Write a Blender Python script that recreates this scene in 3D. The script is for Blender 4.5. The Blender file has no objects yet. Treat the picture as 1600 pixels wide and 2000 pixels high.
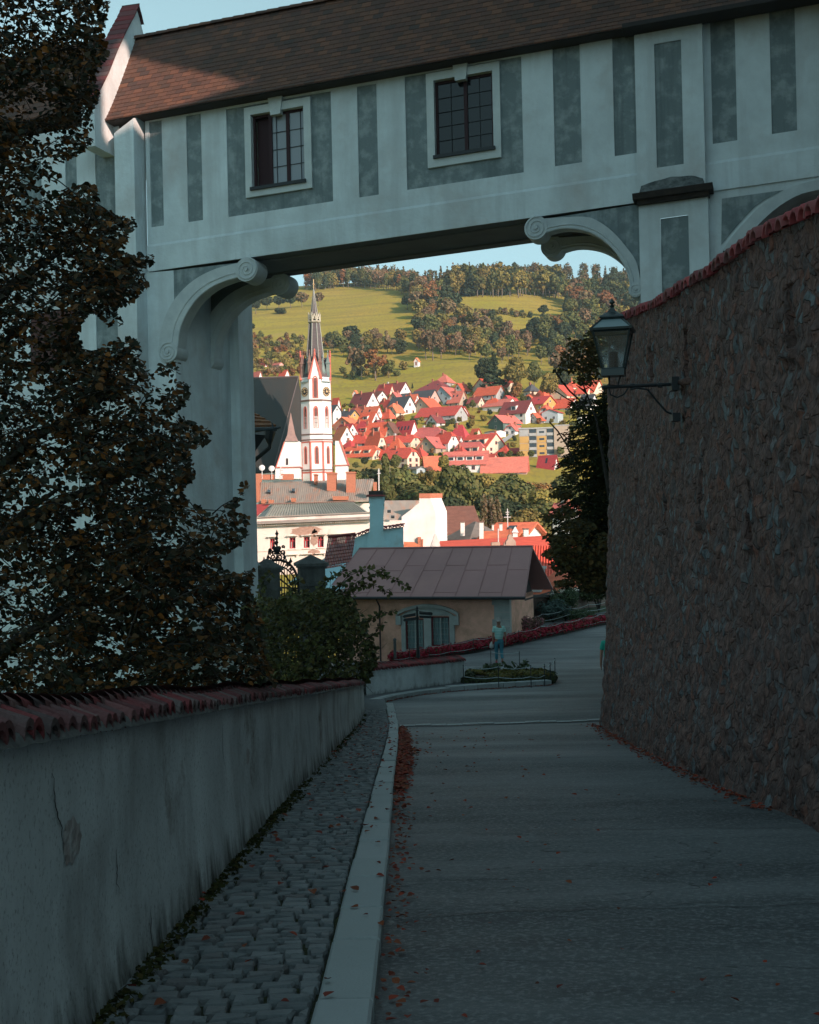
import bpy, math, random
from mathutils import Vector, Matrix, noise
R=math.radians
sc=bpy.context.scene
COL=sc.collection
# ---------------------------------------------------------------- camera, sky, sun, exposure
F=2500.0; ROLL=R(1.3); CR=math.cos(ROLL); SR=math.sin(ROLL)
cam=bpy.data.cameras.new('camera'); cam.sensor_fit='VERTICAL'; cam.sensor_height=36; cam.lens=45
cam.clip_start=0.1; cam.clip_end=9000
camo=bpy.data.objects.new('camera',cam); COL.objects.link(camo)
camo.matrix_world=Matrix(((CR,SR,0,0),(0,0,-1,0),(-SR,CR,0,0),(0,0,0,1)))
sc.camera=camo
SUN_EL=R(22); SH=Vector((0.64,-0.77,0)).normalized()
SUNV=Vector((SH.x*math.cos(SUN_EL),SH.y*math.cos(SUN_EL),math.sin(SUN_EL)))
w=bpy.data.worlds.new('World'); sc.world=w; w.use_nodes=True
nt=w.node_tree; bg=nt.nodes['Background']
sky=nt.nodes.new('ShaderNodeTexSky'); sky.sky_type='NISHITA'; sky.sun_disc=False
sky.sun_elevation=SUN_EL; sky.sun_rotation=math.atan2(SUNV.x,SUNV.y)
sky.air_density=1.0; sky.dust_density=2.2; sky.ozone_density=1.6
tint=nt.nodes.new('ShaderNodeMix'); tint.data_type='RGBA'; tint.blend_type='MULTIPLY'; tint.inputs[0].default_value=1
tint.inputs[7].default_value=(0.58,0.91,1.0,1)
hsv=nt.nodes.new('ShaderNodeHueSaturation'); hsv.inputs['Saturation'].default_value=0.10
nt.links.new(sky.outputs[0],hsv.inputs['Color']); nt.links.new(hsv.outputs[0],tint.inputs[6]); nt.links.new(tint.outputs[2],bg.inputs[0])
bg.inputs[1].default_value=0.15
sl=bpy.data.lights.new('sun','SUN'); sl.energy=5.0; sl.angle=R(0.6); sl.color=(1.0,0.685,0.55)
so=bpy.data.objects.new('sun',sl); COL.objects.link(so)
so.rotation_euler=SUNV.to_track_quat('Z','Y').to_euler()
vs=sc.view_settings; vs.view_transform='Standard'; vs.look='None'; vs.gamma=1; vs.exposure=0.33
# ---------------------------------------------------------------- helpers
def P(px,py,d):
    u=(px-800)/F; v=(1000-py)/F
    return Vector(((u*CR+v*SR)*d,d,(-u*SR+v*CR)*d))
def proj(p):
    X=p[0]/p[1]; Z=p[2]/p[1]
    return 800+F*(X*CR-Z*SR), 1000-F*(X*SR+Z*CR)
def lerp(a,b,t): return a+(b-a)*t
def pw(x,pts):
    if x<=pts[0][0]: return pts[0][1]
    for (a,b),(c,d) in zip(pts,pts[1:]):
        if x<=c: return b+(d-b)*(x-a)/(c-a)
    return pts[-1][1]
def sm(t): t=max(0,min(1,t)); return t*t*(3-2*t)
def rnd(a,b): return random.uniform(a,b)
WM={}; KIDS={}
class MB:
    def __init__(s): s.v=[]; s.f=[]; s.m=[]; s.M=Matrix.Identity(4)
    def add(s,vs,fs,mi=0,M=None):
        o=len(s.v); T=s.M if M is None else s.M@M
        s.v+=[T@Vector(p) for p in vs]
        for f in fs: s.f.append([o+i for i in f]); s.m.append(mi)
    def quad(s,a,b,c,d,mi=0): s.add([a,b,c,d],[(0,1,2,3)],mi)
    def poly(s,pts,mi=0): s.add(pts,[tuple(range(len(pts)))],mi)
    def box(s,x0,x1,y0,y1,z0,z1,mi=0,M=None):
        s.add([(x0,y0,z0),(x1,y0,z0),(x1,y1,z0),(x0,y1,z0),(x0,y0,z1),(x1,y0,z1),(x1,y1,z1),(x0,y1,z1)],
              [(3,2,1,0),(4,5,6,7),(0,1,5,4),(1,2,6,5),(2,3,7,6),(3,0,4,7)],mi,M)
    def prism(s,pts,vec,mi=0,M=None):
        n=len(pts); vec=Vector(vec); a=[Vector(p) for p in pts]
        s.add(a+[p+vec for p in a],[tuple(range(n))[::-1],tuple(range(n,2*n))]+[(i,(i+1)%n,n+(i+1)%n,n+i) for i in range(n)],mi,M)
    def tube(s,path,r,n=6,mi=0,cap=True):
        path=[Vector(p) for p in path]; k=len(path)
        rs=r if isinstance(r,(list,tuple)) else [r]*k
        vs=[];fs=[];up=None
        for i,p in enumerate(path):
            t=(path[min(i+1,k-1)]-path[max(i-1,0)])
            if t.length<1e-9: t=Vector((0,0,1))
            t.normalize()
            if up is None: up=Vector((0,0,1)) if abs(t.z)<.9 else Vector((1,0,0))
            a=t.cross(up)
            if a.length<1e-4: a=t.orthogonal()
            a.normalize(); b=a.cross(t).normalized(); up=b
            for j in range(n):
                q=2*math.pi*j/n; vs.append(p+(a*math.cos(q)+b*math.sin(q))*rs[i])
        for i in range(k-1):
            for j in range(n): fs.append((i*n+j,i*n+(j+1)%n,(i+1)*n+(j+1)%n,(i+1)*n+j))
        if cap: fs.append(tuple(range(n))[::-1]); fs.append(tuple(range((k-1)*n,k*n)))
        s.add(vs,fs,mi)
    def lathe(s,prof,c,n=12,mi=0,rot=0,sx=1,sy=1,M=None):
        vs=[];fs=[]; k=len(prof)
        for r,z in prof:
            for j in range(n):
                q=rot+2*math.pi*j/n; vs.append((c[0]+r*sx*math.cos(q),c[1]+r*sy*math.sin(q),c[2]+z))
        for i in range(k-1):
            for j in range(n): fs.append((i*n+j,i*n+(j+1)%n,(i+1)*n+(j+1)%n,(i+1)*n+j))
        fs.append(tuple(range(n))[::-1]); fs.append(tuple(range((k-1)*n,k*n)))
        s.add(vs,fs,mi,M)
    def grid(s,fn,nu,nv,mi=0):
        s.add([fn(i/nu,j/nv) for j in range(nv+1) for i in range(nu+1)],
              [(j*(nu+1)+i,j*(nu+1)+i+1,(j+1)*(nu+1)+i+1,(j+1)*(nu+1)+i) for j in range(nv) for i in range(nu)],mi)
def obj(name,mb,mats,parent=None,smooth=False,world=True,label=None,cat=None,group=None,kind=None,loc=None):
    me=bpy.data.meshes.new(name)
    vs=mb.v
    Mw=Matrix.Identity(4)
    if parent is not None: Mw=WM[parent]
    if world and parent is not None:
        inv=Mw.inverted(); vs=[inv@p for p in vs]
    if loc is not None:
        L=Vector(loc); vs=[p-L for p in vs]
    me.from_pydata([tuple(p) for p in vs],[],mb.f)
    if not isinstance(mats,(list,tuple)): mats=[mats]
    for m in mats: me.materials.append(m)
    if len(mats)>1: me.polygons.foreach_set('material_index',mb.m)
    if smooth: me.polygons.foreach_set('use_smooth',[True]*len(me.polygons))
    o=bpy.data.objects.new(name,me); COL.objects.link(o)
    if parent is not None: o.parent=parent; KIDS.setdefault(parent,[]).append(o)
    if loc is not None: o.location=loc
    WM[o]=Mw if loc is None else Matrix.Translation(loc)
    tag(o,label,cat,group,kind); return o
def tag(o,label=None,cat=None,group=None,kind=None):
    if label: o['label']=label
    if cat: o['category']=cat
    if group: o['group']=group
    if kind: o['kind']=kind
    return o
def thing(name,label,cat,loc=(0,0,0),rz=0,group=None,sc_=1.0):
    o=bpy.data.objects.new(name,None); COL.objects.link(o); o.empty_display_size=.2
    o.location=loc; o.rotation_euler=(0,0,rz); o.scale=(sc_,)*3
    WM[o]=Matrix.Translation(loc)@Matrix.Rotation(rz,4,'Z')@Matrix.Scale(sc_,4)
    return tag(o,label,cat,group)
def copy_tree(o,loc=None,rz=None,s=None,label=None,group=None,parent=None):
    c=o.copy(); COL.objects.link(c)
    if parent is not None: c.parent=parent; KIDS.setdefault(parent,[]).append(c)
    if loc is not None: c.location=loc
    if rz is not None: c.rotation_euler=(0,0,rz)
    if s is not None: c.scale=s if isinstance(s,tuple) else (s,s,s)
    if label: c['label']=label
    if group: c['group']=group
    for ch in KIDS.get(o,[]): copy_tree(ch,parent=c)
    return c
# ---------------------------------------------------------------- materials
def mat(name,c1,c2=None,scale=3.0,rough=.85,bump=0,bscale=20,streak=None,detail=6,isl=None,rand=0,spec=.3,c3=None,s3=.8,metal=0,trans=0,coat=0,stretch=(1,1,1),contrast=(.35,.65),alpha=None):
    m=bpy.data.materials.new(name); m.use_nodes=True; n=m.node_tree; N=n.nodes; L=n.links
    b=N['Principled BSDF']; b.inputs['Roughness'].default_value=rough
    b.inputs['Specular IOR Level'].default_value=spec; b.inputs['Metallic'].default_value=metal
    tc=N.new('ShaderNodeTexCoord'); mp=N.new('ShaderNodeMapping'); mp.inputs['Scale'].default_value=stretch
    L.new(tc.outputs['Object'],mp.inputs[0])
    col=N.new('ShaderNodeRGB'); col.outputs[0].default_value=(*c1,1); cur=col.outputs[0]
    def mixc(a,fac,c,bt='MIX'):
        x=N.new('ShaderNodeMix'); x.data_type='RGBA'; x.blend_type=bt
        L.new(a,x.inputs[6]); L.new(fac,x.inputs[0]) if not isinstance(fac,float) else setattr(x.inputs[0],'default_value',fac)
        if isinstance(c,tuple): x.inputs[7].default_value=(*c,1)
        else: L.new(c,x.inputs[7])
        return x.outputs[2]
    def nz(sc,det,vec,lo,hi):
        t=N.new('ShaderNodeTexNoise'); t.inputs['Scale'].default_value=sc; t.inputs['Detail'].default_value=det; t.inputs['Roughness'].default_value=.62
        L.new(vec,t.inputs[0]); r=N.new('ShaderNodeMapRange'); r.inputs[1].default_value=lo; r.inputs[2].default_value=hi
        L.new(t.outputs[0],r.inputs[0]); return r.outputs[0]
    if c2: cur=mixc(cur,nz(scale,detail,mp.outputs[0],*contrast),tuple(c2))
    if c3: cur=mixc(cur,nz(s3,8,mp.outputs[0],.5,.7),tuple(c3))
    if streak:
        m2=N.new('ShaderNodeMapping'); m2.inputs['Scale'].default_value=(3,3,.25); L.new(tc.outputs['Object'],m2.inputs[0])
        cur=mixc(cur,nz(streak[1],6,m2.outputs[0],.48,.75),tuple(streak[0]))
    if isl:
        g=N.new('ShaderNodeNewGeometry'); r=N.new('ShaderNodeValToRGB'); r.color_ramp.interpolation='LINEAR'
        els=r.color_ramp.elements
        for i,c in enumerate(isl):
            e=els[i] if i<2 else els.new(i/(len(isl)-1))
            e.position=i/(len(isl)-1); e.color=(*c,1)
        L.new(g.outputs['Random Per Island'],r.inputs[0])
        cur=mixc(cur,.85 if c2 else 1.0,r.outputs[0])
    if rand:
        oi=N.new('ShaderNodeObjectInfo'); h=N.new('ShaderNodeHueSaturation')
        r1=N.new('ShaderNodeMapRange'); r1.inputs[3].default_value=1-rand; r1.inputs[4].default_value=1+rand
        L.new(oi.outputs['Random'],r1.inputs[0]); L.new(r1.outputs[0],h.inputs['Value'])
        mm=N.new('ShaderNodeMath'); mm.operation='MULTIPLY'; mm.inputs[1].default_value=7.31; fr=N.new('ShaderNodeMath'); fr.operation='FRACT'
        L.new(oi.outputs['Random'],mm.inputs[0]); L.new(mm.outputs[0],fr.inputs[0])
        r2=N.new('ShaderNodeMapRange'); r2.inputs[3].default_value=.5-rand*.06; r2.inputs[4].default_value=.5+rand*.06
        L.new(fr.outputs[0],r2.inputs[0]); L.new(r2.outputs[0],h.inputs['Hue']); L.new(cur,h.inputs['Color']); cur=h.outputs[0]
    L.new(cur,b.inputs['Base Color'])
    if bump:
        t=N.new('ShaderNodeTexNoise'); t.inputs['Scale'].default_value=bscale; t.inputs['Detail'].default_value=5
        L.new(mp.outputs[0],t.inputs[0]); bm=N.new('ShaderNodeBump'); bm.inputs['Strength'].default_value=bump; bm.inputs['Distance'].default_value=.05
        L.new(t.outputs[0],bm.inputs['Height']); L.new(bm.outputs[0],b.inputs['Normal'])
    if trans:
        tr=N.new('ShaderNodeBsdfTranslucent'); L.new(cur,tr.inputs[0]); ms=N.new('ShaderNodeMixShader'); ms.inputs[0].default_value=trans
        L.new(b.outputs[0],ms.inputs[1]); L.new(tr.outputs[0],ms.inputs[2]); L.new(ms.outputs[0],N['Material Output'].inputs[0])
    return m
def glassmat(name,col=(.03,.04,.05),rough=.06,spec=.8):
    m=mat(name,col,rough=rough,spec=spec); return m
def clearglass(name,tintc=(.75,.82,.85),a=.35):
    m=bpy.data.materials.new(name); m.use_nodes=True; n=m.node_tree; N=n.nodes
    N.remove(N['Principled BSDF']); t=N.new('ShaderNodeBsdfTransparent'); t.inputs[0].default_value=(*tintc,1)
    g=N.new('ShaderNodeBsdfGlossy'); g.inputs['Roughness'].default_value=.25; g.inputs[0].default_value=(.8,.8,.8,1); ms=N.new('ShaderNodeMixShader'); ms.inputs[0].default_value=a
    n.links.new(t.outputs[0],ms.inputs[1]); n.links.new(g.outputs[0],ms.inputs[2]); n.links.new(ms.outputs[0],N['Material Output'].inputs[0]); return m
M={}
M['plaster']=mat('white_plaster',(.66,.73,.76),(.52,.57,.59),.8,.9,.3,9,streak=((.50,.54,.56),.9),contrast=(.38,.68),c3=(.50,.50,.50),s3=.55)
M['plaster_grey']=mat('grey_plaster_panel',(.185,.225,.235),(.30,.345,.355),2.6,.9,.4,14,contrast=(.47,.63),streak=((.13,.16,.17),1.2))
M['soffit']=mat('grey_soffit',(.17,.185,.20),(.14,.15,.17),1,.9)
M['tile_dark']=mat('weathered_roof_tile',(.15,.075,.055),rough=.9,isl=[(.06,.042,.04),(.12,.06,.045),(.085,.05,.045),(.16,.075,.05),(.055,.043,.042)],c2=(.09,.07,.04),scale=1.5,bump=.3,bscale=15)
M['tile_red']=mat('red_clay_tile',(.4,.07,.06),rough=.8,isl=[(.24,.04,.045),(.10,.07,.07),(.30,.045,.055),(.08,.075,.075),(.34,.06,.065),(.12,.045,.05),(.22,.035,.045)],c2=(.25,.2,.18),scale=6,contrast=(.5,.85),bump=.2)
M['tile_lichen']=mat('lichened_coping_tile',(.2,.05,.05),rough=.9,isl=[(.19,.03,.035),(.09,.085,.085),(.20,.035,.04),(.06,.058,.06),(.24,.045,.05),(.14,.135,.13),(.11,.035,.04),(.075,.07,.07)],c2=(.19,.18,.17),scale=9,contrast=(.52,.8),bump=.5,bscale=30)
M['darkred']=mat('dark_red_wood',(.035,.012,.015),rough=.6)
M['glass']=glassmat('window_glass',(.02,.025,.03),.04,.9)
M['iron']=mat('black_iron',(.018,.022,.026),rough=.55,spec=.5,bump=.1)
M['stonedark']=mat('dark_ledge_stone',(.07,.055,.05),(.045,.04,.04),4,.95,.5,12)
M['moss']=mat('moss_stain',(.06,.07,.07),(.18,.19,.19),5,.95,.7,18)
# ---------------------------------------------------------------- ground
def gz(X,Y):
    z=-1.6-.108*Y if Y<26.7 else -4.484-.067*(Y-26.7) if Y<51 else -6.11
    if Y>51: z-= .1*min(Y-51,14)*max(0,min(1,(3.2-X)/4.2))
    return z
HILL=[(60,-7.5),(74,-11),(90,-18),(300,-16),(400,-9),(450,0),(500,14),(560,29),(640,49),(720,69),(800,84),(900,104),(1000,131),(1150,175),(1300,219),(1420,250),(1520,272),(1700,286),(2200,292),(3200,300)]
def tz(X,Y):
    if Y<58: return gz(X,Y)-.14
    z=pw(Y,HILL)
    if Y<74: z=lerp(gz(X,Y)-.14,-11,sm((Y-60)/14)) if Y>60 else gz(X,Y)-.14
    if Y>430:
        k=min(1,(Y-430)/300)
        z+=k*(6*math.sin(X*.013+1.2)*math.sin(Y*.006)+4*noise.noise(Vector((X*.006,Y*.006,3)))*2+2.0*noise.noise(Vector((X*.02,Y*.02,7))))
        # lower right meadow shoulder
        z+=10*math.exp(-((X-45)/60)**2-((Y-840)/90)**2)
    return z
def G(px,py,d0=420,d1=1900):
    """where the line of sight through a picture point meets the hillside"""
    r=P(px,py,1.0); d=d0
    while d<d1:
        if r.z*d<=tz(r.x*d,d): break
        d+=4
    lo,hi=d-4,d
    for _ in range(12):
        m=(lo+hi)/2
        if r.z*m<=tz(r.x*m,m): hi=m
        else: lo=m
    return Vector((r.x*hi,hi,tz(r.x*hi,hi)))
def grass_mat():
    m=bpy.data.materials.new('hill_meadow'); m.use_nodes=True; N=m.node_tree.nodes; L=m.node_tree.links; b=N['Principled BSDF']
    b.inputs['Roughness'].default_value=.95; b.inputs['Specular IOR Level'].default_value=.1
    tc=N.new('ShaderNodeTexCoord')
    def nz(sc,st,lo,hi,det=6):
        mp=N.new('ShaderNodeMapping'); mp.inputs['Scale'].default_value=st; L.new(tc.outputs['Object'],mp.inputs[0])
        t=N.new('ShaderNodeTexNoise'); t.inputs['Scale'].default_value=sc; t.inputs['Detail'].default_value=det; L.new(mp.outputs[0],t.inputs[0])
        r=N.new('ShaderNodeMapRange'); r.inputs[1].default_value=lo; r.inputs[2].default_value=hi; L.new(t.outputs[0],r.inputs[0]); return r.outputs[0]
    def mx(a,f,c):
        x=N.new('ShaderNodeMix'); x.data_type='RGBA'; L.new(f,x.inputs[0])
        if isinstance(a,tuple): x.inputs[6].default_value=(*a,1)
        else: L.new(a,x.inputs[6])
        x.inputs[7].default_value=(*c,1); return x.outputs[2]
    c=mx((.28,.25,.035),nz(.02,(1,.4,1),.35,.7),(.36,.26,.055))
    c=mx(c,nz(.05,(.15,1.6,1),.45,.7),(.24,.19,.045))
    c=mx(c,nz(.5,(1,.2,1),.45,.8),(.19,.155,.05))
    c=mx(c,nz(.012,(1,1,1),.58,.7),(.30,.21,.09))
    L.new(c,b.inputs['Base Color']); return m
M['meadow']=grass_mat()
mb=MB()
ys=[-30,0,10,20,26.7,32,38,44,51,54,57,60,62,64,66,68,70,72,74,80,90,110,150,200,250,300,350,400]+[430+i*14 for i in range(86)]+[1700,1900,2200,2700,3200]
def terr(ys,mb):
    nx=56; vs=[];fs=[]
    for Y in ys:
        half=40+max(0,Y)*.55
        for i in range(nx+1):
            X=-half+2*half*i/nx; vs.append((X,Y,tz(X,Y)))
    for j in range(len(ys)-1):
        for i in range(nx):
            a=j*(nx+1)+i; fs.append((a,a+1,a+nx+2,a+nx+1))
    mb.add(vs,fs)
terr(ys,mb)
obj('terrain',mb,M['meadow'],smooth=True,kind='structure')
# ---------------------------------------------------------------- road
def asphalt():
    m=bpy.data.materials.new('worn_asphalt'); m.use_nodes=True; N=m.node_tree.nodes; L=m.node_tree.links; b=N['Principled BSDF']
    b.inputs['Roughness'].default_value=.62; b.inputs['Specular IOR Level'].default_value=.35
    tc=N.new('ShaderNodeTexCoord')
    def nz(sc,st,lo,hi,det=6):
        mp=N.new('ShaderNodeMapping'); mp.inputs['Scale'].default_value=st; L.new(tc.outputs['Object'],mp.inputs[0])
        t=N.new('ShaderNodeTexNoise'); t.inputs['Scale'].default_value=sc; t.inputs['Detail'].default_value=det; t.inputs['Roughness'].default_value=.7; L.new(mp.outputs[0],t.inputs[0])
        r=N.new('ShaderNodeMapRange'); r.inputs[1].default_value=lo; r.inputs[2].default_value=hi; L.new(t.outputs[0],r.inputs[0]); return t.outputs[0],r.outputs[0]
    def mx(a,f,c):
        x=N.new('ShaderNodeMix'); x.data_type='RGBA'; L.new(f,x.inputs[0])
        if isinstance(a,tuple): x.inputs[6].default_value=(*a,1)
        else: L.new(a,x.inputs[6])
        x.inputs[7].default_value=(*c,1); return x.outputs[2]
    c=mx((.098,.108,.115),nz(.55,(.30,.9,1),.42,.62)[1],(.035,.04,.046))
    c=mx(c,nz(.35,(.25,1.1,1),.52,.68)[1],(.16,.17,.178))
    c=mx(c,nz(28,(1,1,1),.48,.72,3)[1],(.21,.22,.225))
    fine=nz(55,(1,1,1),.3,.7,3)[0]
    # thin wandering cracks
    mp=N.new('ShaderNodeMapping'); mp.inputs['Scale'].default_value=(.3,.75,1); L.new(tc.outputs['Object'],mp.inputs[0])
    wv=N.new('ShaderNodeTexNoise'); wv.inputs['Scale'].default_value=1.3; wv.inputs['Detail'].default_value=6; L.new(mp.outputs[0],wv.inputs[0])
    va=N.new('ShaderNodeVectorMath'); va.operation='ADD'; L.new(mp.outputs[0],va.inputs[0]); L.new(wv.outputs['Color'],va.inputs[1])
    vo=N.new('ShaderNodeTexVoronoi'); vo.feature='DISTANCE_TO_EDGE'; vo.inputs['Scale'].default_value=.55; L.new(va.outputs[0],vo.inputs['Vector'])
    r=N.new('ShaderNodeMapRange'); r.inputs[1].default_value=.0025; r.inputs[2].default_value=.0; L.new(vo.outputs['Distance'],r.inputs[0])
    c=mx(c,r.outputs[0],(.022,.025,.03))
    L.new(c,b.inputs['Base Color'])
    rr=nz(.4,(.3,1,1),.3,.7)[1]; rm=N.new('ShaderNodeMapRange'); rm.inputs[3].default_value=.5; rm.inputs[4].default_value=.8; L.new(rr,rm.inputs[0]); L.new(rm.outputs[0],b.inputs['Roughness'])
    bm=N.new('ShaderNodeBump'); bm.inputs['Strength'].default_value=.5; bm.inputs['Distance'].default_value=.012; L.new(fine,bm.inputs['Height']); L.new(bm.outputs[0],b.inputs['Normal'])
    return m
M['asphalt']=asphalt()
mb=MB()
def roadf(u,v):
    Y=-6+v*82; X=lerp(-1.2 if Y<30 else -4,16,u)
    lump=.014*noise.noise(Vector((X*.5,Y*.35,1))) if X>0.2 else 0
    z=gz(X,Y)+lump
    if Y>60: z=max(z,tz(X,Y)+.02) if X>2 else z
    return (X,Y,z)
mb.grid(roadf,44,200)
obj('road',mb,M['asphalt'],smooth=True,kind='structure')
# drain channel and repair seams
M['granite']=mat('granite_kerb',(.36,.39,.40),(.28,.30,.31),2.5,.8,.25,60,c3=(.15,.17,.17),s3=1.3,isl=[(.32,.36,.37),(.40,.43,.44),(.35,.385,.39)],)
M['granite_dark']=mat('granite_setts',(.16,.17,.18),(.11,.12,.13),5,.75,.4,40,isl=[(.12,.135,.145),(.19,.205,.215),(.15,.16,.17),(.24,.255,.265),(.14,.13,.135)],spec=.4)
mb=MB()
for i in range(14):
    X0=-.3+i*.33; X1=X0+.315
    y0=26.75+.06*math.sin(i*1.7)+i*.012
    mb.prism([(X0,y0,gz(0,26.75)+.012),(X1,y0+.02,gz(0,26.75)+.012),(X1,y0+.2,gz(0,26.95)+.012),(X0,y0+.18,gz(0,26.95)+.012)],(0,0,.012))
obj('drain_channel',mb,mat('pale_drain_stone',(.42,.45,.46),(.3,.32,.33),8,.7),label='pale stone drainage channel running straight across the road',cat='drain')
# kerb: real step of 0.1 m, individual stones
kin=[(-.45,1.5),(-.45,5.5),(-.468,8.7),(-.47,15),(-.475,22),(-.50,26.2),(-.62,29.5),(-.74,32.8)]
kout=[(-.20,1.5),(-.205,5.5),(-.215,8.7),(-.255,15),(-.285,22),(-.32,26.2),(-.43,29.5),(-.53,32.2)]
KH=.095
def kx(tab,Y): return pw(Y,[(b,a) for a,b in tab])
st=MB(); y=2.0; random.seed(3)
while y<31.6:
    L_=rnd(.75,1.25); y1=min(y+L_,31.9); g=.014; dz=rnd(-.006,.008); sh=rnd(-.006,.006)
    a=(kx(kin,y)+sh,y+g); b=(kx(kout,y)+sh,y+g); c=(kx(kout,y1)+sh,y1-g); d=(kx(kin,y1)+sh,y1-g)
    zs=[gz(0,p[1])+KH+dz for p in (a,b,c,d)]
    e=.014
    base=[(p[0],p[1],gz(0,p[1])-.1) for p in (a,b,c,d)]
    mid=[(p[0],p[1],z-e) for p,z in zip((a,b,c,d),zs)]
    cx=(a[0]+b[0])/2; cy=(y+y1)/2
    top=[(p[0]+(e if p[0]<cx else -e),p[1]+(e*.6 if p[1]<cy else -e*.6),z) for p,z in zip((a,b,c,d),zs)]
    st.add(base+mid+top,[(8,9,10,11)]+[(i,(i+1)%4,4+(i+1)%4,4+i) for i in range(4)]+[(4+i,4+(i+1)%4,8+(i+1)%4,8+i) for i in range(4)])
    y=y1
# the kerb's turn to the right beyond the drain
def gpt(px,py,dz=0):
    d=20
    r=P(px,py,1)
    while d<90 and r.z*d>gz(r.x*d,d)+dz: d+=.05
    return Vector((r.x*d,d,gz(r.x*d,d)+dz))
turn=[(742,1374),(775,1366),(820,1358),(880,1351),(960,1345),(1030,1341),(1078,1338)]
tp=[gpt(*t) for t in turn]; TURN=tp
for i in range(len(tp)-1):
    nseg=3
    for k in range(nseg):
        p=tp[i].lerp(tp[i+1],k/nseg+.01); q=tp[i].lerp(tp[i+1],(k+1)/nseg-.01)
        dr=(q-p).normalized(); n=Vector((-dr.y,dr.x,0)); hh=.11 if i<3 else .14
        top=[p+Vector((0,0,hh)),q+Vector((0,0,hh)),q+n*.28+Vector((0,0,hh)),p+n*.28+Vector((0,0,hh))]
        st.prism([t-Vector((0,0,.25)) for t in top],(0,0,.25))
obj('kerb',st,M['granite'],kind='structure')
# sidewalk setts
lw=[(-1.40,1.5),(-1.38,12),(-1.27,20),(-1.15,29.5),(-1.28,35)]
def lwx(Y): return pw(Y,[(b,a) for a,b in lw])
st=MB(); y=1.8; row=0
while y<31.8:
    hgt=rnd(.085,.125); x=lwx(y)+rnd(0,.04)-.03
    xe=kx(kin,y)-.008
    while x<xe-.03:
        wd=rnd(.11,.2); x1=min(x+wd,xe)
        if xe-x1<.06: x1=xe
        g=.013; j=lambda a: rnd(-a,a)
        tilt=rnd(-.006,.006)
        def bend(xx): return .025*math.sin((xx+row*.02)*5)
        c=[(x+g+j(.01),y+g+j(.01)+bend(x)),(x1-g+j(.01),y+g+j(.01)+bend(x1)),(x1-g+j(.01),y+hgt-g+j(.01)+bend(x1)),(x+g+j(.01),y+hgt-g+j(.01)+bend(x))]
        zb=[gz(0,p[1])+KH-.012 for p in c]
        low=[(p[0],p[1],z-.05) for p,z in zip(c,zb)]; mid=[(p[0],p[1],z-.012) for p,z in zip(c,zb)]
        cx=sum(p[0] for p in c)/4; cy=sum(p[1] for p in c)/4
        dzs=rnd(-.004,.008)
        top=[(lerp(p[0],cx,.13),lerp(p[1],cy,.13),z+dzs+(tilt if i%2 else -tilt)) for i,(p,z) in enumerate(zip(c,zb))]
        st.add(low+mid+top,[(8,9,10,11)]+[(i,(i+1)%4,4+(i+1)%4,4+i) for i in range(4)]+[(4+i,4+(i+1)%4,8+(i+1)%4,8+i) for i in range(4)])
        x=x1
    y+=hgt; row+=1
# bed of soil and moss under the setts, and the apron past the kerb corner
M['joint']=mat('mossy_joint_soil',(.03,.03,.022),(.045,.055,.02),6,.95,.5,30)
def bedf(u,v):
    Y=lerp(1.5,33,v); return (lerp(lwx(Y)-.1,kx(kin,Y)+.03,u),Y,gz(0,Y)+KH-.055)
st2=MB(); st2.grid(bedf,4,60)
pm=obj('pavement',st,[M['granite_dark']],smooth=False,kind='structure')
obj('pavement_bed',st2,M['joint'],kind='structure')
ap=MB()
lo=[p+Vector((0,.2,.10)) for p in tp]
hiP=[gpt(706,1368),gpt(745,1361),gpt(800,1353),gpt(860,1344),gpt(905,1338),gpt(960,1336),gpt(1080,1332)]
for i in range(6):
    a,b,c,d=lo[i],lo[i+1],hiP[i+1]+Vector((0,0,.1)),hiP[i]+Vector((0,0,.1))
    ap.quad(a,b,c,d)
ap.quad(Vector((-1.3,30,gz(0,30)+.086)),Vector((kx(kin,30)+.05,30,gz(0,30)+.086)),lo[0]+Vector((.1,0,-.004)),Vector((-1.45,35.5,gz(0,35.5)+.09)))
obj('sidewalk_apron',ap,mat('small_setts',(.13,.14,.15),(.09,.10,.11),9,.8,.6,14),kind='structure')
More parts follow.
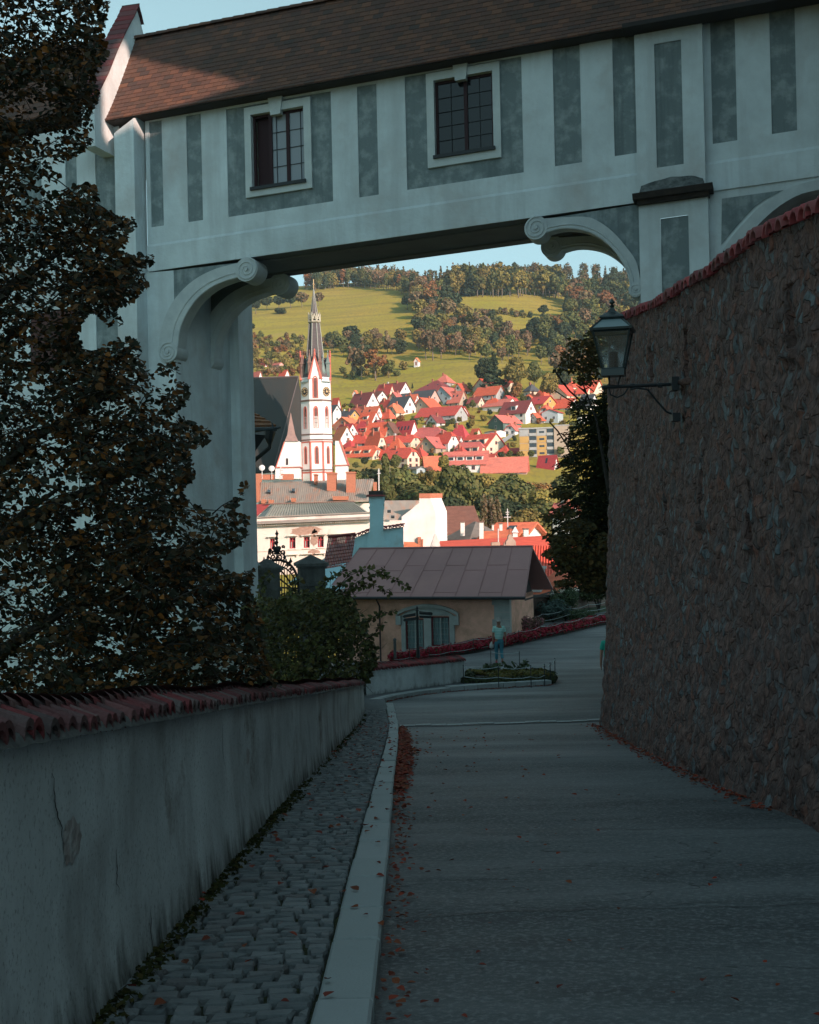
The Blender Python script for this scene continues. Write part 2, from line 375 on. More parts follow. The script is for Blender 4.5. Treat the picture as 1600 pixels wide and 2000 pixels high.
# ---------------------------------------------------------------- left boundary wall
def tile_cap(mb,pts,width,mi=0,seed=1,r=.085,step=.2):
    """rows of half-round clay tiles laid across a wall top; pts = centre line"""
    random.seed(seed)
    acc=0; segs=[]
    for p,q in zip(pts,pts[1:]): segs.append((p,q,(q-p).length))
    tot=sum(s[2] for s in segs); n=int(tot/step)
    for k in range(n):
        s=(k+.5)*tot/n; a=0
        for p,q,l in segs:
            if s<=a+l: break
            a+=l
        c=p.lerp(q,min(1,(s-a)/l)); t=(q-p).normalized(); th=Vector((t.x,t.y,0)).normalized(); nn=Vector((-th.y,th.x,0))
        up=Vector((0,0,1))
        for sd in (1,-1):
            lean=rnd(-.06,.06); rr=r*rnd(.92,1.08); wq=width*rnd(.96,1.06)
            prof=[]
            m=7
            for (uu,dz,rs) in ((0.0,r*1.15,.8),(1.0,-.02,1.15)):
                for j in range(m):
                    an=math.pi*j/(m-1)
                    prof.append(c+nn*sd*uu*wq/2+t*(math.cos(an)*rr*rs+lean*uu)+up*(dz+math.sin(an)*rr*rs*.95))
            vs=prof+[p-up*.02-(p-c-nn*sd*((p-c).dot(nn)*sd))*.18 for p in prof]
            fs=[(j,j+1,m+j+1,m+j) for j in range(m-1)]+[(2*m+m+j,2*m+m+j+1,2*m+j+1,2*m+j) for j in range(m-1)]+[(m+j,m+j+1,3*m+j+1,3*m+j) for j in range(m-1)]+[(j+1,j,2*m+j,2*m+j+1) for j in range(m-1)]
            mb.add(vs,fs,mi)
        # ridge tile over the joint
        m=7; prof=[]
        zz=rnd(0,.012)
        for uu in (-.55,.62):
            rs=1.0 if uu<0 else .85
            for j in range(m):
                an=math.pi*j/(m-1); prof.append(c+t*uu*step*1.05+nn*math.cos(an)*r*rs+up*(r+zz+(.02 if uu<0 else 0)+math.sin(an)*r*rs*.9))
        mb.add(prof,[(j+1,j,m+j,m+j+1) for j in range(m-1)],mi)
def wtop(Y): return -.72-.127*(Y-4.2)
lwt=thing('boundary_wall','long stained white plaster wall with red tile coping beside the cobbled pavement','wall',(-1.5,15,gz(0,15)))
def wallside(u,v):
    Y=lerp(.5,29.7,u); t=wtop(Y); b=gz(0,Y)+KH-.1
    x=lwx(Y)+.02*noise.noise(Vector((Y*.7,v*2,0)))+.008*noise.noise(Vector((Y*3,v*6,2)))+.05*(1-v)**6
    return (x,Y,lerp(b,t,v))
mb=MB(); mb.grid(wallside,240,16)
def wallback(u,v):
    Y=lerp(29.7,.5,u); return (lwx(Y)-.30,Y,lerp(gz(0,Y)-.3,wtop(Y),v))
mb.grid(wallback,30,2)
mb.grid(lambda u,v:(lerp(lwx(lerp(.5,29.7,v)),lwx(lerp(.5,29.7,v))-.30,u),lerp(.5,29.7,v),wtop(lerp(.5,29.7,v))+.05*(1-abs(2*u-1))),6,30)
mb.quad((lwx(29.7),29.7,gz(0,29.7)),(lwx(29.7)-.30,29.7,gz(0,29.7)),(lwx(29.7)-.30,29.7,wtop(29.7)),(lwx(29.7),29.7,wtop(29.7)))
def stained():
    m=bpy.data.materials.new('stained_wall_plaster'); m.use_nodes=True; N=m.node_tree.nodes; L=m.node_tree.links; b=N['Principled BSDF']
    b.inputs['Roughness'].default_value=.92; b.inputs['Specular IOR Level'].default_value=.15
    tc=N.new('ShaderNodeTexCoord')
    def nz(sc,st,lo,hi,det=7,off=0,ro=.65):
        mp=N.new('ShaderNodeMapping'); mp.inputs['Scale'].default_value=st; mp.inputs['Location'].default_value=(off,off,off); L.new(tc.outputs['Object'],mp.inputs[0])
        t=N.new('ShaderNodeTexNoise'); t.inputs['Scale'].default_value=sc; t.inputs['Detail'].default_value=det; t.inputs['Roughness'].default_value=ro; L.new(mp.outputs[0],t.inputs[0])
        r=N.new('ShaderNodeMapRange'); r.inputs[1].default_value=lo; r.inputs[2].default_value=hi; L.new(t.outputs[0],r.inputs[0]); return r.outputs[0],t.outputs[0]
    def mx(a,f,c):
        x=N.new('ShaderNodeMix'); x.data_type='RGBA'; L.new(f,x.inputs[0])
        if isinstance(a,tuple): x.inputs[6].default_value=(*a,1)
        else: L.new(a,x.inputs[6])
        x.inputs[7].default_value=(*c,1); return x.outputs[2]
    c=mx((.78,.83,.85),nz(1.1,(1,.7,.7),.36,.7)[0],(.52,.55,.56))
    c=mx(c,nz(2.0,(1,.55,.35),.5,.74,8,3)[0],(.26,.25,.245))
    c=mx(c,nz(3.2,(1,.8,.3),.5,.74,7,8)[0],(.52,.55,.56))
    c=mx(c,nz(1.2,(1,.5,.5),.58,.70,9,13,.75)[0],(.20,.165,.14))
    c=mx(c,nz(45,(1,1,1),.55,.8,3)[0],(.17,.18,.18))
    # damp dark foot: height over the lane is in the mesh as vertex attribute
    at=N.new('ShaderNodeAttribute'); at.attribute_name='foot'
    n2=nz(3.0,(1,1.5,.5),0,1,7,5)[1]
    ad=N.new('ShaderNodeMath'); ad.operation='ADD'; L.new(at.outputs['Fac'],ad.inputs[0]); L.new(n2,ad.inputs[1])
    r=N.new('ShaderNodeMapRange'); r.inputs[1].default_value=1.2; r.inputs[2].default_value=1.5; L.new(ad.outputs[0],r.inputs[0])
    c=mx(c,r.outputs[0],(.07,.072,.062))
    L.new(c,b.inputs['Base Color'])
    bm=N.new('ShaderNodeBump'); bm.inputs['Strength'].default_value=.5; bm.inputs['Distance'].default_value=.03; L.new(nz(7,(1,1,.6),0,1,8)[1],bm.inputs['Height']); L.new(bm.outputs[0],b.inputs['Normal'])
    return m
M['stained']=stained()
def foot_attr(o,base,scale=1.0):
    me=o.data; a=me.attributes.new('foot','FLOAT','POINT'); Mw=WM[o]
    a.data.foreach_set('value',[max(0,1-((Mw@v.co).z-base((Mw@v.co)))/scale) for v in me.vertices])
wo=obj('wall_body',mb,M['stained'],lwt,smooth=True)
foot_attr(wo,lambda p:gz(0,p.y),.9)
mb=MB(); tile_cap(mb,[Vector((lwx(Y)-.145,Y,wtop(Y)+.012*math.sin(Y*1.9)+.01)) for Y in [1+i*.7 for i in range(42)]],.36,seed=5,r=.06,step=.155)
obj('tile_coping',mb,M['tile_lichen'],lwt)
# mortar fillet under the coping
mb=MB(); mb.grid(lambda u,v:(lwx(lerp(1,29.7,v))-.145+.19*math.cos(math.pi*u),lerp(1,29.7,v),wtop(lerp(1,29.7,v))-.03+.09*math.sin(math.pi*u)+.012*noise.noise(Vector((v*200,u*3,0)))),6,300)
obj('mortar_bed',mb,mat('grey_mortar',(.17,.17,.165),(.10,.10,.10),8,.95,.5,20),lwt,smooth=True)
# ---------------------------------------------------------------- right stone wall
rw=[(3.75,-4),(3.72,10),(3.72,17),(3.85,21),(4.0,25.2),(4.25,26.3),(5.2,27.2),(8,28.4),(14,30)]
rwp=[Vector((a,b,0)) for a,b in rw]
rwl=[0]
for a,b in zip(rwp,rwp[1:]): rwl.append(rwl[-1]+(b-a).length)
def rwpos(s):
    s=max(0,min(rwl[-1],s))
    for i in range(len(rwp)-1):
        if s<=rwl[i+1]:
            t=(s-rwl[i])/(rwl[i+1]-rwl[i]); p=rwp[i].lerp(rwp[i+1],t); d=(rwp[i+1]-rwp[i]).normalized(); return p,Vector((-d.y,d.x,0))
    d=(rwp[-1]-rwp[-2]).normalized(); return rwp[-1],Vector((-d.y,d.x,0))
topz=[]
for px,py in ((1600,386),(1550,406),(1500,432),(1445,474),(1400,508),(1345,540),(1300,572),(1225,607),(1190,622)):
    best=None
    for k in range(400):
        s=k*rwl[-1]/400; p,n=rwpos(s)
        if p.y<2 or p.y>25.3: continue
        e=abs(proj((p.x,p.y,3))[0]-px)
        if best is None or e<best[0]: best=(e,s,p.copy())
    topz.append((best[1],P(px,py,best[2].y).z-.13))
    
def rwtop(s): 
    if s>topz[-1][0]: return topz[-1][1]-.0*(s-topz[-1][0])
    if s<topz[0][0]: return topz[0][1]-.07*(topz[0][0]-s)
    return pw(s,topz)
slits=[]
for px,py in ((1351,690),(1282,722),(1236,740),(1560,620),(1253,975),(1310,985),(1383,970),(1481,1000),(1195,985)):
    for k in range(800):
        s=k*rwl[-1]/800; p,n=rwpos(s)
        if p.y>2 and proj((p.x,p.y,0))[0]<=px: break
    slits.append((s,P(px,py,p.y).z))
random.seed(11)
def rwf(u,v):
    s=u*rwl[-1]; p,n=rwpos(s); zb=gz(0,p.y) -.15 if p.y<40 else -6
    zt=rwtop(s); z=lerp(zb,zt,v)
    off=.32*(1-v)**2.2
    lump=.05*noise.noise(Vector((s*1.3,z*1.3,4)))+.035*abs(noise.noise(Vector((s*3.1,z*4.6,9))))+.018*noise.noise(Vector((s*8,z*11,2)))
    vd=noise.voronoi(Vector((s*2.5,z*3.1,.5)))[0]; lump+=.032*min(1,(vd[1]-vd[0])*3.2)
    rec=0
    for ss,zz in slits:
        if abs(s-ss)<.09 and -.32<z-zz<.32: rec=.16
        if abs(s-ss)<.15 and -.40<z-zz<-.32: rec=-.07
    q=p+n*(off+lump-rec)
    return (q.x,q.y,z)
def rubble():
    m=bpy.data.materials.new('rubble_stone_wall'); m.use_nodes=True; N=m.node_tree.nodes; L=m.node_tree.links; b=N['Principled BSDF']
    b.inputs['Roughness'].default_value=.8; b.inputs['Specular IOR Level'].default_value=.25
    tc=N.new('ShaderNodeTexCoord'); mp=N.new('ShaderNodeMapping'); mp.inputs['Scale'].default_value=(1,1,.85); L.new(tc.outputs['Object'],mp.inputs[0])
    wn=N.new('ShaderNodeTexNoise'); wn.inputs['Scale'].default_value=2.2; wn.inputs['Detail'].default_value=4; L.new(mp.outputs[0],wn.inputs[0])
    ms=N.new('ShaderNodeVectorMath'); ms.operation='SCALE'; ms.inputs[3].default_value=.35; L.new(wn.outputs['Color'],ms.inputs[0])
    va=N.new('ShaderNodeVectorMath'); va.operation='ADD'; L.new(mp.outputs[0],va.inputs[0]); L.new(ms.outputs[0],va.inputs[1])
    vo=N.new('ShaderNodeTexVoronoi'); vo.inputs['Scale'].default_value=7.5; vo.inputs['Randomness'].default_value=1; L.new(va.outputs[0],vo.inputs['Vector'])
    ve=N.new('ShaderNodeTexVoronoi'); ve.feature='DISTANCE_TO_EDGE'; ve.inputs['Scale'].default_value=7.5; L.new(va.outputs[0],ve.inputs['Vector'])
    rp=N.new('ShaderNodeValToRGB'); rp.color_ramp.interpolation='CONSTANT'; e=rp.color_ramp.elements
    cols=[(.125,.068,.058),(.16,.09,.075),(.09,.06,.055),(.10,.115,.125),(.135,.072,.06),(.15,.078,.062),(.10,.06,.055),(.17,.07,.05),(.13,.15,.16),(.075,.06,.06)]
    for i,c in enumerate(cols):
        q=e[i] if i<2 else e.new(i/len(cols)); q.position=i/len(cols); q.color=(*c,1)
    sp=N.new('ShaderNodeSeparateColor'); L.new(vo.outputs['Color'],sp.inputs[0]); L.new(sp.outputs[0],rp.inputs[0])
    mr=N.new('ShaderNodeMapRange'); mr.inputs[1].default_value=.03; mr.inputs[2].default_value=.10; L.new(ve.outputs['Distance'],mr.inputs[0])
    nz=N.new('ShaderNodeTexNoise'); nz.inputs['Scale'].default_value=1.6; nz.inputs['Detail'].default_value=8; L.new(mp.outputs[0],nz.inputs[0])
    mr2=N.new('ShaderNodeMapRange'); mr2.inputs[1].default_value=.42; mr2.inputs[2].default_value=.62; L.new(nz.outputs[0],mr2.inputs[0])
    mu=N.new('ShaderNodeMath'); mu.operation='MULTIPLY'; L.new(mr.outputs[0],mu.inputs[0])
    mr3=N.new('ShaderNodeMapRange'); mr3.inputs[3].default_value=.45; mr3.inputs[4].default_value=1; L.new(mr2.outputs[0],mr3.inputs[0]); L.new(mr3.outputs[0],mu.inputs[1])
    x=N.new('ShaderNodeMix'); x.data_type='RGBA'; x.inputs[6].default_value=(.125,.075,.066,1); L.new(mu.outputs[0],x.inputs[0]); L.new(rp.outputs[0],x.inputs[7])
    n3=N.new('ShaderNodeTexNoise'); n3.inputs['Scale'].default_value=14; n3.inputs['Detail'].default_value=6; L.new(mp.outputs[0],n3.inputs[0])
    x2=N.new('ShaderNodeMix'); x2.data_type='RGBA'; x2.blend_type='MULTIPLY'; x2.inputs[0].default_value=.7; L.new(x.outputs[2],x2.inputs[6])
    r4=N.new('ShaderNodeMapRange'); r4.inputs[1].default_value=.3; r4.inputs[2].default_value=.65; r4.inputs[3].default_value=.4; r4.inputs[4].default_value=1.3; L.new(n3.outputs[0],r4.inputs[0]); L.new(r4.outputs[0],x2.inputs[7])
    L.new(x2.outputs[2],b.inputs['Base Color'])
    ad=N.new('ShaderNodeMath'); ad.operation='MULTIPLY_ADD'; L.new(mu.outputs[0],ad.inputs[0]); ad.inputs[1].default_value=1.0; L.new(n3.outputs[0],ad.inputs[2])
    bm=N.new('ShaderNodeBump'); bm.inputs['Strength'].default_value=.9; bm.inputs['Distance'].default_value=.045; L.new(ad.outputs[0],bm.inputs['Height']); L.new(bm.outputs[0],b.inputs['Normal'])
    return m
M['rubble']=rubble()
rwt=thing('stone_wall','tall dark rubble stone wall with red tile coping along the right of the lane','wall',(3.9,15,gz(0,15)))
mb=MB(); mb.grid(rwf,860,170)
mb.grid(lambda u,v:tuple(rwpos(u*rwl[-1])[0]+rwpos(u*rwl[-1])[1]*(-.6*v)+Vector((0,0,rwtop(u*rwl[-1])))),60,1)
mb.grid(lambda u,v:tuple(rwpos(u*rwl[-1])[0]+rwpos(u*rwl[-1])[1]*(-.6)+Vector((0,0,lerp(rwtop(u*rwl[-1]),-6,v)))),60,1)
obj('wall_body',mb,M['rubble'],rwt,smooth=True)
mb=MB(); pts=[]
for k in range(60):
    s=k/59*rwl[-1]; p,n=rwpos(s)
    if p.y>-2: pts.append(p+n*(-.28)+Vector((0,0,rwtop(s)-.03)))
tile_cap(mb,pts,.82,seed=8,r=.115,step=.25)
obj('tile_coping',mb,M['tile_red'],rwt,smooth=True)
# ---------------------------------------------------------------- covered bridge
BA=P(300,530,38.2); BC=P(1247,396,34.3)
BU=Vector((BC.x-BA.x,BC.y-BA.y,0)); BL=BU.length; BU.normalize(); BN=Vector((-BU.y,BU.x,0))
BK=(BC.z-BA.z)/BL; BO=Vector((BA.x,BA.y,BA.z))
def FP(px,py,n=0):
    """picture point -> (u, zs) on the bridge face moved back by n"""
    r=P(px,py,1); o=BO+BN*n
    d=(o.dot(BN))/(r.dot(BN)); p=r*d
    u=(p-BO).dot(BU); return u,(p.z-BO.z-BK*u)
def W(u,z,n=0,shear=True): return BO+BU*u+BN*n+Vector((0,0,z+(BK*u if shear else 0)))
UR=FP(1247,396)[0]
def rq(tl,tr,bl,br,n=0):
    a,b,c,d=[FP(*p,n) for p in (tl,tr,bl,br)]
    return (a[0]+c[0])/2,(b[0]+d[0])/2,(c[1]+d[1])/2,(a[1]+b[1])/2
def gridwall(mb,u0,u1,z0,z1,holes,n,mi=0,reveal=0,rmi=0):
    us=sorted({u0,u1,*[h[0] for h in holes],*[h[1] for h in holes]}); zs=sorted({z0,z1,*[h[2] for h in holes],*[h[3] for h in holes]})
    for a,b in zip(us,us[1:]):
        for c,d in zip(zs,zs[1:]):
            if any(h[0]<=(a+b)/2<=h[1] and h[2]<=(c+d)/2<=h[3] for h in holes): continue
            mb.quad(W(a,c,n),W(b,c,n),W(b,d,n),W(a,d,n),mi)
    for h in holes:
        a,b,c,d=h; rv=reveal
        mb.quad(W(a,c,n),W(b,c,n),W(b,c,n+rv),W(a,c,n+rv),rmi); mb.quad(W(a,d,n+rv),W(b,d,n+rv),W(b,d,n),W(a,d,n),rmi)
        mb.quad(W(a,c,n+rv),W(a,d,n+rv),W(a,d,n),W(a,c,n),rmi); mb.quad(W(b,c,n),W(b,d,n),W(b,d,n+rv),W(b,c,n+rv),rmi)
def wbox(mb,u0,u1,z0,z1,n0,n1,mi=0,sh=True):
    p=[W(u,z,n,sh) for z in (z0,z1) for (u,n) in ((u0,n0),(u1,n0),(u1,n1),(u0,n1))]
    mb.add(p,[(3,2,1,0),(4,5,6,7),(0,1,5,4),(1,2,6,5),(2,3,7,6),(3,0,4,7)],mi)
bridge=thing('covered_bridge','white and grey plaster covered bridge spanning the lane between two piers','bridge',(BO.x,BO.y,gz(0,38)))
TH=3.1
strips=[rq((290,238),(315,235),(297,443),(321,441)),rq((361,226),(391,222),(370,433),(398,430)),
 rq((694,170),(733,163),(705,386),(742,379)),rq((1076,95),(1131,85),(1087,325),(1138,316)),rq((1193,73),(1238,64),(1203,305),(1246,298)),
 rq((1386,37),(1435,30),(1393,281),(1440,274)),rq((1501,16),(1551,9),(1509,261),(1558,255)),rq((1610,-5),(1665,-14),(1618,238),(1670,230))]
# windows on the steeper left wing and its strips
pan=[rq((439,213),(643,179),(449,423),(654,393)),rq((789,152),(1016,108),(797,372),(1025,335))]
frm=[rq((476,209),(606,193),(483,382),(612,372)),rq((831,142),(975,124),(838,325),(981,311))]
opn=[rq((490,222),(593,211),(494,366),(597,355)),rq((847,155),(962,142),(851,305),(965,290))]
ustart=FP(287,400)[0]; uend=FP(1247,300)[0]; upr=FP(1376,300)[0]; ufar=FP(1720,200)[0]
ztop=FP(700,140,-.0)[1]+.15
M['wallA']=M['plaster']
mb=MB()
mold=FP(600,436)[1]
gridwall(mb,ustart,ufar,mold,ztop,[p for p in pan]+[s for s in strips],0,0,0.04)
# projecting fascia beam, 5 cm proud, with a rounded top edge
wbox(mb,ustart,uend,0,mold-.03,-.05,TH+.05)
mb.prism([W(ustart,mold-.03,-.05),W(ustart,mold-.03,0),W(ustart,mold+.05,0)],BU*(uend-ustart)+Vector((0,0,BK*(uend-ustart))))
wbox(mb,upr,ufar,0.02,mold-.03,-.05,TH+.05)
mb.prism([W(upr,mold-.03,-.05),W(upr,mold-.03,0),W(upr,mold+.05,0)],BU*(ufar-upr)+Vector((0,0,BK*(ufar-upr))))
# back wall and ends
mb.quad(W(ustart,mold-.05,TH),W(ufar,mold-.05,TH),W(ufar,ztop,TH),W(ustart,ztop,TH))
obj('wall',mb,M['plaster'],bridge)
for s in strips:
    mb=MB(); mb.quad(W(s[0],s[2],.04),W(s[1],s[2],.04),W(s[1],s[3],.04),W(s[0],s[3],.04)); obj('plaster_panel',mb,M['plaster_grey'],bridge)
for p,f in zip(pan,frm):
    mb=MB()
    for (a,b,c,d) in ((p[0],f[0],p[2],p[3]),(f[1],p[1],p[2],p[3]),(f[0],f[1],p[2],f[2]),(f[0],f[1],f[3],p[3])):
        if d-c>.01: mb.quad(W(a,c,.04),W(b,c,.04),W(b,d,.04),W(a,d,.04))
    obj('plaster_panel',mb,M['plaster_grey'],bridge)
M['frame_white']=mat('window_surround_plaster',(.60,.64,.64),(.5,.54,.55),1.5,.9,.15,20)
for i,(f,o) in enumerate(zip(frm,opn)):
    ks=((540,190),(860,0))[0]
    s=MB()
    for (a,b,c,d) in ((f[0],o[0],f[2],f[3]),(o[1],f[1],f[2],f[3]),(o[0],o[1],f[2],o[2]),(o[0],o[1],o[3],f[3])): wbox(s,a,b,c,d,-.05,.3)
    cu=(o[0]+o[1])/2 + (-.05 if i else -.02)
    kw=.19
    s.prism([W(cu-kw*1.15,f[3]+.14,-.12),W(cu+kw*1.15,f[3]+.14,-.12),W(cu+kw*.8,o[3]-.13,-.12),W(cu-kw*.8,o[3]-.13,-.12)],BN*.2)
    obj('window_surround',s,M['frame_white'],bridge)
    wm=MB(); n=.14; t=.07
    wbox(wm,o[0],o[0]+t,o[2],o[3],n,n+.08); wbox(wm,o[1]-t,o[1],o[2],o[3],n,n+.08); wbox(wm,o[0]+t,o[1]-t,o[2],o[2]+t,n,n+.08); wbox(wm,o[0]+t,o[1]-t,o[3]-t,o[3],n,n+.08)
    um=lerp(o[0],o[1],.66 if i==0 else .52)
    if i==0: wbox(wm,lerp(o[0],o[1],.30),lerp(o[0],o[1],.36),o[2]+t,o[3]-t,n-.02,n+.06)
    wbox(wm,um-.05,um+.05,o[2]+t,o[3]-t,n-.02,n+.06)
    if i==0: # open inner shutter leaf
        wbox(wm,o[0]+t,lerp(o[0],o[1],.30),o[2]+t,o[3]-t,n+.18,n+.21)
    wf=obj('window',wm,M['darkred'],bridge)
    pg=MB(); a0=lerp(o[0],o[1],.36) if i==0 else o[0]+t
    a0e=um-.05
    pg.quad(W(a0,o[2]+t,n+.04),W(a0e,o[2]+t,n+.04),W(a0e,o[3]-t,n+.04),W(a0,o[3]-t,n+.04)); pg.quad(W(um+.05,o[2]+t,n+.035),W(o[1]-t,o[2]+t,n+.035),W(o[1]-t,o[3]-t,n+.035),W(um+.05,o[3]-t,n+.035))
    wbox(pg,o[0],o[1],o[2],o[3],.6,.62,1)
    pgm=mat('pale_reflection_glass',(.26,.28,.31),rough=.16,spec=.6) if i==0 else glassmat('dark_pane_glass',(.006,.008,.01),.12,.5)  # left window's pale reflection is put into the pane colour
    obj('glass_pane',pg,[pgm,mat('dark_room',(.01,.01,.012))],wf)
    gb=MB()
    for (x0,x1) in ((a0,um-.05),(um+.05,o[1]-t)):
        c=(x0+x1)/2 if i else lerp(x0,x1,.3 if x0==a0 else .78)
        wbox(gb,c-.006,c+.006,o[2]+t,o[3]-t,n+.0,n+.03)
        for k in range(1,4 if i==0 else 5):
            zz=lerp(o[2]+t,o[3]-t,k/(4 if i==0 else 5)); wbox(gb,x0,x1,zz-.006,zz+.006,n+.005,n+.028)
    obj('glazing_bar',gb,M['iron'],wf)
    sl_=MB(); wbox(sl_,o[0]-.04,o[1]+.05,o[2]-.07,o[2]+.02,-.13,.14); obj('sill',sl_,M['iron'],wf)
# soffit
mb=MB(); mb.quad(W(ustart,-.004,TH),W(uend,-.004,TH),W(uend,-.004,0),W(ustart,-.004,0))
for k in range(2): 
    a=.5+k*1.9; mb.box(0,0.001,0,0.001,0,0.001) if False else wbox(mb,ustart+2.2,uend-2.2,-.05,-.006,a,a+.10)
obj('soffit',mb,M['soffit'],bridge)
# ---- piers
gl=gz(-8,40)-4
ul=FP(345,800)[0]; ubase=FP(283,600)[0]
pl=MB(); PD=5.2
# left pier body with inner reveal
p=[W(ubase-.02,0,.0),W(ul,0,.0),W(ul,0,TH+.9),W(ul+.32,0,TH+.9),W(ul+.32,0,PD),W(ubase-.02,0,PD)]
pl.prism([Vector((q.x,q.y,gl)) for q in p],(0,0,BO.z-gl-.02))
obj('pier',pl,M['plaster'],bridge)
# right pier with pilaster
up0=FP(1250,450)[0]; up1=FP(1384,400)[0]
ledz=FP(1316,378)[1]
pr=MB(); 
def vprism(mb,u0,u1,n0,n1,z0,z1,mi=0):
    mb.prism([W(u,0,n,False)+Vector((0,0,z0-BO.z)) for u,n in ((u0,n0),(u1,n0),(u1,n1),(u0,n1))],(0,0,z1-z0),mi)
zl=W(up0,ledz).z
zpt=W(up0,ztop).z+.15
pa,pb=rq((1278,62),(1330,54),(1286,330),(1338,325))[:2]; pz0,pz1=rq((1278,62),(1330,54),(1286,330),(1338,325))[2:]
pc=rq((1290,430),(1344,424),(1296,560),(1350,560))
pu0,pu1=FP(1245,250)[0],FP(1377,250)[0]
def framed(mb,mp,u0,u1,z0,z1,q,n0,n1):
    # pier front with a sunk vertical strip
    mb.quad(W(u0,z0,n0),W(q[0],z0,n0),W(q[0],z1,n0),W(u0,z1,n0)); mb.quad(W(q[1],z0,n0),W(u1,z0,n0),W(u1,z1,n0),W(q[1],z1,n0))
    if q[2]>z0: mb.quad(W(q[0],z0,n0),W(q[1],z0,n0),W(q[1],q[2],n0),W(q[0],q[2],n0))
    if q[3]<z1: mb.quad(W(q[0],q[3],n0),W(q[1],q[3],n0),W(q[1],z1,n0),W(q[0],z1,n0))
    a,b=max(q[2],z0),min(q[3],z1)
    mp.quad(W(q[0],a,n0+.035),W(q[1],a,n0+.035),W(q[1],b,n0+.035),W(q[0],b,n0+.035))
    for uu in (u0,u1): mb.quad(W(uu,z0,n1),W(uu,z0,n0),W(uu,z1,n0),W(uu,z1,n1))
mp=MB()
eav=FP(500,182,-.55)[1]
framed(pr,mp,pu0,pu1,ledz,eav-.17,(pa,pb,FP(1310,330)[1],min(FP(1300,58)[1],eav-.5)),-.32,.2)
framed(pr,mp,up0,up1,-14,ledz,(pc[0],pc[1],-14,FP(1317,427)[1]),-.22,PD)
pr.quad(W(up0,-14,PD),W(up1,-14,PD),W(up1,0,PD),W(up0,0,PD))
pm=obj('pier',pr,M['plaster'],bridge)
obj('pilaster_panel',mp,M['plaster_grey'],pm)
lg=MB(); la=FP(1240,385)[0]; lb=FP(1394,365)[0]
lg.prism([W(la,ledz-.16,-.62),W(lb,ledz-.16,-.62),W(lb,ledz-.02,-.72),W(la,ledz-.02,-.72)],BN*.9)
lg.prism([W(la+.1,ledz-.26,-.42),W(lb-.1,ledz-.26,-.42),W(lb-.1,ledz-.165,-.5),W(la+.1,ledz-.165,-.5)],BN*.5)
lo_=obj('ledge',lg,M['stonedark'],bridge)
random.seed(4)
def mossf(u,v):
    uu=lerp(la+.15,lb-.2,u); h=.42*(.6+.4*noise.noise(Vector((uu*2.2,0,5)))+.3*math.sin(u*math.pi))
    return W(uu,ledz-.03+v*h*(1 if 0<u<1 else .3),-.68+.34*v**.6-.03*noise.noise(Vector((uu*5,v*6,1))))
mo=MB(); mo.grid(mossf,30,8); obj('moss',mo,M['moss'],lo_,smooth=True)
# ---- corner brackets
def bez(pts,n=26):
    out=[]
    k=len(pts)-1
    for i in range(n+1):
        t=i/n*k; a=min(int(t),k-1); f=t-a
        p0=pts[max(a-1,0)];p1=pts[a];p2=pts[a+1];p3=pts[min(a+2,k)]
        out.append(tuple(.5*((2*p1[j])+(-p0[j]+p2[j])*f+(2*p0[j]-5*p1[j]+4*p2[j]-p3[j])*f*f+(-p0[j]+3*p1[j]-3*p2[j]+p3[j])*f**3) for j in (0,1)))
    return out
def volute(cu,cz,r,n0,n1,parent,sgn=1,mt=None):
    v=MB(); N=28
    v.prism([W(cu+r*math.cos(a),cz+r*math.sin(a),n0) for a in [2*math.pi*i/N for i in range(N)]],BN*(n1-n0))
    pth=[]
    for i in range(70):
        t=i/69; a=sgn*(t*2*math.pi*2.3)+1.2; q=r*(.94-.80*t); pth.append(W(cu+q*math.cos(a),cz+q*math.sin(a),n0-.005))
    v.tube(pth,[r*.085*(1-.4*i/69) for i in range(70)],6)
    v.prism([W(cu+r*.16*math.cos(a),cz+r*.16*math.sin(a),n0-.06) for a in [2*math.pi*i/12 for i in range(12)]],BN*.08)
    return obj('volute',v,mt or M['frame_white'],parent)
def bracket(outer,inner,corner,n0,thick,mt,mtp,vols):
    b=MB(); N=26; O_=bez(outer,N); I_=bez(inner,N)
    # ring
    for i in range(N):
        a,c=O_[i],O_[i+1]; d,e=I_[i],I_[i+1]
        for (nn,) in ((n0-.07,),): b.quad(W(*d,nn),W(*e,nn),W(*c,nn),W(*a,nn))
        md=((a[0]*.45+d[0]*.55),(a[1]*.45+d[1]*.55)); me_=((c[0]*.45+e[0]*.55),(c[1]*.45+e[1]*.55))
        b.quad(W(*d,n0-.07),W(*d,n0+thick),W(*e,n0+thick),W(*e,n0-.07))
        b.quad(W(*a,n0-.07),W(*c,n0-.07),W(*c,n0),W(*a,n0))
        b.quad(W(*d,n0+thick),W(*a,n0+thick),W(*c,n0+thick),W(*e,n0+thick))
    # bead along the middle of the ring
    b.tube([W(o[0]*.3+q[0]*.7,o[1]*.3+q[1]*.7,n0-.075) for o,q in zip(O_,I_)],.022,5)
    b.tube([W(q[0],q[1],n0-.05) for o,q in zip(O_,I_)],.035,6)
    bo=obj('corner_bracket',b,mt,bridge)
    s=MB(); cu,cz=corner
    fr=[]
    for i in range(N):
        a,c=O_[i],O_[i+1]; s.poly([W(cu,cz,n0+.02),W(*a,n0+.02),W(*c,n0+.02)]); s.poly([W(cu,cz,n0+thick),W(*c,n0+thick),W(*a,n0+thick)])
    so_=obj('spandrel_panel',s,mtp,bo)
    for (cu,cz,r,sg) in vols: volute(cu,cz,r,n0-.1,n0+thick+.12,bo,sg,mt)
    return bo
def FPs(l,n=0): return [FP(*p,n) for p in l]
M['bracket']=mat('bracket_plaster',(.54,.58,.59),(.44,.48,.50),2,.85,.2,15)
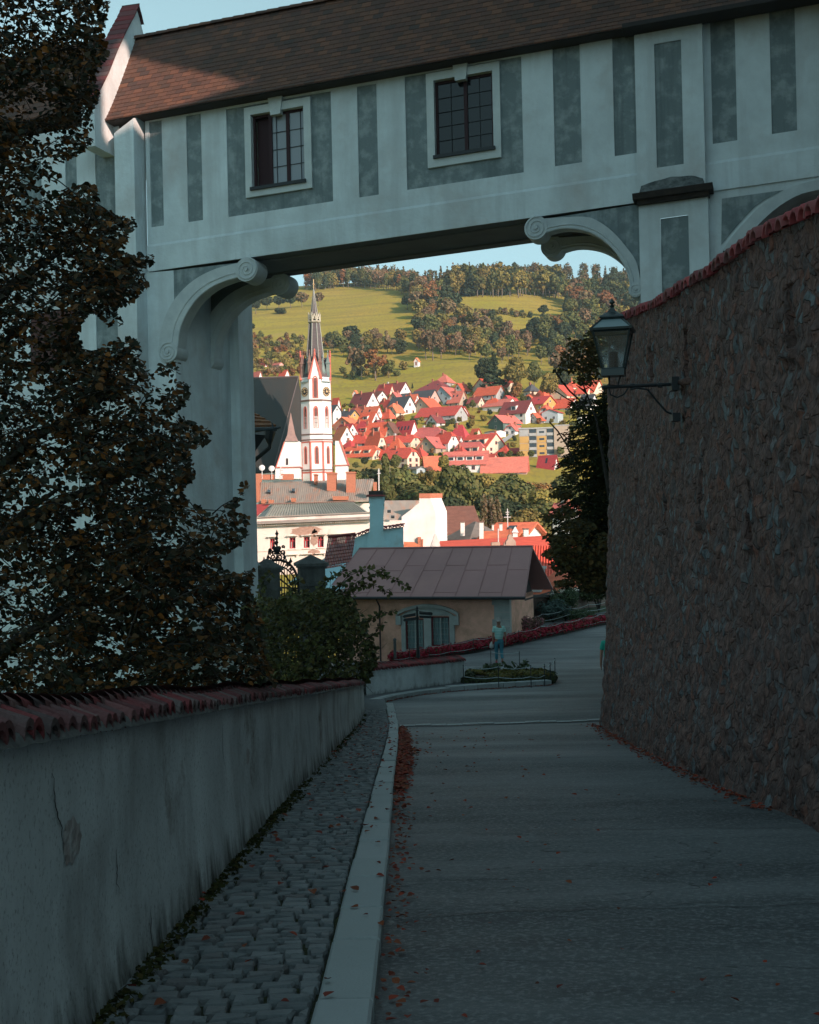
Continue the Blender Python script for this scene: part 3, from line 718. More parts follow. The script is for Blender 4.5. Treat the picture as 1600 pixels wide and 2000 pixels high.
M['bracket_dark']=mat('bracket_back_plaster',(.20,.22,.24),(.15,.17,.19),2,.9)
outL=[(312,690),(313,668),(318,640),(331,605),(352,574),(383,546),(420,527),(455,517),(490,510)]
inL=[(346,690),(349,668),(353,640),(366,611),(386,583),(413,561),(442,548),(466,541),(488,537)]
r20=FP(500,520)[0]-FP(478,520)[0]
bracket(FPs(outL),FPs(inL),(FP(300,535)[0],-.03),.0,.55,M['bracket'],M['plaster_grey'],[(*FP(484,527),.35,-1),(*FP(331,688),.30,1)])
outR=[(1060,428),(1138,424),(1169,433),(1199,455),(1226,486),(1243,512),(1251,547),(1252,570)]
inR=[(1055,458),(1094,446),(1130,447),(1162,457),(1190,477),(1212,503),(1228,534),(1234,566)]
bracket(FPs(outR),FPs(inR),(FP(1249,402)[0],-.03),.0,.55,M['bracket'],M['plaster_grey'],[(*FP(1048,446),.32,1),(*FP(1243,566),.20,-1)])
# the same brackets on the far face of the bridge (same shapes, one bridge width back)
nb=TH-.5
def shiftb(lst): return FPs(lst)
def rel(l): return [(a,b) for a,b in FPs(l)]
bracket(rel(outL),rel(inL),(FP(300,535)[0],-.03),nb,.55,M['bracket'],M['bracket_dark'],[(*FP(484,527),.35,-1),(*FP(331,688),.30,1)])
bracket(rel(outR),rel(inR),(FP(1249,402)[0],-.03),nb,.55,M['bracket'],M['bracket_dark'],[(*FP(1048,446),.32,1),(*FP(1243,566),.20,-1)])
# right hand arch beyond the pier
outA=[(1412,490),(1428,466),(1453,437),(1487,403),(1534,372),(1600,352),(1680,352),(1740,385),(1780,440)]
inA=[(1436,497),(1446,478),(1472,450),(1503,419),(1537,394),(1575,377),(1630,370),(1680,385),(1740,440)]
b=MB(); O_=bez(FPs(outA),30); I_=bez(FPs(inA),30)
for i in range(30):
    a,c,d,e=O_[i],O_[i+1],I_[i],I_[i+1]
    b.quad(W(*d,-.07),W(*e,-.07),W(*c,-.07),W(*a,-.07)); b.quad(W(*d,-.07),W(*d,TH),W(*e,TH),W(*e,-.07)); b.quad(W(*a,-.07),W(*c,-.07),W(*c,0.02),W(*a,0.02))
ao=obj('arch',b,M['bracket'],bridge)
s=MB(); 
for i in range(30):
    a,c=O_[i],O_[i+1]; s.quad(W(a[0],a[1],.02),W(c[0],c[1],.02),W(c[0],.02,.02),W(a[0],.02,.02))
ua=up1-.15; s.quad(W(ua,-8,.02),W(O_[0][0],-8,.02),W(O_[0][0],.02,.02),W(ua,.02,.02))
s2=MB(); pts=[FP(1410,388),FP(1532,371)]+[p for p in reversed(bez(FPs([(1409,478),(1424,460),(1449,431),(1483,397),(1532,371)]),10))]
s2.poly([W(*p,-.004) for p in pts])
obj('spandrel_wall',s,M['plaster'],ao); obj('spandrel_panel',s2,M['plaster_grey'],ao)
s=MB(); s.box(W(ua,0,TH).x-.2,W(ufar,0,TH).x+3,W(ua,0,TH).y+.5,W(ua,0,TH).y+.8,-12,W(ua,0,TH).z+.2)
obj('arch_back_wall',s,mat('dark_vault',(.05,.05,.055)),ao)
# ---- left wing of the bridge beyond the buttress, seen through the leaves
mb=MB(); mp=MB()
wst=[rq((185,268),(229,262),(190,500),(236,496)),rq((126,300),(148,297),(130,398),(152,394)),rq((38,320),(78,315),(44,470),(86,466)),rq((186,600),(240,596),(190,700),(244,700))]
uL=FP(-160,400)[0]; uB=FP(231,400)[0]
zt2=FP(170,268)[1]
gridwall(mb,uL,uB,-14,zt2+.35,wst,.0,0,.04)
lw_=obj('wing_wall',mb,M['plaster'],bridge); 
for q in wst: mp=MB(); mp.quad(W(q[0],q[2],.04),W(q[1],q[2],.04),W(q[1],q[3],.04),W(q[0],q[3],.04)); obj('plaster_panel',mp,M['plaster_grey'],lw_)
br=MB(); br.quad(W(*FP(60,615),-.004),W(*FP(60,735),-.004),W(*FP(150,715),-.004),W(*FP(150,600),-.004)); br.f[-1].reverse()
obj('bare_brick_patch',br,mat('bare_brick',(.13,.055,.05),(.07,.045,.045),5,.9,.5,12,stretch=(1,1,4)),lw_)
# buttress pilaster with pointed head between wing and bridge
bt=MB(); b0=FP(230,400,-.5)[0]; b1=FP(268,400,-.5)[0]; zb=FP(270,222,-.5)[1]; zb2=FP(232,262,-.5)[1]
bt.add([W(b0,-14,-.75),W(b1,-14,-.75),W(b1,-14,.1),W(b0,-14,.1),W(b0,zb2,-.62),W(b1,zb2+.35,-.62),W(b1,zb+.1,.1),W(b0,zb2+.5,.1)],
  [(0,1,5,4),(1,2,6,5),(2,3,7,6),(3,0,4,7),(4,5,6,7)])
obj('buttress',bt,M['plaster'],bridge)
# ---- roof
eav=FP(500,182,-.55)[1]; rid=FP(500,30,1.55)[1]
rl=FP(205,238,-.55)[0]; NR=19
def rprof(t): # t 0..1 eave->ridge : n, z
    return -.55+2.1*t, eav+(rid-eav)*(t**1.12*.93+.07*t)
random.seed(9)
def roof_rows(mb,u0,u1,NR,tw,prof,skewl=0,lift=.035):
    for i in range(NR):
        t0=i/NR; t1=(i+1.25)/NR; n0,z0=prof(t0); n1,z1=prof(min(t1,1.02))
        u=u0-(i%2)*tw/2
        while u<u1:
            a=max(u,u0); b=min(u+tw*.965,u1)
            if b-a>.03:
                dz=rnd(-.006,.008); l=lift+dz
                p=[W(a,z0+l-.012,n0-.012),W(b,z0+l-.012,n0-.012),W(b,z1+.004,n1),W(a,z1+.004,n1)]
                q=[W(a,z0-.02,n0+.01),W(b,z0-.02,n0+.01)]
                mb.add(p+q,[(0,1,2,3),(4,5,1,0)])
            u+=tw
mb=MB(); roof_rows(mb,rl,ufar,NR,.30,rprof)
ro=obj('roof',mb,M['tile_dark'],bridge)
mb=MB()
n0,z0=rprof(0); n1,z1=rprof(1); 
ed=[rprof(i/10) for i in range(11)]
for (a,b) in zip(ed,ed[1:]): mb.quad(W(rl,a[1]-.02,a[0]),W(ufar,a[1]-.02,a[0]),W(ufar,b[1]-.02,b[0]),W(rl,b[1]-.02,b[0]))
mb.quad(W(rl,z1,n1),W(ufar,z1,n1),W(ufar,z0,TH+.55),W(rl,z0,TH+.55))
mb.quad(W(rl,z0-.04,n0),W(rl,z0-.04,.3),W(ufar,z0-.04,.3),W(ufar,z0-.04,n0))
obj('roof_boarding',mb,mat('dark_boards',(.05,.045,.045)),ro)
mb=MB(); u=rl
while u<ufar:
    m=7
    prf=[]
    for (uu,s_) in ((0,1.05),(.40,.9)):
        for j in range(m):
            an=math.pi*j/(m-1); prf.append(W(u+uu,z1-.03+math.sin(an)*.13*s_,n1+math.cos(an)*.15*s_))
    mb.add(prf,[(j,j+1,m+j+1,m+j) for j in range(m-1)]); u+=.37
obj('ridge_tiles',mb,M['tile_dark'],ro)
# thick dark eave over the right pilaster
mb=MB(); wbox(mb,pu0-.25,ufar,eav-.16,eav-.045,-.95,-.2); obj('eave_board',mb,mat('dark_eave',(.04,.035,.035)),ro)
# ---- gable parapet at the left end: a cross wall rising through the roof
gp=MB()
def pp(px,py,n): return FP(px,py,n)
g0=rl-.42
prof2=[(-1.15,-.9),(-1.15,.35),(-.95,.75),(-.4,1.45),(.2,2.35),(.8,3.15),(1.3,3.75),(1.62,4.2),(1.9,3.75),(2.6,2.6),(3.6,.8),(4.0,-.9)]
zk=eav
a=[W(g0,zk+z-BK*0,n) for n,z in prof2]
gp.prism(a,BU*.42)
gpo=obj('gable_parapet',gp,M['plaster'],bridge)
mb=MB(); cp=[W(g0+.21,zk+z+.02,n) for n,z in prof2[1:9]]
for i in range(len(cp)-1):
    k=max(1,int((cp[i+1]-cp[i]).length/.22))
    for j in range(k):
        p=cp[i].lerp(cp[i+1],j/k); q=cp[i].lerp(cp[i+1],(j+1.25)/k); up=Vector((0,0,.07))
        s=.30
        mb.add([p-BU*s+up,p+BU*s+up,q+BU*s+up*.4,q-BU*s+up*.4,p-BU*s-up*.3,p+BU*s-up*.3,q+BU*s-up*.3,q-BU*s-up*.3],[(0,1,2,3),(4,5,1,0),(1,5,6,2),(0,3,7,4)])
obj('parapet_tiles',mb,M['tile_lichen'],gpo)
# farther roof behind the parapet
mb=MB(); e2=FP(60,150,0)[1]
NR2=14
def rp2(t): return .1+2.0*t, lerp(FP(60,232,.1)[1],FP(60,105,2.1)[1],t)
roof_rows(mb,uL,g0,NR2,.3,rp2)
ro2=obj('wing_roof',mb,M['tile_dark'],bridge)
mb=MB(); a0,b0_=rp2(0);a1,b1_=rp2(1); mb.quad(W(uL,b0_-.03,a0),W(g0,b0_-.03,a0),W(g0,b1_-.03,a1),W(uL,b1_-.03,a1)); mb.quad(W(uL,b1_,a1),W(g0,b1_,a1),W(g0,b0_,a1+2),W(uL,b0_,a1+2))
obj('roof_boarding',mb,mat('dark_boards2',(.05,.045,.045)),ro2)
# ---------------------------------------------------------------- unseen walls added at the right, sized and placed to shade the lane
M['shade_block']=mat('blocker_plaster',(.30,.30,.29),(.22,.22,.22),.5,.95)
def lit_cut(px,py,Xc,n=0):
    u,z=FP(px,py,n); p=W(u,z,n); t=(Xc-p.x)/SUNV.x; return p+SUNV*t
cb=thing('sun_blocker','tall unseen block added beyond the stone wall to shade the lane','building',(20,0,-3))
XC=10.0
def lc3(p): return p+SUNV*((XC-p.x)/SUNV.x)
c1=[lc3(W(g0+.42,eav-.2,-1.15)),lc3(W(g0+.42,eav+.5,-1.2)),lc3(W(g0+.42,eav+3.1,.75)),lc3(W(g0+.42,eav+2.6,.95)),lit_cut(500,150,XC,-.3),lit_cut(360,200,XC,-.5),lit_cut(215,250,XC,-.9)]
mb=MB()
# blocking face, its hole shaped to drop sun on the parapet and roof
def slab(y0,y1,z0,z1): mb.box(XC,XC+.6,y0,y1,z0,z1)
ys_=sorted(p.y for p in c1); zs_=sorted(p.z for p in c1)
hy0,hy1,hz0,hz1=ys_[0],ys_[-1],zs_[0],zs_[-1]
TOP=33
pts=[(p.y,p.z) for p in c1]
def hull(pp):
    pp=sorted(pp); 
    def half(q):
        o=[]
        for p in q:
            while len(o)>1 and (o[-1][0]-o[-2][0])*(p[1]-o[-2][1])-(o[-1][1]-o[-2][1])*(p[0]-o[-2][0])<=0: o.pop()
            o.append(p)
        return o[:-1]
    return half(pp)+half(pp[::-1])
H=hull(pts)
slab(-26,6,-4,22); slab(6,hy0,-4,TOP); slab(hy1,27.2,-4,TOP); slab(hy0,hy1,-4,hz0); slab(hy0,hy1,hz1,TOP)
cen=((hy0+hy1)/2,(hz0+hz1)/2)
bx=[(hy0,hz0),(hy1,hz0),(hy1,hz1),(hy0,hz1)]
# ring between rectangle and hull
n=48
def rayh(poly,a):
    dx,dy=math.cos(a),math.sin(a); best=None
    for (p,q) in zip(poly,poly[1:]+poly[:1]):
        ex,ey=q[0]-p[0],q[1]-p[1]; det=dx*(-ey)+dy*ex
        if abs(det)<1e-9: continue
        rx,ry=p[0]-cen[0],p[1]-cen[1]
        t=(rx*(-ey)+ry*ex)/det; s=(dx*ry-dy*rx)/det
        if t>0 and -1e-6<=s<=1+1e-6 and (best is None or t>best): best=t
    return (cen[0]+dx*best,cen[1]+dy*best)
for i in range(n):
    a,b=2*math.pi*i/n,2*math.pi*(i+1)/n
    p,q,r_,s_=rayh(H,a),rayh(H,b),rayh(bx,b),rayh(bx,a)
    mb.quad((XC,*p),(XC,*q),(XC,*r_),(XC,*s_))
obj('front_blocker',mb,M['shade_block'],cb)
mb=MB(); mb.box(XC+1.0,XC+1.6,24.5,34.4,-6,26); mb.box(XC+3.6,XC+4.2,34.6,44,-6,24)
obj('end_blocker',mb,M['shade_block'],cb)
mb=MB(); mb.box(25.5,26.2,27.3,58,-10,25); mb.box(26.2,34,57.3,58,-10,25); obj('rear_blocker',mb,M['shade_block'],cb)
# ---------------------------------------------------------------- generic house
def cm(name,c,rough=.85,c2=None,**k):
    if name not in M: M[name]=mat(name,c,c2 or tuple(x*.86 for x in c),k.pop('scale',.35),rough,**k)
    return M[name]
WALLC={'white':(.74,.71,.68),'cream':(.68,.56,.43),'ochre':(.50,.30,.10),'pink':(.55,.33,.28),'grey':(.38,.38,.37),'tan':(.42,.33,.25),'blue':(.38,.44,.46),'salmon':(.50,.22,.15),'greenw':(.10,.16,.14),'brick':(.36,.15,.09)}
ROOFC={'red':(.68,.12,.07),'orange':(.74,.20,.10),'crimson':(.54,.075,.065),'maroon':(.26,.06,.06),'slate':(.085,.09,.10),'brown':(.17,.075,.055),'greyb':(.17,.145,.13),'pinkr':(.60,.16,.13)}
def wallm(k): return cm('house_wall_'+k,WALLC[k])
def roofm(k):
    if 'roof_'+k not in M:
        c=ROOFC[k]; M['roof_'+k]=mat('house_roof_'+k,c,tuple(x*.72 for x in c),1.2,.75,bump=.4,bscale=3,stretch=(1,1,3),c3=tuple(x*.6+.02 for x in c),s3=.25,rand=.10)
    return M['roof_'+k]
M['hwin']=glassmat('far_window',(.035,.045,.055),.12,.6)
M['hframe']=mat('far_window_frame',(.55,.52,.5))
M['hframe_red']=mat('far_window_frame_red',(.32,.06,.05))
M['chim']=mat('brick_chimney',(.42,.16,.10),(.30,.11,.08),2,.9)
M['chimw']=mat('plaster_chimney',(.55,.52,.50),(.42,.40,.39),2,.9)
def window(mb,frame,pane,o,ex,ez,en,cx,cz,w,h,fm=1):
    pass
def add_windows(body,ox,ax,nrm,L_,H_,rows,cols,w,h,fr,z0=0,skip=()):
    """ox origin, ax along, nrm outward, all local"""
    up=Vector((0,0,1)); k=0
    for r in range(rows):
        for c in range(cols):
            k+=1
            if (r,c) in skip: continue
            cx=L_*(c+.5)/cols; cz=z0+(H_-z0)*(r+.52)/rows
            mb=MB(); o=ox+ax*cx+up*cz
            def rect(hw,hh,off): return [o+ax*sx*hw+up*sz*hh+nrm*off for sx,sz in ((-1,-1),(1,-1),(1,1),(-1,1))]
            a=rect(w/2+.12,h/2+.12,.0); b=rect(w/2+.12,h/2+.12,.05); c_=rect(w/2,h/2,.05); d=rect(w/2,h/2,.01)
            mb.add(a+b+c_,[(i,(i+1)%4,4+(i+1)%4,4+i) for i in range(4)]+[(4+i,4+(i+1)%4,8+(i+1)%4,8+i) for i in range(4)],0)
            mb.add(rect(w/2,h/2,.02),[(0,1,2,3)],1)
            mb.add([o-ax*.04-up*h/2+nrm*.04,o+ax*.04-up*h/2+nrm*.04,o+ax*.04+up*h/2+nrm*.04,o-ax*.04+up*h/2+nrm*.04],[(0,1,2,3)],0)
            mb.M=WM[body]; mb2=MB(); mb2.v=[WM[body]@v for v in mb.v]; mb2.f=mb.f; mb2.m=mb.m
            obj('window',mb2,[fr,M['hwin']],body)
def house(label,xs,ys,wall='white',roof='red',gable='R',th=42,rt='gable',rows=2,cl=3,cr=2,chim=1,dorm=0,sky=0,d=None,fr=None,cat='house',name='house',group=None,over=.65,band=None,wscale=1.0,balc=False,chw=None,gh=None):
    xL,xS,xR=xs; yb,ye,yr=ys; th=R(th); d0=d
    if d is None:
        p=G(xS,yb); d=p.y
    p=P(xS,yb,d); k=d/F; ta=p.x/p.y
    Lm=(xS-xL)*k/max(.15,(math.cos(th)+math.sin(th)*ta)); Rm=(xR-xS)*k/max(.15,(math.sin(th)-math.cos(th)*ta))
    hs_=1.2 if d0 is None else 1.0; Lm*=hs_; Rm*=hs_
    H_=(yb-ye)*k*hs_; RH=(ye-yr)*k*(1.45 if d0 is None else 1.0)
    base=-3.0
    t=thing(name,label,cat,(p.x,p.y,p.z),-th,group)
    T=WM[t]
    def ob(nm,mb,ms,par,**kw):
        mb.v=[T@v for v in mb.v]; return obj(nm,mb,ms,par,**kw)
    b=MB(); xm=0
    b.box(-Lm,0,0,Rm,base,H_)
    # gable triangles
    tp_=rt
    if gable=='R': A,B=Lm,Rm
    else: A,B=Rm,Lm
    def map_(a,c,z): # a along ridge dir from corner side (0..A), c across (0..B)
        return Vector((-a,c,z)) if gable=='R' else Vector((-c,a,z))
    hip0= B*.5 if rt=='hip' else (B*.22 if rt=='half' else 0)
    hip0=min(hip0,A*.45)
    zc= H_ + RH*(1-.44) if rt=='half' else H_
    if rt=='gable':
        for a in (0,A): b.add([map_(a,0,H_),map_(a,B,H_),map_(a,B/2,H_+RH)],[(0,1,2)])
    if rt=='half':
        q=(zc-H_)/RH
        for a in (0,A): b.add([map_(a,0,H_),map_(a,B,H_),map_(a,B*(1-q/2),zc),map_(a,B*q/2,zc)],[(0,1,2,3)])
    body=ob('wall',b,wallm(wall),t)
    if band:
        bb=MB(); bb.box(-Lm-.04,.04,-.04,Rm+.04,H_*.42-.3,H_*.42); ob('wall_band',bb,wallm(band),body)
    r=MB(); o=over; sl=RH/(B/2); thk=.22
    def roofpt(a,c,z): return map_(a,c,z)
    ez=H_-o*sl
    tops=[]
    if rt=='hip':
        P0=[(-o,-o,H_-o*sl),(A+o,-o,H_-o*sl),(A+o,B+o,H_-o*sl),(-o,B+o,H_-o*sl)]
        R0,R1=(hip0,B/2,H_+RH),(A-hip0,B/2,H_+RH)
        F_=[[P0[0],P0[1],R1,R0],[P0[2],P0[3],R0,R1],[P0[3],P0[0],R0],[P0[1],P0[2],R1]]
    elif rt=='gable':
        P0=[(-o,-o,ez),(A+o,-o,ez),(A+o,B+o,ez),(-o,B+o,ez)]; R0,R1=(-o,B/2,H_+RH),(A+o,B/2,H_+RH)
        F_=[[P0[0],P0[1],R1,R0],[P0[2],P0[3],R0,R1]]
    else:
        q=(zc-H_)/RH; P0=[(-o,-o,ez),(A+o,-o,ez),(A+o,B+o,ez),(-o,B+o,ez)]
        R0,R1=(hip0*.9,B/2,H_+RH),(A-hip0*.9,B/2,H_+RH)
        a0,a1=(-o,B*q/2,zc),(-o,B*(1-q/2),zc); b0,b1=(A+o,B*q/2,zc),(A+o,B*(1-q/2),zc)
        F_=[[P0[0],P0[1],b0,R1,R0,a0],[P0[2],P0[3],a1,R0,R1,b1],[a1,a0,R0],[b0,b1,R1]]
    for f in F_:
        v=[map_(*q) for q in f]; n=(v[1]-v[0]).cross(v[2]-v[0]).normalized()
        if n.z<0: n=-n
        top=[q+Vector((0,0,thk)) for q in v]
        r.add(top+v,[tuple(range(len(v)))]+[tuple(range(len(v),2*len(v)))]+[(i,(i+1)%len(v),len(v)+(i+1)%len(v),len(v)+i) for i in range(len(v))])
    ro=ob('roof',r,roofm(roof),t)
    if chim:
        for j in range(chim):
            a=A*(.3+.4*j) if chim>1 else A*.62; c=B*.5+.5*(1 if j%2 else -1); q=map_(a,c,H_+RH)
            m_=MB(); m_.box(q.x-.45,q.x+.45,q.y-.35,q.y+.35,H_+RH*.55,H_+RH+1.0); m_.box(q.x-.52,q.x+.52,q.y-.42,q.y+.42,H_+RH+1.003,H_+RH+1.15)
            ob('chimney',m_,M['chimw'] if (chw or j%2) else M['chim'],ro)
    # skylights / dormers on the slope that faces the lane
    for j in range(sky):
        a=A*(j+1)/(sky+1); t0=.5; c=B/2*t0; z=H_+RH*t0+thk+.05
        m_=MB(); v=[map_(a-.45,c-.4,z-.4*sl),map_(a+.45,c-.4,z-.4*sl),map_(a+.45,c+.4,z+.4*sl),map_(a-.45,c+.4,z+.4*sl)]
        m_.prism(v,(0,0,.06)); ob('skylight',m_,M['hwin'],ro)
    for j in range(dorm):
        a=A*(j+.75)/(dorm+.5); w2=min(1.5,A/dorm*.36); c0=B*.10; zb=H_+RH*.2; zt=H_+RH*.66; c1=B*.34
        m_=MB()
        v=[map_(a-w2,c0,zb),map_(a+w2,c0,zb),map_(a+w2,c0,zt-.5),map_(a-w2,c0,zt-.5)]; bk=[map_(a-w2,c1,zb),map_(a+w2,c1,zb),map_(a+w2,c1,zt),map_(a-w2,c1,zt)]
        m_.add(v+bk,[(0,1,2,3),(0,3,7,4),(1,2,6,5)],0)
        tpv=[map_(a-w2-.2,c0-.3,zt-.5),map_(a+w2+.2,c0-.3,zt-.5),map_(a+w2+.2,c1+.6,zt+.25),map_(a-w2-.2,c1+.6,zt+.25)]
        m_.prism(tpv,(0,0,.15),1)
        g=[map_(a-w2*.7,c0-.04,zb+.35),map_(a+w2*.7,c0-.04,zb+.35),map_(a+w2*.7,c0-.04,zt-.7),map_(a-w2*.7,c0-.04,zt-.7)]
        m_.add(g,[(0,1,2,3)],2)
        ob('dormer',m_,[wallm(wall),roofm(roof),M['hwin']],ro)
    f=fr or M['hframe']; ww=1.15*wscale; wh=1.35*wscale
    if rows and cl and Lm>2.5: add_windows(body,Vector((-Lm,0,0)),Vector((1,0,0)),Vector((0,-1,0)),Lm,H_,rows,cl,min(ww,Lm/cl*.5),min(wh,H_/rows*.55),f)
    if rows and cr and Rm>2.5:
        add_windows(body,Vector((0,0,0)),Vector((0,1,0)),Vector((1,0,0)),Rm,H_,rows,cr,min(ww,Rm/cr*.5),min(wh,H_/rows*.55),f)
        if gable=='R' and rt!='hip' and RH>2: add_windows(body,Vector((0,Rm*.3,H_)),Vector((0,1,0)),Vector((1,0,0)),Rm*.4,RH*.6,1,1,min(1.0,Rm*.16),min(1.2,RH*.3),f)
    if gable=='L' and rt!='hip' and RH>2 and cl: add_windows(body,Vector((-Lm*.7,0,H_)),Vector((1,0,0)),Vector((0,-1,0)),Lm*.4,RH*.6,1,1,min(1.0,Lm*.16),min(1.2,RH*.3),f)
    if balc:
        m_=MB(); m_.box(-Lm*.9,-.3,-1.3,-.003,H_*.48,H_*.48+.15)
        for q in range(12):
            x=lerp(-Lm*.9,-.35,q/11); m_.box(x,x+.05,-1.28,-1.23,H_*.48+.15,H_*.48+1.05)
        m_.box(-Lm*.9,-.3,-1.3,-1.2,H_*.48+1.05,H_*.48+1.12)
        ob('balcony',m_,M['hframe'],body)
    return t,dict(L=Lm,Rm=Rm,H=H_,RH=RH,ob=ob,roof=ro,body=body,T=T)
def z3(x,y=None): return 640+x/6.154 if y is None else (640+x/6.154,720+y/6.154)
def A3(xs): return [640+x/6.154 for x in xs]
def Y3(ys): return [720+y/6.154 for y in ys]
def A4(xs): return [880+x/5.714 for x in xs]
def Y4(ys): return [720+y/5.714 for y in ys]
rf=M['hframe_red']
# upper rows, left half of the slope
H3=[
 ('white house with maroon roof highest on the left, meadow directly behind',(610,870,985),(350,290,205),dict(roof='maroon',wall='white',rt='gable',rows=1,cl=3,chim=2,sky=1,th=38)),
 ('dark red hipped villa under the shaded slope at the top right',(1095,1400,1560),(300,255,165),dict(roof='maroon',rt='hip',rows=1,chim=1,sky=2,th=30,gable='R')),
 ('maroon roofed white cottage behind the church spire shoulder, below the small chapel',(290,470,600),(500,440,335),dict(roof='maroon',rows=1,cl=2,cr=2,chim=1,sky=1,th=48)),
 ('low white house with brown gable just right of the maroon cottage',(480,600,700),(415,350,300),dict(roof='brown',rows=1,cl=2,cr=1,chim=1,th=45)),
 ('long low garage building with dark roof under the top villa',(900,1040,1080),(385,350,312),dict(roof='slate',rows=1,cl=3,cr=1,chim=0,wall='blue',th=30)),
 ('white house with slate grey roof and red trimmed gable, facing the river',(745,915,1045),(555,485,385),dict(roof='slate',rows=1,cl=2,cr=2,chim=0,fr=rf,th=42,sky=1)),
 ('big slate roofed house with pink gable behind the slate grey one',(1010,1210,1345),(470,405,305),dict(roof='slate',wall='pink',rows=1,cl=2,cr=1,chim=0,th=42)),
 ('pale blue gabled house with pinkish red roof on the upper right',(1300,1480,1590),(450,345,265),dict(roof='pinkr',wall='blue',gable='L',rows=2,cl=2,cr=1,chim=0,th=35)),
 ('tan gabled house with bright red cross roof below the pink gable',(1045,1235,1360),(550,480,393),dict(roof='red',wall='tan',gable='L',rows=1,cl=1,cr=1,chim=1,th=40)),
 ('two storey grey apartment house with crimson roof and balconies',(1130,1530,1660),(660,570,490),dict(roof='crimson',wall='grey',rows=2,cl=4,cr=1,chim=0,balc=True,th=32,rt='gable')),
 ('ochre walled house with slate roof right beside the tower',(95,255,375),(680,600,540),dict(roof='slate',wall='ochre',rows=1,cl=2,cr=1,chim=2,th=45)),
 ('tall white gable just touching the church tower',(20,70,150),(700,545,490),dict(roof='slate',wall='white',rows=1,cl=1,cr=1,chim=0,th=48)),
 ('wide orange roofed house with white gable on its right end',(345,575,650),(640,580,497),dict(roof='orange',rows=1,cl=3,cr=1,chim=1,sky=2,th=40)),
 ('orange roofed house with a small front dormer below the wide orange one',(385,530,620),(685,640,560),dict(roof='red',rows=1,cl=1,cr=1,chim=0,dorm=1,th=40)),
 ('salmon gabled house beside the tower, topmost of the salmon ones',(105,290,385),(765,685,620),dict(roof='orange',wall='salmon',gable='L',rows=1,cl=2,cr=2,chim=1,th=38)),
 ('narrow white gabled house with dark red roof under the salmon one',(120,240,345),(855,785,708),dict(roof='crimson',rows=1,cl=1,cr=1,chim=1,th=50)),
 ('white house with plain orange roof, lowest one touching the tower',(85,160,290),(935,850,755),dict(roof='orange',gable='R',rows=1,cl=1,cr=1,chim=0,th=60,wall='white')),
 ('long bright red roofed house with a triangular front gable',(365,690,760),(825,790,690),dict(roof='red',wall='tan',rows=1,cl=4,cr=1,chim=1,dorm=2,th=28)),
 ('small tan gable house in the middle of the red roofs',(690,800,850),(830,770,690),dict(roof='brown',wall='tan',gable='L',rows=1,cl=1,cr=0,chim=0,th=35)),
 ('house with steep red roof carrying four skylights and a white gable',(820,985,1080),(830,810,683),dict(roof='crimson',rows=0,cl=1,cr=1,chim=0,sky=4,th=45)),
 ('wide pink red hipped house with grey front wall, centre of the rows',(1025,1300,1440),(855,825,737),dict(roof='pinkr',wall='grey',rt='half',rows=1,cl=4,cr=1,chim=2,th=30)),
 ('hipped red roof house with shaded white bay, left of the centre',(265,470,545),(940,890,825),dict(roof='red',rt='hip',wall='white',rows=1,cl=3,cr=1,chim=2,th=32)),
 ('red half hipped house with cream gable facing right, beside the shaded bay',(475,600,690),(1000,935,820),dict(roof='red',rt='half',wall='cream',rows=1,cl=1,cr=2,chim=1,th=48)),
 ('red roofed villa with dark veranda left of the tall poplar shadow',(690,1000,1105),(960,890,830),dict(roof='red',wall='cream',rt='half',rows=1,cl=4,cr=1,chim=2,balc=True,th=34)),
 ('tan gabled house between the veranda villa and the white corner house',(1110,1300,1420),(1020,955,865),dict(roof='pinkr',wall='tan',gable='L',rows=1,cl=2,cr=1,chim=0,sky=1,th=38)),
 ('white corner house with red half hipped roof, tallest in its row',(1290,1450,1560),(1000,900,815),dict(roof='red',rt='half',wall='white',rows=1,cl=2,cr=1,chim=1,th=45)),
 ('low wide red roofed house with three little dormers, lowest left',(205,540,650),(1100,1050,968),dict(roof='red',wall='cream',rt='half',rows=1,cl=4,cr=2,chim=1,dorm=3,th=34)),
 ('cream villa with half hipped red roof rising over the river trees',(690,960,1085),(1200,1085,1005),dict(roof='red',rt='half',wall='cream',rows=2,cl=3,cr=2,chim=1,sky=1,th=42,fr=rf)),
 ('plain bright orange roof of a shed by the lamp mast',(1155,1180,1350),(1240,1205,1105),dict(roof='orange',rows=1,cl=0,cr=3,chim=0,gable='L',th=80)),
 ('pale blue flat garage below the cream villa',(970,1070,1160),(1265,1215,1196),dict(roof='greyb',wall='blue',rows=1,cl=1,cr=1,chim=0,th=50)),
 ('red roof between the tower foot and the garden trees',(60,110,150),(520,470,395),dict(roof='red',rows=0,chim=0,th=45)),
]
for i,(lab,xs,ys,kw) in enumerate(H3): house(lab,A3(xs),Y3(ys),group='houses on the hillside across the river',**kw)
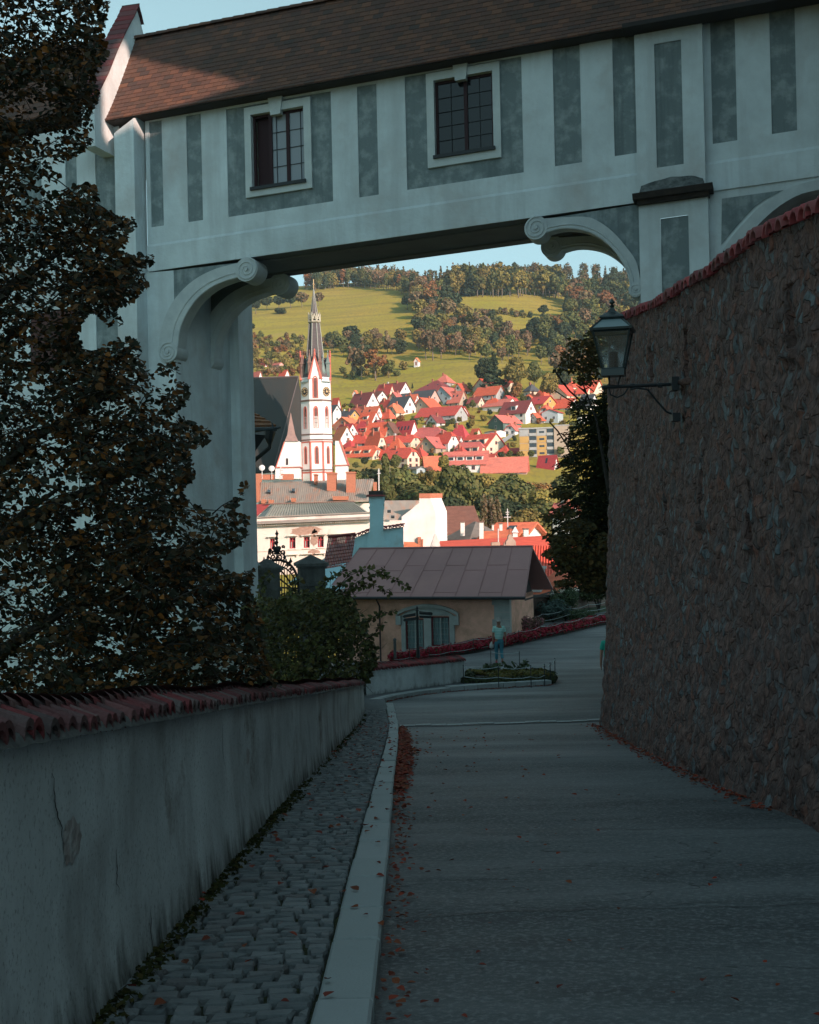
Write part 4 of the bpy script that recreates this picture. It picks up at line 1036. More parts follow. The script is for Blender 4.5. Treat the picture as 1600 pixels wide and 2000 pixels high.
H4=[
 ('grey timbered house with bright red roof and wide balcony, upper middle',(300,510,600),(400,300,235),dict(roof='red',wall='grey',rows=2,cl=4,cr=1,chim=1,balc=True,th=38)),
 ('cream gabled house with red roof and skylight behind the timbered one',(275,420,525),(265,215,145),dict(roof='red',wall='cream',gable='L',rows=1,cl=1,cr=1,chim=0,sky=1,th=40)),
 ('red roofed house half hidden by the big olive tree',(525,640,740),(265,210,152),dict(roof='red',rt='half',wall='cream',rows=1,cl=2,cr=1,chim=1,th=40)),
 ('small cream house with grey roof right of the big olive tree',(830,890,980),(335,255,205),dict(roof='slate',wall='cream',rows=1,cl=1,cr=2,chim=1,th=48,rt='hip')),
 ('terracotta roofed house on the left edge with two skylights',(-10,100,180),(430,375,290),dict(roof='pinkr',wall='tan',rows=1,cl=2,cr=1,chim=1,sky=2,th=36)),
 ('low white bungalow with pale red roof in the middle',(400,620,745),(490,420,365),dict(roof='pinkr',wall='white',rows=1,cl=2,cr=1,chim=0,th=38)),
 ('white house with maroon roof, white dormer and red edged gable',(595,840,945),(620,505,412),dict(roof='maroon',wall='white',rows=2,cl=3,cr=1,chim=0,dorm=1,th=40,fr=rf)),
 ('ochre yellow house with red roof left of the cream gable',(890,1040,1165),(480,400,340),dict(roof='crimson',wall='ochre',rows=1,cl=2,cr=2,chim=0,sky=1,th=45)),
 ('large cream gable with bright red roof, upper right',(1095,1300,1440),(350,300,215),dict(roof='red',wall='cream',gable='L',rows=1,cl=2,cr=2,chim=0,sky=1,th=38)),
 ('white house with red hipped roof highest on the right',(1155,1370,1470),(235,205,140),dict(roof='red',rt='hip',wall='white',rows=1,cl=3,cr=1,chim=2,th=36)),
 ('long bright red roof right of the ochre house',(1130,1330,1430),(470,435,360),dict(roof='red',wall='white',rows=1,cl=3,cr=1,chim=1,th=36)),
 ('pale blue house with gently curved eave beside the round bush',(1050,1200,1250),(610,505,480),dict(roof='crimson',wall='blue',gable='L',rows=1,cl=2,cr=0,chim=0,th=25)),
 ('green gabled house with pink red roof and row of attic windows',(450,590,760),(700,615,555),dict(roof='pinkr',wall='greenw',gable='L',rows=1,cl=1,cr=3,chim=1,dorm=0,th=50)),
 ('plain house with steep pyramid crimson roof, lower left',(0,170,235),(830,790,680),dict(roof='crimson',rt='hip',wall='white',rows=0,chim=1,th=32)),
 ('small hut with red roof beside the pyramid roof',(240,290,328),(750,725,690),dict(roof='red',wall='cream',rows=0,chim=0,th=45)),
 ('flat white garage with orange door by the sloping drive',(400,500,600),(780,715,705),dict(roof='greyb',wall='white',rows=0,chim=0,th=50,over=.1)),
 ('big red roofed house with cream gable and three shed dormers',(140,400,590),(980,890,785),dict(roof='red',wall='cream',rows=2,cl=0,cr=2,chim=0,dorm=3,th=45,fr=rf)),
 ('pink red roof with four pale dormers in front of the big red one',(85,330,390),(1010,965,868),dict(roof='pinkr',wall='cream',rt='half',rows=0,cl=0,cr=1,chim=0,dorm=3,th=28)),
 ('long salmon roofed house with white wall and red windows, lowest row',(0,400,430),(1160,1065,975),dict(roof='pinkr',wall='white',rows=1,cl=5,cr=0,chim=0,dorm=4,th=14,fr=rf)),
 ('very long low salmon roof reaching right behind the river trees',(430,850,870),(1180,1135,1035),dict(roof='pinkr',wall='pink',rows=1,cl=4,cr=0,chim=0,th=12)),
 ('small house with dark red roof and white gable end, lower right',(1000,1150,1195),(1130,1100,1012),dict(roof='crimson',wall='white',rows=1,cl=1,cr=1,chim=0,sky=1,th=38)),
 ('grey roofed shed behind the dark branches on the right',(1450,1560,1640),(470,410,330),dict(roof='slate',wall='white',rows=1,cl=1,cr=1,chim=0,th=45)),
 ('red roof farthest right behind the dark branches',(1480,1600,1700),(300,260,170),dict(roof='red',wall='cream',rows=1,cl=1,cr=1,chim=0,th=40)),
 ('white flat roofed block at the right behind the dark branches',(1420,1460,1560),(620,535,530),dict(roof='greyb',wall='white',rows=1,cl=1,cr=2,chim=0,th=50,over=.05)),
 ('low red roofed row below the apartment block, among trees',(620,800,870),(960,930,900),dict(roof='crimson',wall='cream',rows=0,chim=0,th=30)),
]
for i,(lab,xs,ys,kw) in enumerate(H4): house(lab,A4(xs),Y4(ys),group='houses on the hillside across the river',**kw)
# tiny garden houses far left
for lab,xs,ys,kw in (
 ('pink two storey garden house among allotment trees far left',(533,546,553),(729,715,712),dict(wall='pink',roof='pinkr',rows=1,cl=1,cr=1,chim=0,over=.1)),
 ('red hut roof just above the dark church roof',(547,557,564),(737,733,726),dict(roof='red',rows=0,chim=0)),
 ('pinkish hut leftmost above the dark church roof',(494,505,511),(739,737,729),dict(roof='pinkr',rows=0,chim=0)),
 ('tiny bright red roofed hut among the allotments',(510,517,521),(717,715,711),dict(roof='red',rows=0,chim=0)),
 ('small red cabin right of the pink garden house',(561,570,575),(725,722,718),dict(roof='red',wall='salmon',rows=0,chim=0)),
 ('dark timber barn with grey roof on the meadow edge behind the spire',(702,716,725),(671,667,660),dict(roof='greyb',wall='brick',rows=0,chim=0,gable='R'))):
    house(lab,xs,ys,name='garden_house',group='garden houses in the allotments',th=45,**kw)
# chapels
for lab,x,yb,h,w_ in (('tiny white wayside chapel with arched niche high on the meadow edge',813,717,18,9),('tiny white wayside chapel standing just above the top houses',693,781,18,9)):
    p=G(x,yb); k=p.y/F; t=thing('wayside_chapel',lab,'chapel',p,R(-25)); T=WM[t]
    s=MB(); W_=w_*k; H_=h*k*.62
    s.box(-W_/2,W_/2,0,W_,-1,H_); s.add([(-W_/2,0,H_),(W_/2,0,H_),(0,0,H_*1.6)],[(0,1,2)]); s.add([(-W_/2,W_,H_),(W_/2,W_,H_),(0,W_,H_*1.6)],[(0,1,2)])
    s.v=[T@v for v in s.v]; obj('wall',s,wallm('white'),t)
    s=MB()
    for sg in (-1,1): s.prism([(sg*(W_/2+.3),-.3,H_-.4),(0,-.3,H_*1.6+.12),(0,W_+.3,H_*1.6+.12),(sg*(W_/2+.3),W_+.3,H_-.4)],(0,0,.25))
    s.v=[T@v for v in s.v]; obj('roof',s,roofm('orange'),t)
    s=MB(); pts=[(-W_*.18,-.03,H_*.3),(W_*.18,-.03,H_*.3),(W_*.18,-.03,H_*.85)]+[(W_*.18*math.cos(a),-.03,H_*.85+W_*.18*math.sin(a)) for a in (R(40),R(90),R(140))]+[(-W_*.18,-.03,H_*.85)]
    s.poly(pts); s.v=[T@v for v in s.v]; obj('niche',s,mat('niche_red',(.25,.07,.05)),t)
# apartment block
t=thing('apartment_block','four storey grey and ochre panel apartment block with loggias','building',P(1040,893,G(1040,893).y),R(-8)); T=WM[t]; d=G(1040,893).y; k=d/F
def tb(nm,mb,ms,par=None): mb.v=[T@v for v in mb.v]; return obj(nm,mb,ms,par or t)
x0,x1,x2=-25*k,43*k,72*k; Ht=55*k
s=MB(); s.box(x0,x1,0,8,-3,Ht); s.box(x1,x2,-.8,9,-3,Ht+1); body=tb('wall',s,wallm('tan'))
s=MB(); s.box(x0-.3,x1+.3,-.4,8.3,Ht+.003,Ht+.6); s.box(x1+.31,x2+.2,-1,9.2,Ht+1.003,Ht+1.4); tb('roof',s,wallm('grey'))
for j in range(4):
    z=Ht*(j+.0)/4
    for i,(a,b,c) in enumerate(((0,.28,'grey' if j==3 else 'ochre'),(.28,.5,'open'),(.5,.78,'ochre' if j<3 else 'grey'),(.78,1,'open'))):
        xa,xb=lerp(x0,x1,a)+.15,lerp(x0,x1,b)-.1
        s=MB()
        if c=='open':
            s.box(xa,xb,-.35,-.02,z+.1,z+Ht*.10,0); s.box(xa,xb,-.05,-.01,z+Ht*.11,z+Ht*.24,1); tb('loggia',s,[wallm('grey'),M['hwin']],body)
        else:
            s.box(xa,xb,-.12,-.02,z+.15,z+Ht*.24,0)
            if i==2: s.box(lerp(xa,xb,.25),lerp(xa,xb,.8),-.17,-.13,z+Ht*.10,z+Ht*.17,1)
            tb('wall_panel',s,[wallm(c),M['hwin']],body)
# sloping drive
p=[G(*q) for q in ((972,865),(982,868),(1018,842),(1012,840))]
s=MB(); s.poly([q+Vector((0,0,.35)) for q in p]); obj('hillside_drive',s,wallm('grey'),kind='structure')
# ---------------------------------------------------------------- church
CD=375.0; k=CD/F
ct=thing('church','white gothic church with red edged octagonal clock tower and huge dark nave roof','church',P(622,940,CD),0)
M['chw']=mat('church_white_plaster',(.74,.72,.70),(.66,.64,.62),.3,.9)
M['chred']=mat('church_red_trim',(.55,.16,.12),(.45,.12,.09),.6,.85)
M['chdark']=mat('church_slate',(.11,.085,.085),(.075,.065,.065),.5,.7,.4,4,stretch=(1,1,4))
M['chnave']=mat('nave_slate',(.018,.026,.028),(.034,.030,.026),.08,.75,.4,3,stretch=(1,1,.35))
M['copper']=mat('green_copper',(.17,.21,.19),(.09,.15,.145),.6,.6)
M['cwin']=mat('gothic_glass',(.12,.05,.05),(.2,.08,.07),3,.5)
M['gold']=mat('gilt',(.62,.42,.22),rough=.45,spec=.6)
M['brown']=mat('string_course_stone',(.22,.13,.10),(.15,.09,.08),1,.9)
TC=P(621,930,CD); TZ=lambda py:P(621,py,CD).z
YAW=R(2)
def octp(r,z,c=TC,n=8,off=0): # flat-to-flat radius r ; one face to the camera
    rr=r/math.cos(math.pi/n); return [Vector((c.x+rr*math.cos(YAW+off+math.pi/n+2*math.pi*i/n-math.pi/2),c.y+rr*math.sin(YAW+off+math.pi/n+2*math.pi*i/n-math.pi/2),z)) for i in range(n)]
def octprism(mb,r0,z0,r1,z1,mi=0,cap=True):
    a=octp(r0,z0); b=octp(r1,z1); mb.add(a+b,[(i,(i+1)%8,8+(i+1)%8,8+i) for i in range(8)]+([tuple(range(8,16))] if cap else []),mi)
r=29.5*k
mb=MB(); octprism(mb,r*1.03,TZ(960),r*1.03,TZ(861)); octprism(mb,r,TZ(861),r*.965,TZ(739)); tw=obj('tower',mb,M['chw'],ct)
mb=MB()
for (y,h,e) in ((920,2.2,1.06),(861.5,2,1.06),(851,2,1.03),(785.5,2.6,1.03)): octprism(mb,r*e,TZ(y)-.0,r*(e+.015),TZ(y-h)); octprism(mb,r*(e+.015),TZ(y-h),r*(e-.05),TZ(y-h-.6))
obj('string_course',mb,M['brown'],tw)
# red corner strips of the lowest stage
mb=MB()
o0=octp(r*1.036,TZ(955)); 
for i in range(8):
    for a,b in ((0,.1),(.9,1.0)):
        p=o0[i].lerp(o0[(i+1)%8],a); q=o0[i].lerp(o0[(i+1)%8],b); mb.quad(p,q,q+Vector((0,0,TZ(864)-TZ(955))),p+Vector((0,0,TZ(864)-TZ(955))))
    for y in (863,922):
        p=o0[i].copy(); q=o0[(i+1)%8].copy(); p.z=q.z=TZ(y+3); mb.quad(p,q,q+Vector((0,0,3*k)),p+Vector((0,0,3*k)))
obj('red_trim',mb,M['chred'],tw)
def face(i): # centre dir of face i: outward normal and tangent
    a=YAW+2*math.pi*i/8-math.pi/2; return Vector((math.cos(a),math.sin(a),0)),Vector((-math.sin(a),math.cos(a),0))
def lancet(w,h,n=8):
    pts=[(-w,0),(w,0),(w,h-1.6*w)]
    for j in range(1,n): a=j/n; pts.append((w*(1-a**1.6),h-1.6*w+1.6*w*math.sin(a*math.pi/2)))
    pts.append((0,h))
    for j in range(n-1,0,-1): a=j/n; pts.append((-w*(1-a**1.6),h-1.6*w+1.6*w*math.sin(a*math.pi/2)))
    pts.append((-w,h-1.6*w)); return pts
for (yb,yt,wpx,rr,fs) in ((838,797,3.6,.98,(0,1,7,2,6)),(907,874,3.1,1.03,(0,1,7,2,6)),(780,739,4.2,.97,(0,2,6))):
    for i in fs:
        n,t_=face(i); w_=wpx*k; h=(yb-yt)*k; c=Vector((TC.x,TC.y,TZ(yb)))+n*(r*rr)
        s=MB(); outer=lancet(w_*1.28,h*1.05); inner=lancet(w_*.72,h*.93)
        f=lambda q,o,dz=0:c+t_*q[0]+Vector((0,0,q[1]+dz))+n*o
        N_=len(outer)
        for j in range(N_):
            a,b=outer[j],outer[(j+1)%N_]; d_,e_=inner[j],inner[(j+1)%N_]
            s.quad(f(a,.14),f(b,.14),f(e_,.02,.15),f(d_,.02,.15)); s.quad(f(a,-.1),f(b,-.1),f(b,.14),f(a,.14))
        wd=obj('gothic_window',s,M['chred'],tw)
        s=MB(); s.poly([f(q,.03,.15) for q in inner]); 
        obj('glazing',s,M['cwin'],wd)
        s=MB()
        for q in (-.25,.25): s.prism([f((q*w_-.05,.2),.05),f((q*w_+.05,.2),.05),f((q*w_+.05,h*.8),.05),f((q*w_-.05,h*.8),.05)],n*.06)
        for q in (.25,.45,.65): s.prism([f((-w_*.7,h*q),.05),f((w_*.7,h*q),.05),f((w_*.7,h*q+.12),.05),f((-w_*.7,h*q+.12),.05)],n*.05)
        obj('mullion',s,M['brown'],wd)
# clock faces
for i in (1,7):
    n,t_=face(i); c=Vector((TC.x,TC.y,TZ(767)))+n*(r*.972+.05); R_=9.0*k
    s=MB(); s.prism([c+t_*R_*math.cos(a)+Vector((0,0,R_*math.sin(a))) for a in [2*math.pi*j/32 for j in range(32)]],n*.15)
    ck=obj('clock_face',s,mat('clock_black',(.03,.025,.025)),tw)
    s=MB()
    for j in range(12):
        a=2*math.pi*j/12; u=t_*math.cos(a)+Vector((0,0,math.sin(a))); v=t_*-math.sin(a)+Vector((0,0,math.cos(a)))
        q=c+n*.17+u*R_*.78; s.prism([q-u*R_*.14-v*R_*.07,q+u*R_*.14-v*R_*.1,q+u*R_*.14+v*R_*.1,q-u*R_*.14+v*R_*.07],n*.04)
    for a0,a1 in [(j*math.pi/16,(j+1)*math.pi/16) for j in range(32)]:
        s.quad(*[c+n*.2+(t_*math.cos(a)+Vector((0,0,math.sin(a))))*R_*q for a,q in ((a0,.97),(a1,.97),(a1,1.04),(a0,1.04))])
    for ang,L_ in ((R(98),.75),(R(-8),.5)):
        u=t_*math.cos(ang)+Vector((0,0,math.sin(ang))); v=t_*-math.sin(ang)+Vector((0,0,math.cos(ang)))
        s.prism([c+n*.25-v*.09,c+n*.25+u*R_*L_-v*.04,c+n*.25+u*R_*L_+v*.04,c+n*.25+v*.09],n*.05)
    s.prism([c+n*.22+t_*R_*.22*math.cos(a)+Vector((0,0,R_*.22*math.sin(a))) for a in [2*math.pi*j/12 for j in range(12)]],n*.06)
    obj('clock_dial',s,M['gold'],ck)
# four gables with red copings, small copper roofs between, pinnacles
for i in (0,2,4,6):
    n,t_=face(i); rr=r*.985; hw=12.3*k; c=Vector((TC.x,TC.y,0))+n*rr
    z0=TZ(741); z1=TZ(697)
    s=MB(); s.prism([c-t_*hw+Vector((0,0,z0)),c+t_*hw+Vector((0,0,z0)),c+Vector((0,0,z1))],-n*.9)
    g=obj('gable',s,M['chw'],tw)
    s=MB()
    for sg in (-1,1):
        a=c+t_*sg*(hw+.35)+Vector((0,0,z0-.3)); b=c+Vector((0,0,z1+.5))
        s.prism([a+n*.2,b+n*.2,b+n*.2-Vector((0,0,.9)),a+n*.2-t_*sg*.75],-n*1.2)
    s.tube([c+Vector((0,0,z1)),c+Vector((0,0,z1+1.2)),c+Vector((0,0,z1+1.3)),c+Vector((0,0,TZ(684)))],[.4,.2,.35,.05],6)
    obj('gable_coping',s,M['chred'],g)
    s=MB(); ap=Vector((TC.x,TC.y,z1-.5))
    for sg in (-1,1): s.add([c+t_*sg*hw+Vector((0,0,z0)),c+Vector((0,0,z1-.2)),ap],[(0,1,2)])
    obj('gable_roof',s,M['chdark'],g)
for i in (1,3,5,7):
    n,t_=face(i); c=Vector((TC.x,TC.y,0))+n*r*.97
    s=MB(); s.add([c-t_*12*k+Vector((0,0,TZ(748))),c+t_*12*k+Vector((0,0,TZ(748))),c+t_*9*k-n*2.6+Vector((0,0,TZ(738))),c-t_*9*k-n*2.6+Vector((0,0,TZ(738)))],[(0,1,2,3)])
    s.add([c-t_*12*k+n*.5+Vector((0,0,TZ(749))),c+t_*12*k+n*.5+Vector((0,0,TZ(749))),c+t_*10*k-n*1.2+Vector((0,0,TZ(742))),c-t_*10*k-n*1.2+Vector((0,0,TZ(742)))],[(0,1,2,3)])
    cr_=obj('copper_canopy',s,M['copper'],tw)
    for sg in (-1,1):
        b=c+t_*sg*10.5*k-n*.6
        s=MB(); s.lathe([(.75,TZ(746)),(.72,TZ(712)),(.95,TZ(712)),(.95,TZ(710)),(.7,TZ(709)),(.08,TZ(690)),(.25,TZ(689)),(.04,TZ(685))],(b.x,b.y,0),4,rot=.8)
        obj('pinnacle',s,M['copper'] if sg>0 and i in(1,3) else M['brown'],tw)
    b=c-n*1.2; s=MB(); s.lathe([(.5,TZ(742)),(.9,TZ(728)),(.7,TZ(722)),(.3,TZ(708)),(.1,TZ(700)),(.28,TZ(699)),(.05,TZ(694))],(b.x,b.y,0),8)
    obj('turret',s,M['copper'],tw)
# spire
mb=MB(); octprism(mb,r*.97,TZ(742),16.5*k,TZ(704)); octprism(mb,16.5*k,TZ(704),9.8*k,TZ(632),cap=False); octprism(mb,8.2*k,TZ(632),6.8*k,TZ(612)); octprism(mb,6.8*k,TZ(612),.15*k,TZ(563))
sp=obj('spire',mb,M['chdark'],ct)
mb=MB()
a=octp(16.7*k,TZ(704)); b=octp(10*k,TZ(632)); c_=octp(6.9*k,TZ(614)); d_=octp(.2*k,TZ(564))
for i in range(8): mb.tube([a[i],b[i]],.17,4); mb.tube([c_[i],d_[i]],.11,4)
obj('copper_ribs',mb,mat('pale_rib',(.27,.27,.24)),sp)
mb=MB(); o1=octp(10.6*k,TZ(629)); o2=octp(10.8*k,TZ(617)); 
for i in range(8):
    m1=o2[i].lerp(o2[(i+1)%8],.5); m1.z=TZ(614)
    mb.tube([o1[i],m1],.22,4); mb.tube([o1[(i+1)%8],m1],.22,4); mb.tube([o1[i],o1[(i+1)%8]],.3,4); top=o2[i].copy(); top.z=TZ(610); mb.tube([o1[i],o2[i],top],[.25,.22,.05],4)
    q=o1[i].copy(); q2=o1[(i+1)%8].copy(); mid=q.lerp(q2,.5); q.z=q2.z=TZ(622); q.z=TZ(621); mb.tube([o1[i].lerp(o2[i],.5),o1[(i+1)%8].lerp(o2[(i+1)%8],.5)],.16,4)
obj('gallery_crown',mb,mat('crown_stone',(.40,.36,.28)),sp)
mb=MB(); q=Vector((TC.x,TC.y,TZ(565))); mb.tube([q,q+Vector((0,0,3))],.12,4); mb.lathe([(.05,0),(.35,.25),(.05,.6)],(q.x,q.y,q.z+1.2),6); obj('finial',mb,M['gold'],sp)
# nave roof behind the tower
ND=392; kn=ND/F
def Q(px,py,d): return P(px,py,d)
mb=MB()
A0=Q(400,742,ND+9); A1=Q(583,736,ND+9); B0=Q(400,930,ND-4); B1=Q(533,921,ND-4); C1=Q(603,925,ND+3)
E0=Q(400,940,ND+22); E1=Q(612,935,ND+22)
mb.poly([B0,B1,A1,A0]); mb.poly([B1,C1,A1]); mb.poly([C1,E1,A1]); mb.poly([E0,A0,A1,E1])
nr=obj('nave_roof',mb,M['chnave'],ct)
mb=MB(); mb.tube([A0,A1],.35,5); mb.tube([A1,B1],.2,4); obj('ridge_cap',mb,M['chdark'],nr)
mb=MB(); w0=[B0+Vector((0,.6,-.2)),B1+Vector((-.5,.6,-.2)),C1+Vector((-.3,.5,-.2)),E1,E0]
mb.prism([q-Vector((0,0,14)) for q in w0],(0,0,13.9)); obj('nave_wall',mb,M['chw'],ct)
# side chapel with stone pyramid, left of the tower
d2=366; K=d2/F
def bl(mb,px0,px1,py0,py1,d0,depth,px0t=None,px1t=None,mi=0):
    px0t=px0 if px0t is None else px0t; px1t=px1 if px1t is None else px1t
    a=[P(px0,py0,d0),P(px1,py0,d0),P(px1t,py1,d0),P(px0t,py1,d0)]; mb.prism(a,(0,depth,0),mi)
mb=MB(); bl(mb,538,585,935,912,d2,8); bl(mb,540,586,911.5,862,d2+.1,8,556,585); chp=obj('chapel_wall',mb,M['chw'],ct)
mb=MB(); apx=P(568,805,d2+4); 
lo_=[P(556,862,d2-.3),P(583,862,d2-.3),P(583,862,d2+8),P(556,862,d2+8)]
mi_=[p.lerp(Vector((apx.x,apx.y,p.z)),.42)+Vector((0,0,13*K)) for p in lo_]
mb.add(lo_+mi_+[apx],[(i,(i+1)%4,4+(i+1)%4,4+i) for i in range(4)]+[(4+i,4+(i+1)%4,8) for i in range(4)]); obj('chapel_roof',mb,mat('stone_pyramid',(.33,.20,.17),(.25,.16,.14),1),ct)
mb=MB(); mb.prism([P(559,895,d2-.05),P(563,895,d2-.05),P(563,908,d2-.05),P(559,908,d2-.05)],(0,.2,0)); obj('slit_window',mb,mat('dark_slit',(.05,.03,.03)),chp)
mb=MB(); mb.prism([P(538,914,d2-.4),P(587,913,d2-.4),P(587,911,d2-.4),P(538,912,d2-.4)],(0,8,0)); mb.prism([P(538,913,d2-.1),P(540,913,d2-.1),P(557,862,d2-.1),P(555,862,d2-.1)],(0,.4,0)); obj('chapel_cornice',mb,M['chred'],chp)
mb=MB(); mb.prism([P(655,861,d2+6),P(663,861,d2+6),P(679,907,d2+6),P(679,940,d2+6),P(655,940,d2+6)],(0,7,0)); bw=obj('buttress_wall',mb,M['chw'],ct)
mb=MB(); mb.prism([P(654,910,d2+5.6),P(681,909,d2+5.6),P(681,907,d2+5.6),P(654,908,d2+5.6)],(0,7.6,0)); mb.prism([P(662,860,d2+5.8),P(664.5,860,d2+5.8),P(681,907,d2+5.8),P(679,907,d2+5.8)],(0,7.4,0)); obj('buttress_coping',mb,M['chred'],bw)
# ---------------------------------------------------------------- old town roofs in front of the church
def front(label,name,cat,d): return thing(name,label,cat,P(600,1010,d))
def gq(mb,pts,mi=0): mb.poly([P(*p) for p in pts],mi)
def Z6(x,y): return 470+x/5.161,900+y/5.161
def Z7(x,y): return 740+x/3.478,900+y/3.478
M['seam']=mat('standing_seam_metal',(.40,.33,.275),(.30,.26,.225),.7,.6,c3=(.46,.25,.17),s3=.9,stretch=(2.2,.35,.35))
M['brickp']=mat('orange_brick',(.46,.17,.10),(.34,.13,.08),5,.9,.3,12,stretch=(1,1,2.5))
M['cream']=mat('cream_plaster',(.74,.65,.58),(.66,.57,.51),.4,.9,c3=(.40,.28,.22),s3=.22)
M['oldwhite']=mat('pale_old_plaster',(.74,.69,.65),(.58,.53,.50),.5,.9)
# seamed roof helper: quad with raised seams
def seamroof(name,quadpx,ns,par,m,hr=.12):
    bl_,br_,tr_,tl_=[P(*p) for p in quadpx]
    mb=MB(); mb.poly([bl_,br_,tr_,tl_])
    n=(br_-bl_).cross(tl_-bl_).normalized(); n=n if n.z>0 else -n
    for i in range(1,ns):
        t=i/ns; a=bl_.lerp(br_,t); b=tl_.lerp(tr_,t); w_=(br_-bl_).normalized()*.05
        mb.add([a-w_,a+w_,b+w_,b-w_,a-w_+n*hr,a+w_+n*hr,b+w_+n*hr,b-w_+n*hr],[(4,5,6,7),(0,1,5,4),(1,2,6,5),(3,0,4,7)])
    mb.poly([bl_-n*.2,br_-n*.2,tr_-n*.2,tl_-n*.2][::-1]); mb.quad(bl_-n*.2,br_-n*.2,br_,bl_)
    return obj(name,mb,m,par)
def chimney_stack(label,px0,px1,pyt,pyb,d,m,dep=1.2,cap=True,group=None,name='brick_chimney',taper=0):
    pass
# B2 : long seamed roof with brick chimneys
t=thing('long_roofed_house','long town house with rusty seamed metal roof in front of the church','house',P(600,990,165))
mb=MB(); mb.prism([P(496,990,162),P(742,982,162),P(742,1040,162),P(496,1040,162)],(0,14,0)); body=obj('wall',mb,M['cream'],t)
ro=seamroof('roof',[(*Z6(180,432),160),(*Z6(1290,395),160),(*Z6(1345,183),170),(*Z6(190,222),170)],56,t,M['seam'],.08)
mb=MB(); a=[P(*Z6(190,222),170),P(*Z6(1345,183),170)]; mb.poly([a[0],a[1],P(*Z6(1345,300),180),P(*Z6(190,320),180)]); obj('rear_roof',mb,M['seam'],ro)
for (x0,x1,y0,y1,dd) in ((740,768,132,235,167.5),(870,962,118,300,164.5),(1065,1155,110,328,163.5)):
    mb=MB(); p=[P(*Z6(x0,y1),dd),P(*Z6(x1,y1+8),dd),P(*Z6(x1,y0),dd),P(*Z6(x0,y0),dd)]; mb.prism(p,(0,2.2,0)); q=[P(*Z6(x0-6,y0+14),dd-.12),P(*Z6(x1+6,y0+14),dd-.12),P(*Z6(x1+6,y0+2),dd-.12),P(*Z6(x0-6,y0+2),dd-.12)]; mb.prism(q,(0,2.4,0)); obj('chimney',mb,M['brickp'],ro)
for (x0,x1,y0,y1,dd) in ((142,190,205,420,161),(205,335,138,190,169.5),(405,530,132,192,169.5),(140,205,130,215,168)):
    mb=MB(); mb.prism([P(*Z6(x0,y1),dd),P(*Z6(x1,y1),dd),P(*Z6(x1,y0),dd),P(*Z6(x0,y0),dd)],(0,1.2,0)); obj('brick_parapet',mb,M['brickp'],ro)
for (x0,x1,y0,y1) in ((208,248,388,430),(282,325,393,430),(510,550,375,414),(930,1085,357,396),(1338,1372,215,300)):
    mb=MB(); mb.prism([P(*Z6(x0,y1),159),P(*Z6(x1,y1),159),P(*Z6(x1,y0),159),P(*Z6(x0,y0),159)],(0,1.5,0)); obj('chimney',mb,M['brickp'],ro)
for x,y in ((290,327),(535,315)):
    mb=MB(); mb.prism([P(*Z6(x-16,y+12),164.2),P(*Z6(x+16,y+12),164.2),P(*Z6(x+14,y-12),165.2),P(*Z6(x-18,y-12),165.2)],(0,-.3,.3)); obj('skylight',mb,M['hwin'],ro)
for x,y in ((217,70),(315,77)):
    c=P(*Z6(x,y),169.3); mb=MB()
    mb.tube([P(*Z6(x,185),169.3),c],.05,5); mb.lathe([(0.02,-.12),(.35,-.06),(.62,.08)],(0,0,0),16); 
    nb_=MB(); nb_.tube([P(*Z6(x,185),169.3),c],.05,5)
    Mx=Matrix.Translation(c+Vector((0,-.2,0)))@Matrix.Rotation(R(75),4,'X')
    nb_.lathe([(.02,.09),(.22,.05),(.40,-.05)],(0,0,0),16,M=Mx)
    obj('satellite_dish',nb_,mat('white_dish',(.62,.6,.58)),label='round white satellite dish on the brick ridge, '+('left of two' if x<250 else 'right of two'),cat='satellite dish',group='satellite dishes')
mb=MB(); c=P(*Z6(1395,150),168); mb.tube([P(*Z6(1395,300),168),P(*Z6(1392,80),168)],.09,5); mb.tube([P(*Z6(1378,130),168),P(*Z6(1415,126),168)],.06,4); mb.tube([P(*Z6(1383,105),168),P(*Z6(1405,103),168)],.06,4)
obj('antenna_mast',mb,M['hframe'],label='slim pale antenna mast at the right end of the rusty roof',cat='antenna')
mb=MB(); c=P(*Z6(395,140),169); mb.tube([P(*Z6(400,190),169),P(*Z6(405,60),169)],.07,5)
for yy in (75,95,120,150): mb.tube([P(*Z6(385,yy+6),169),P(*Z6(430,yy),169)],.06,4)
mb.prism([P(*Z6(385,185),168.8),P(*Z6(425,180),168.8),P(*Z6(420,150),168.8),P(*Z6(395,152),168.8)],(0,.4,0))
obj('aerial_cluster',mb,M['hframe'],label='cluster of aerials on a mast before the side chapel',cat='antenna')
# B1 : white cornice palace
t=thing('town_palace','cream neoclassical town house with dentil cornice and peeling plaster','building',P(600,1100,135))
D=135
mb=MB(); 
wins=[(298,785,346,880),(495,776,554,893),(638,770,698,884),(779,764,838,880),(919,757,979,860),(1060,750,1118,850)]
xs_=sorted({165,1330,*[w_[0] for w_ in wins],*[w_[2] for w_ in wins]})
def wy(x): return -.045*(x-165)
yy0=640
def b1(x,yo,d=D): return P(*Z6(x,yo+wy(x)),d)
for a,b in zip(xs_,xs_[1:]):
    w_=[q for q in wins if q[0]<=(a+b)/2<=q[2]]
    if not w_: mb.poly([b1(a,1160),b1(b,1160),b1(b,572),b1(a,572)])
    else:
        mb.poly([b1(a,1160),b1(b,1160),b1(b,900),b1(a,900)]); mb.poly([b1(a,790),b1(b,790),b1(b,572),b1(a,572)])
        for q in (((a,900),(a,790)),((b,790),(b,900))): mb.quad(b1(*q[0]),b1(*q[1]),b1(*q[1],D+.3),b1(*q[0],D+.3))
        mb.quad(b1(a,900),b1(b,900),b1(b,900,D+.3),b1(a,900,D+.3))
mb.poly([b1(165,1160),b1(165,572),b1(165,572,D+11),b1(165,1160,D+11)])
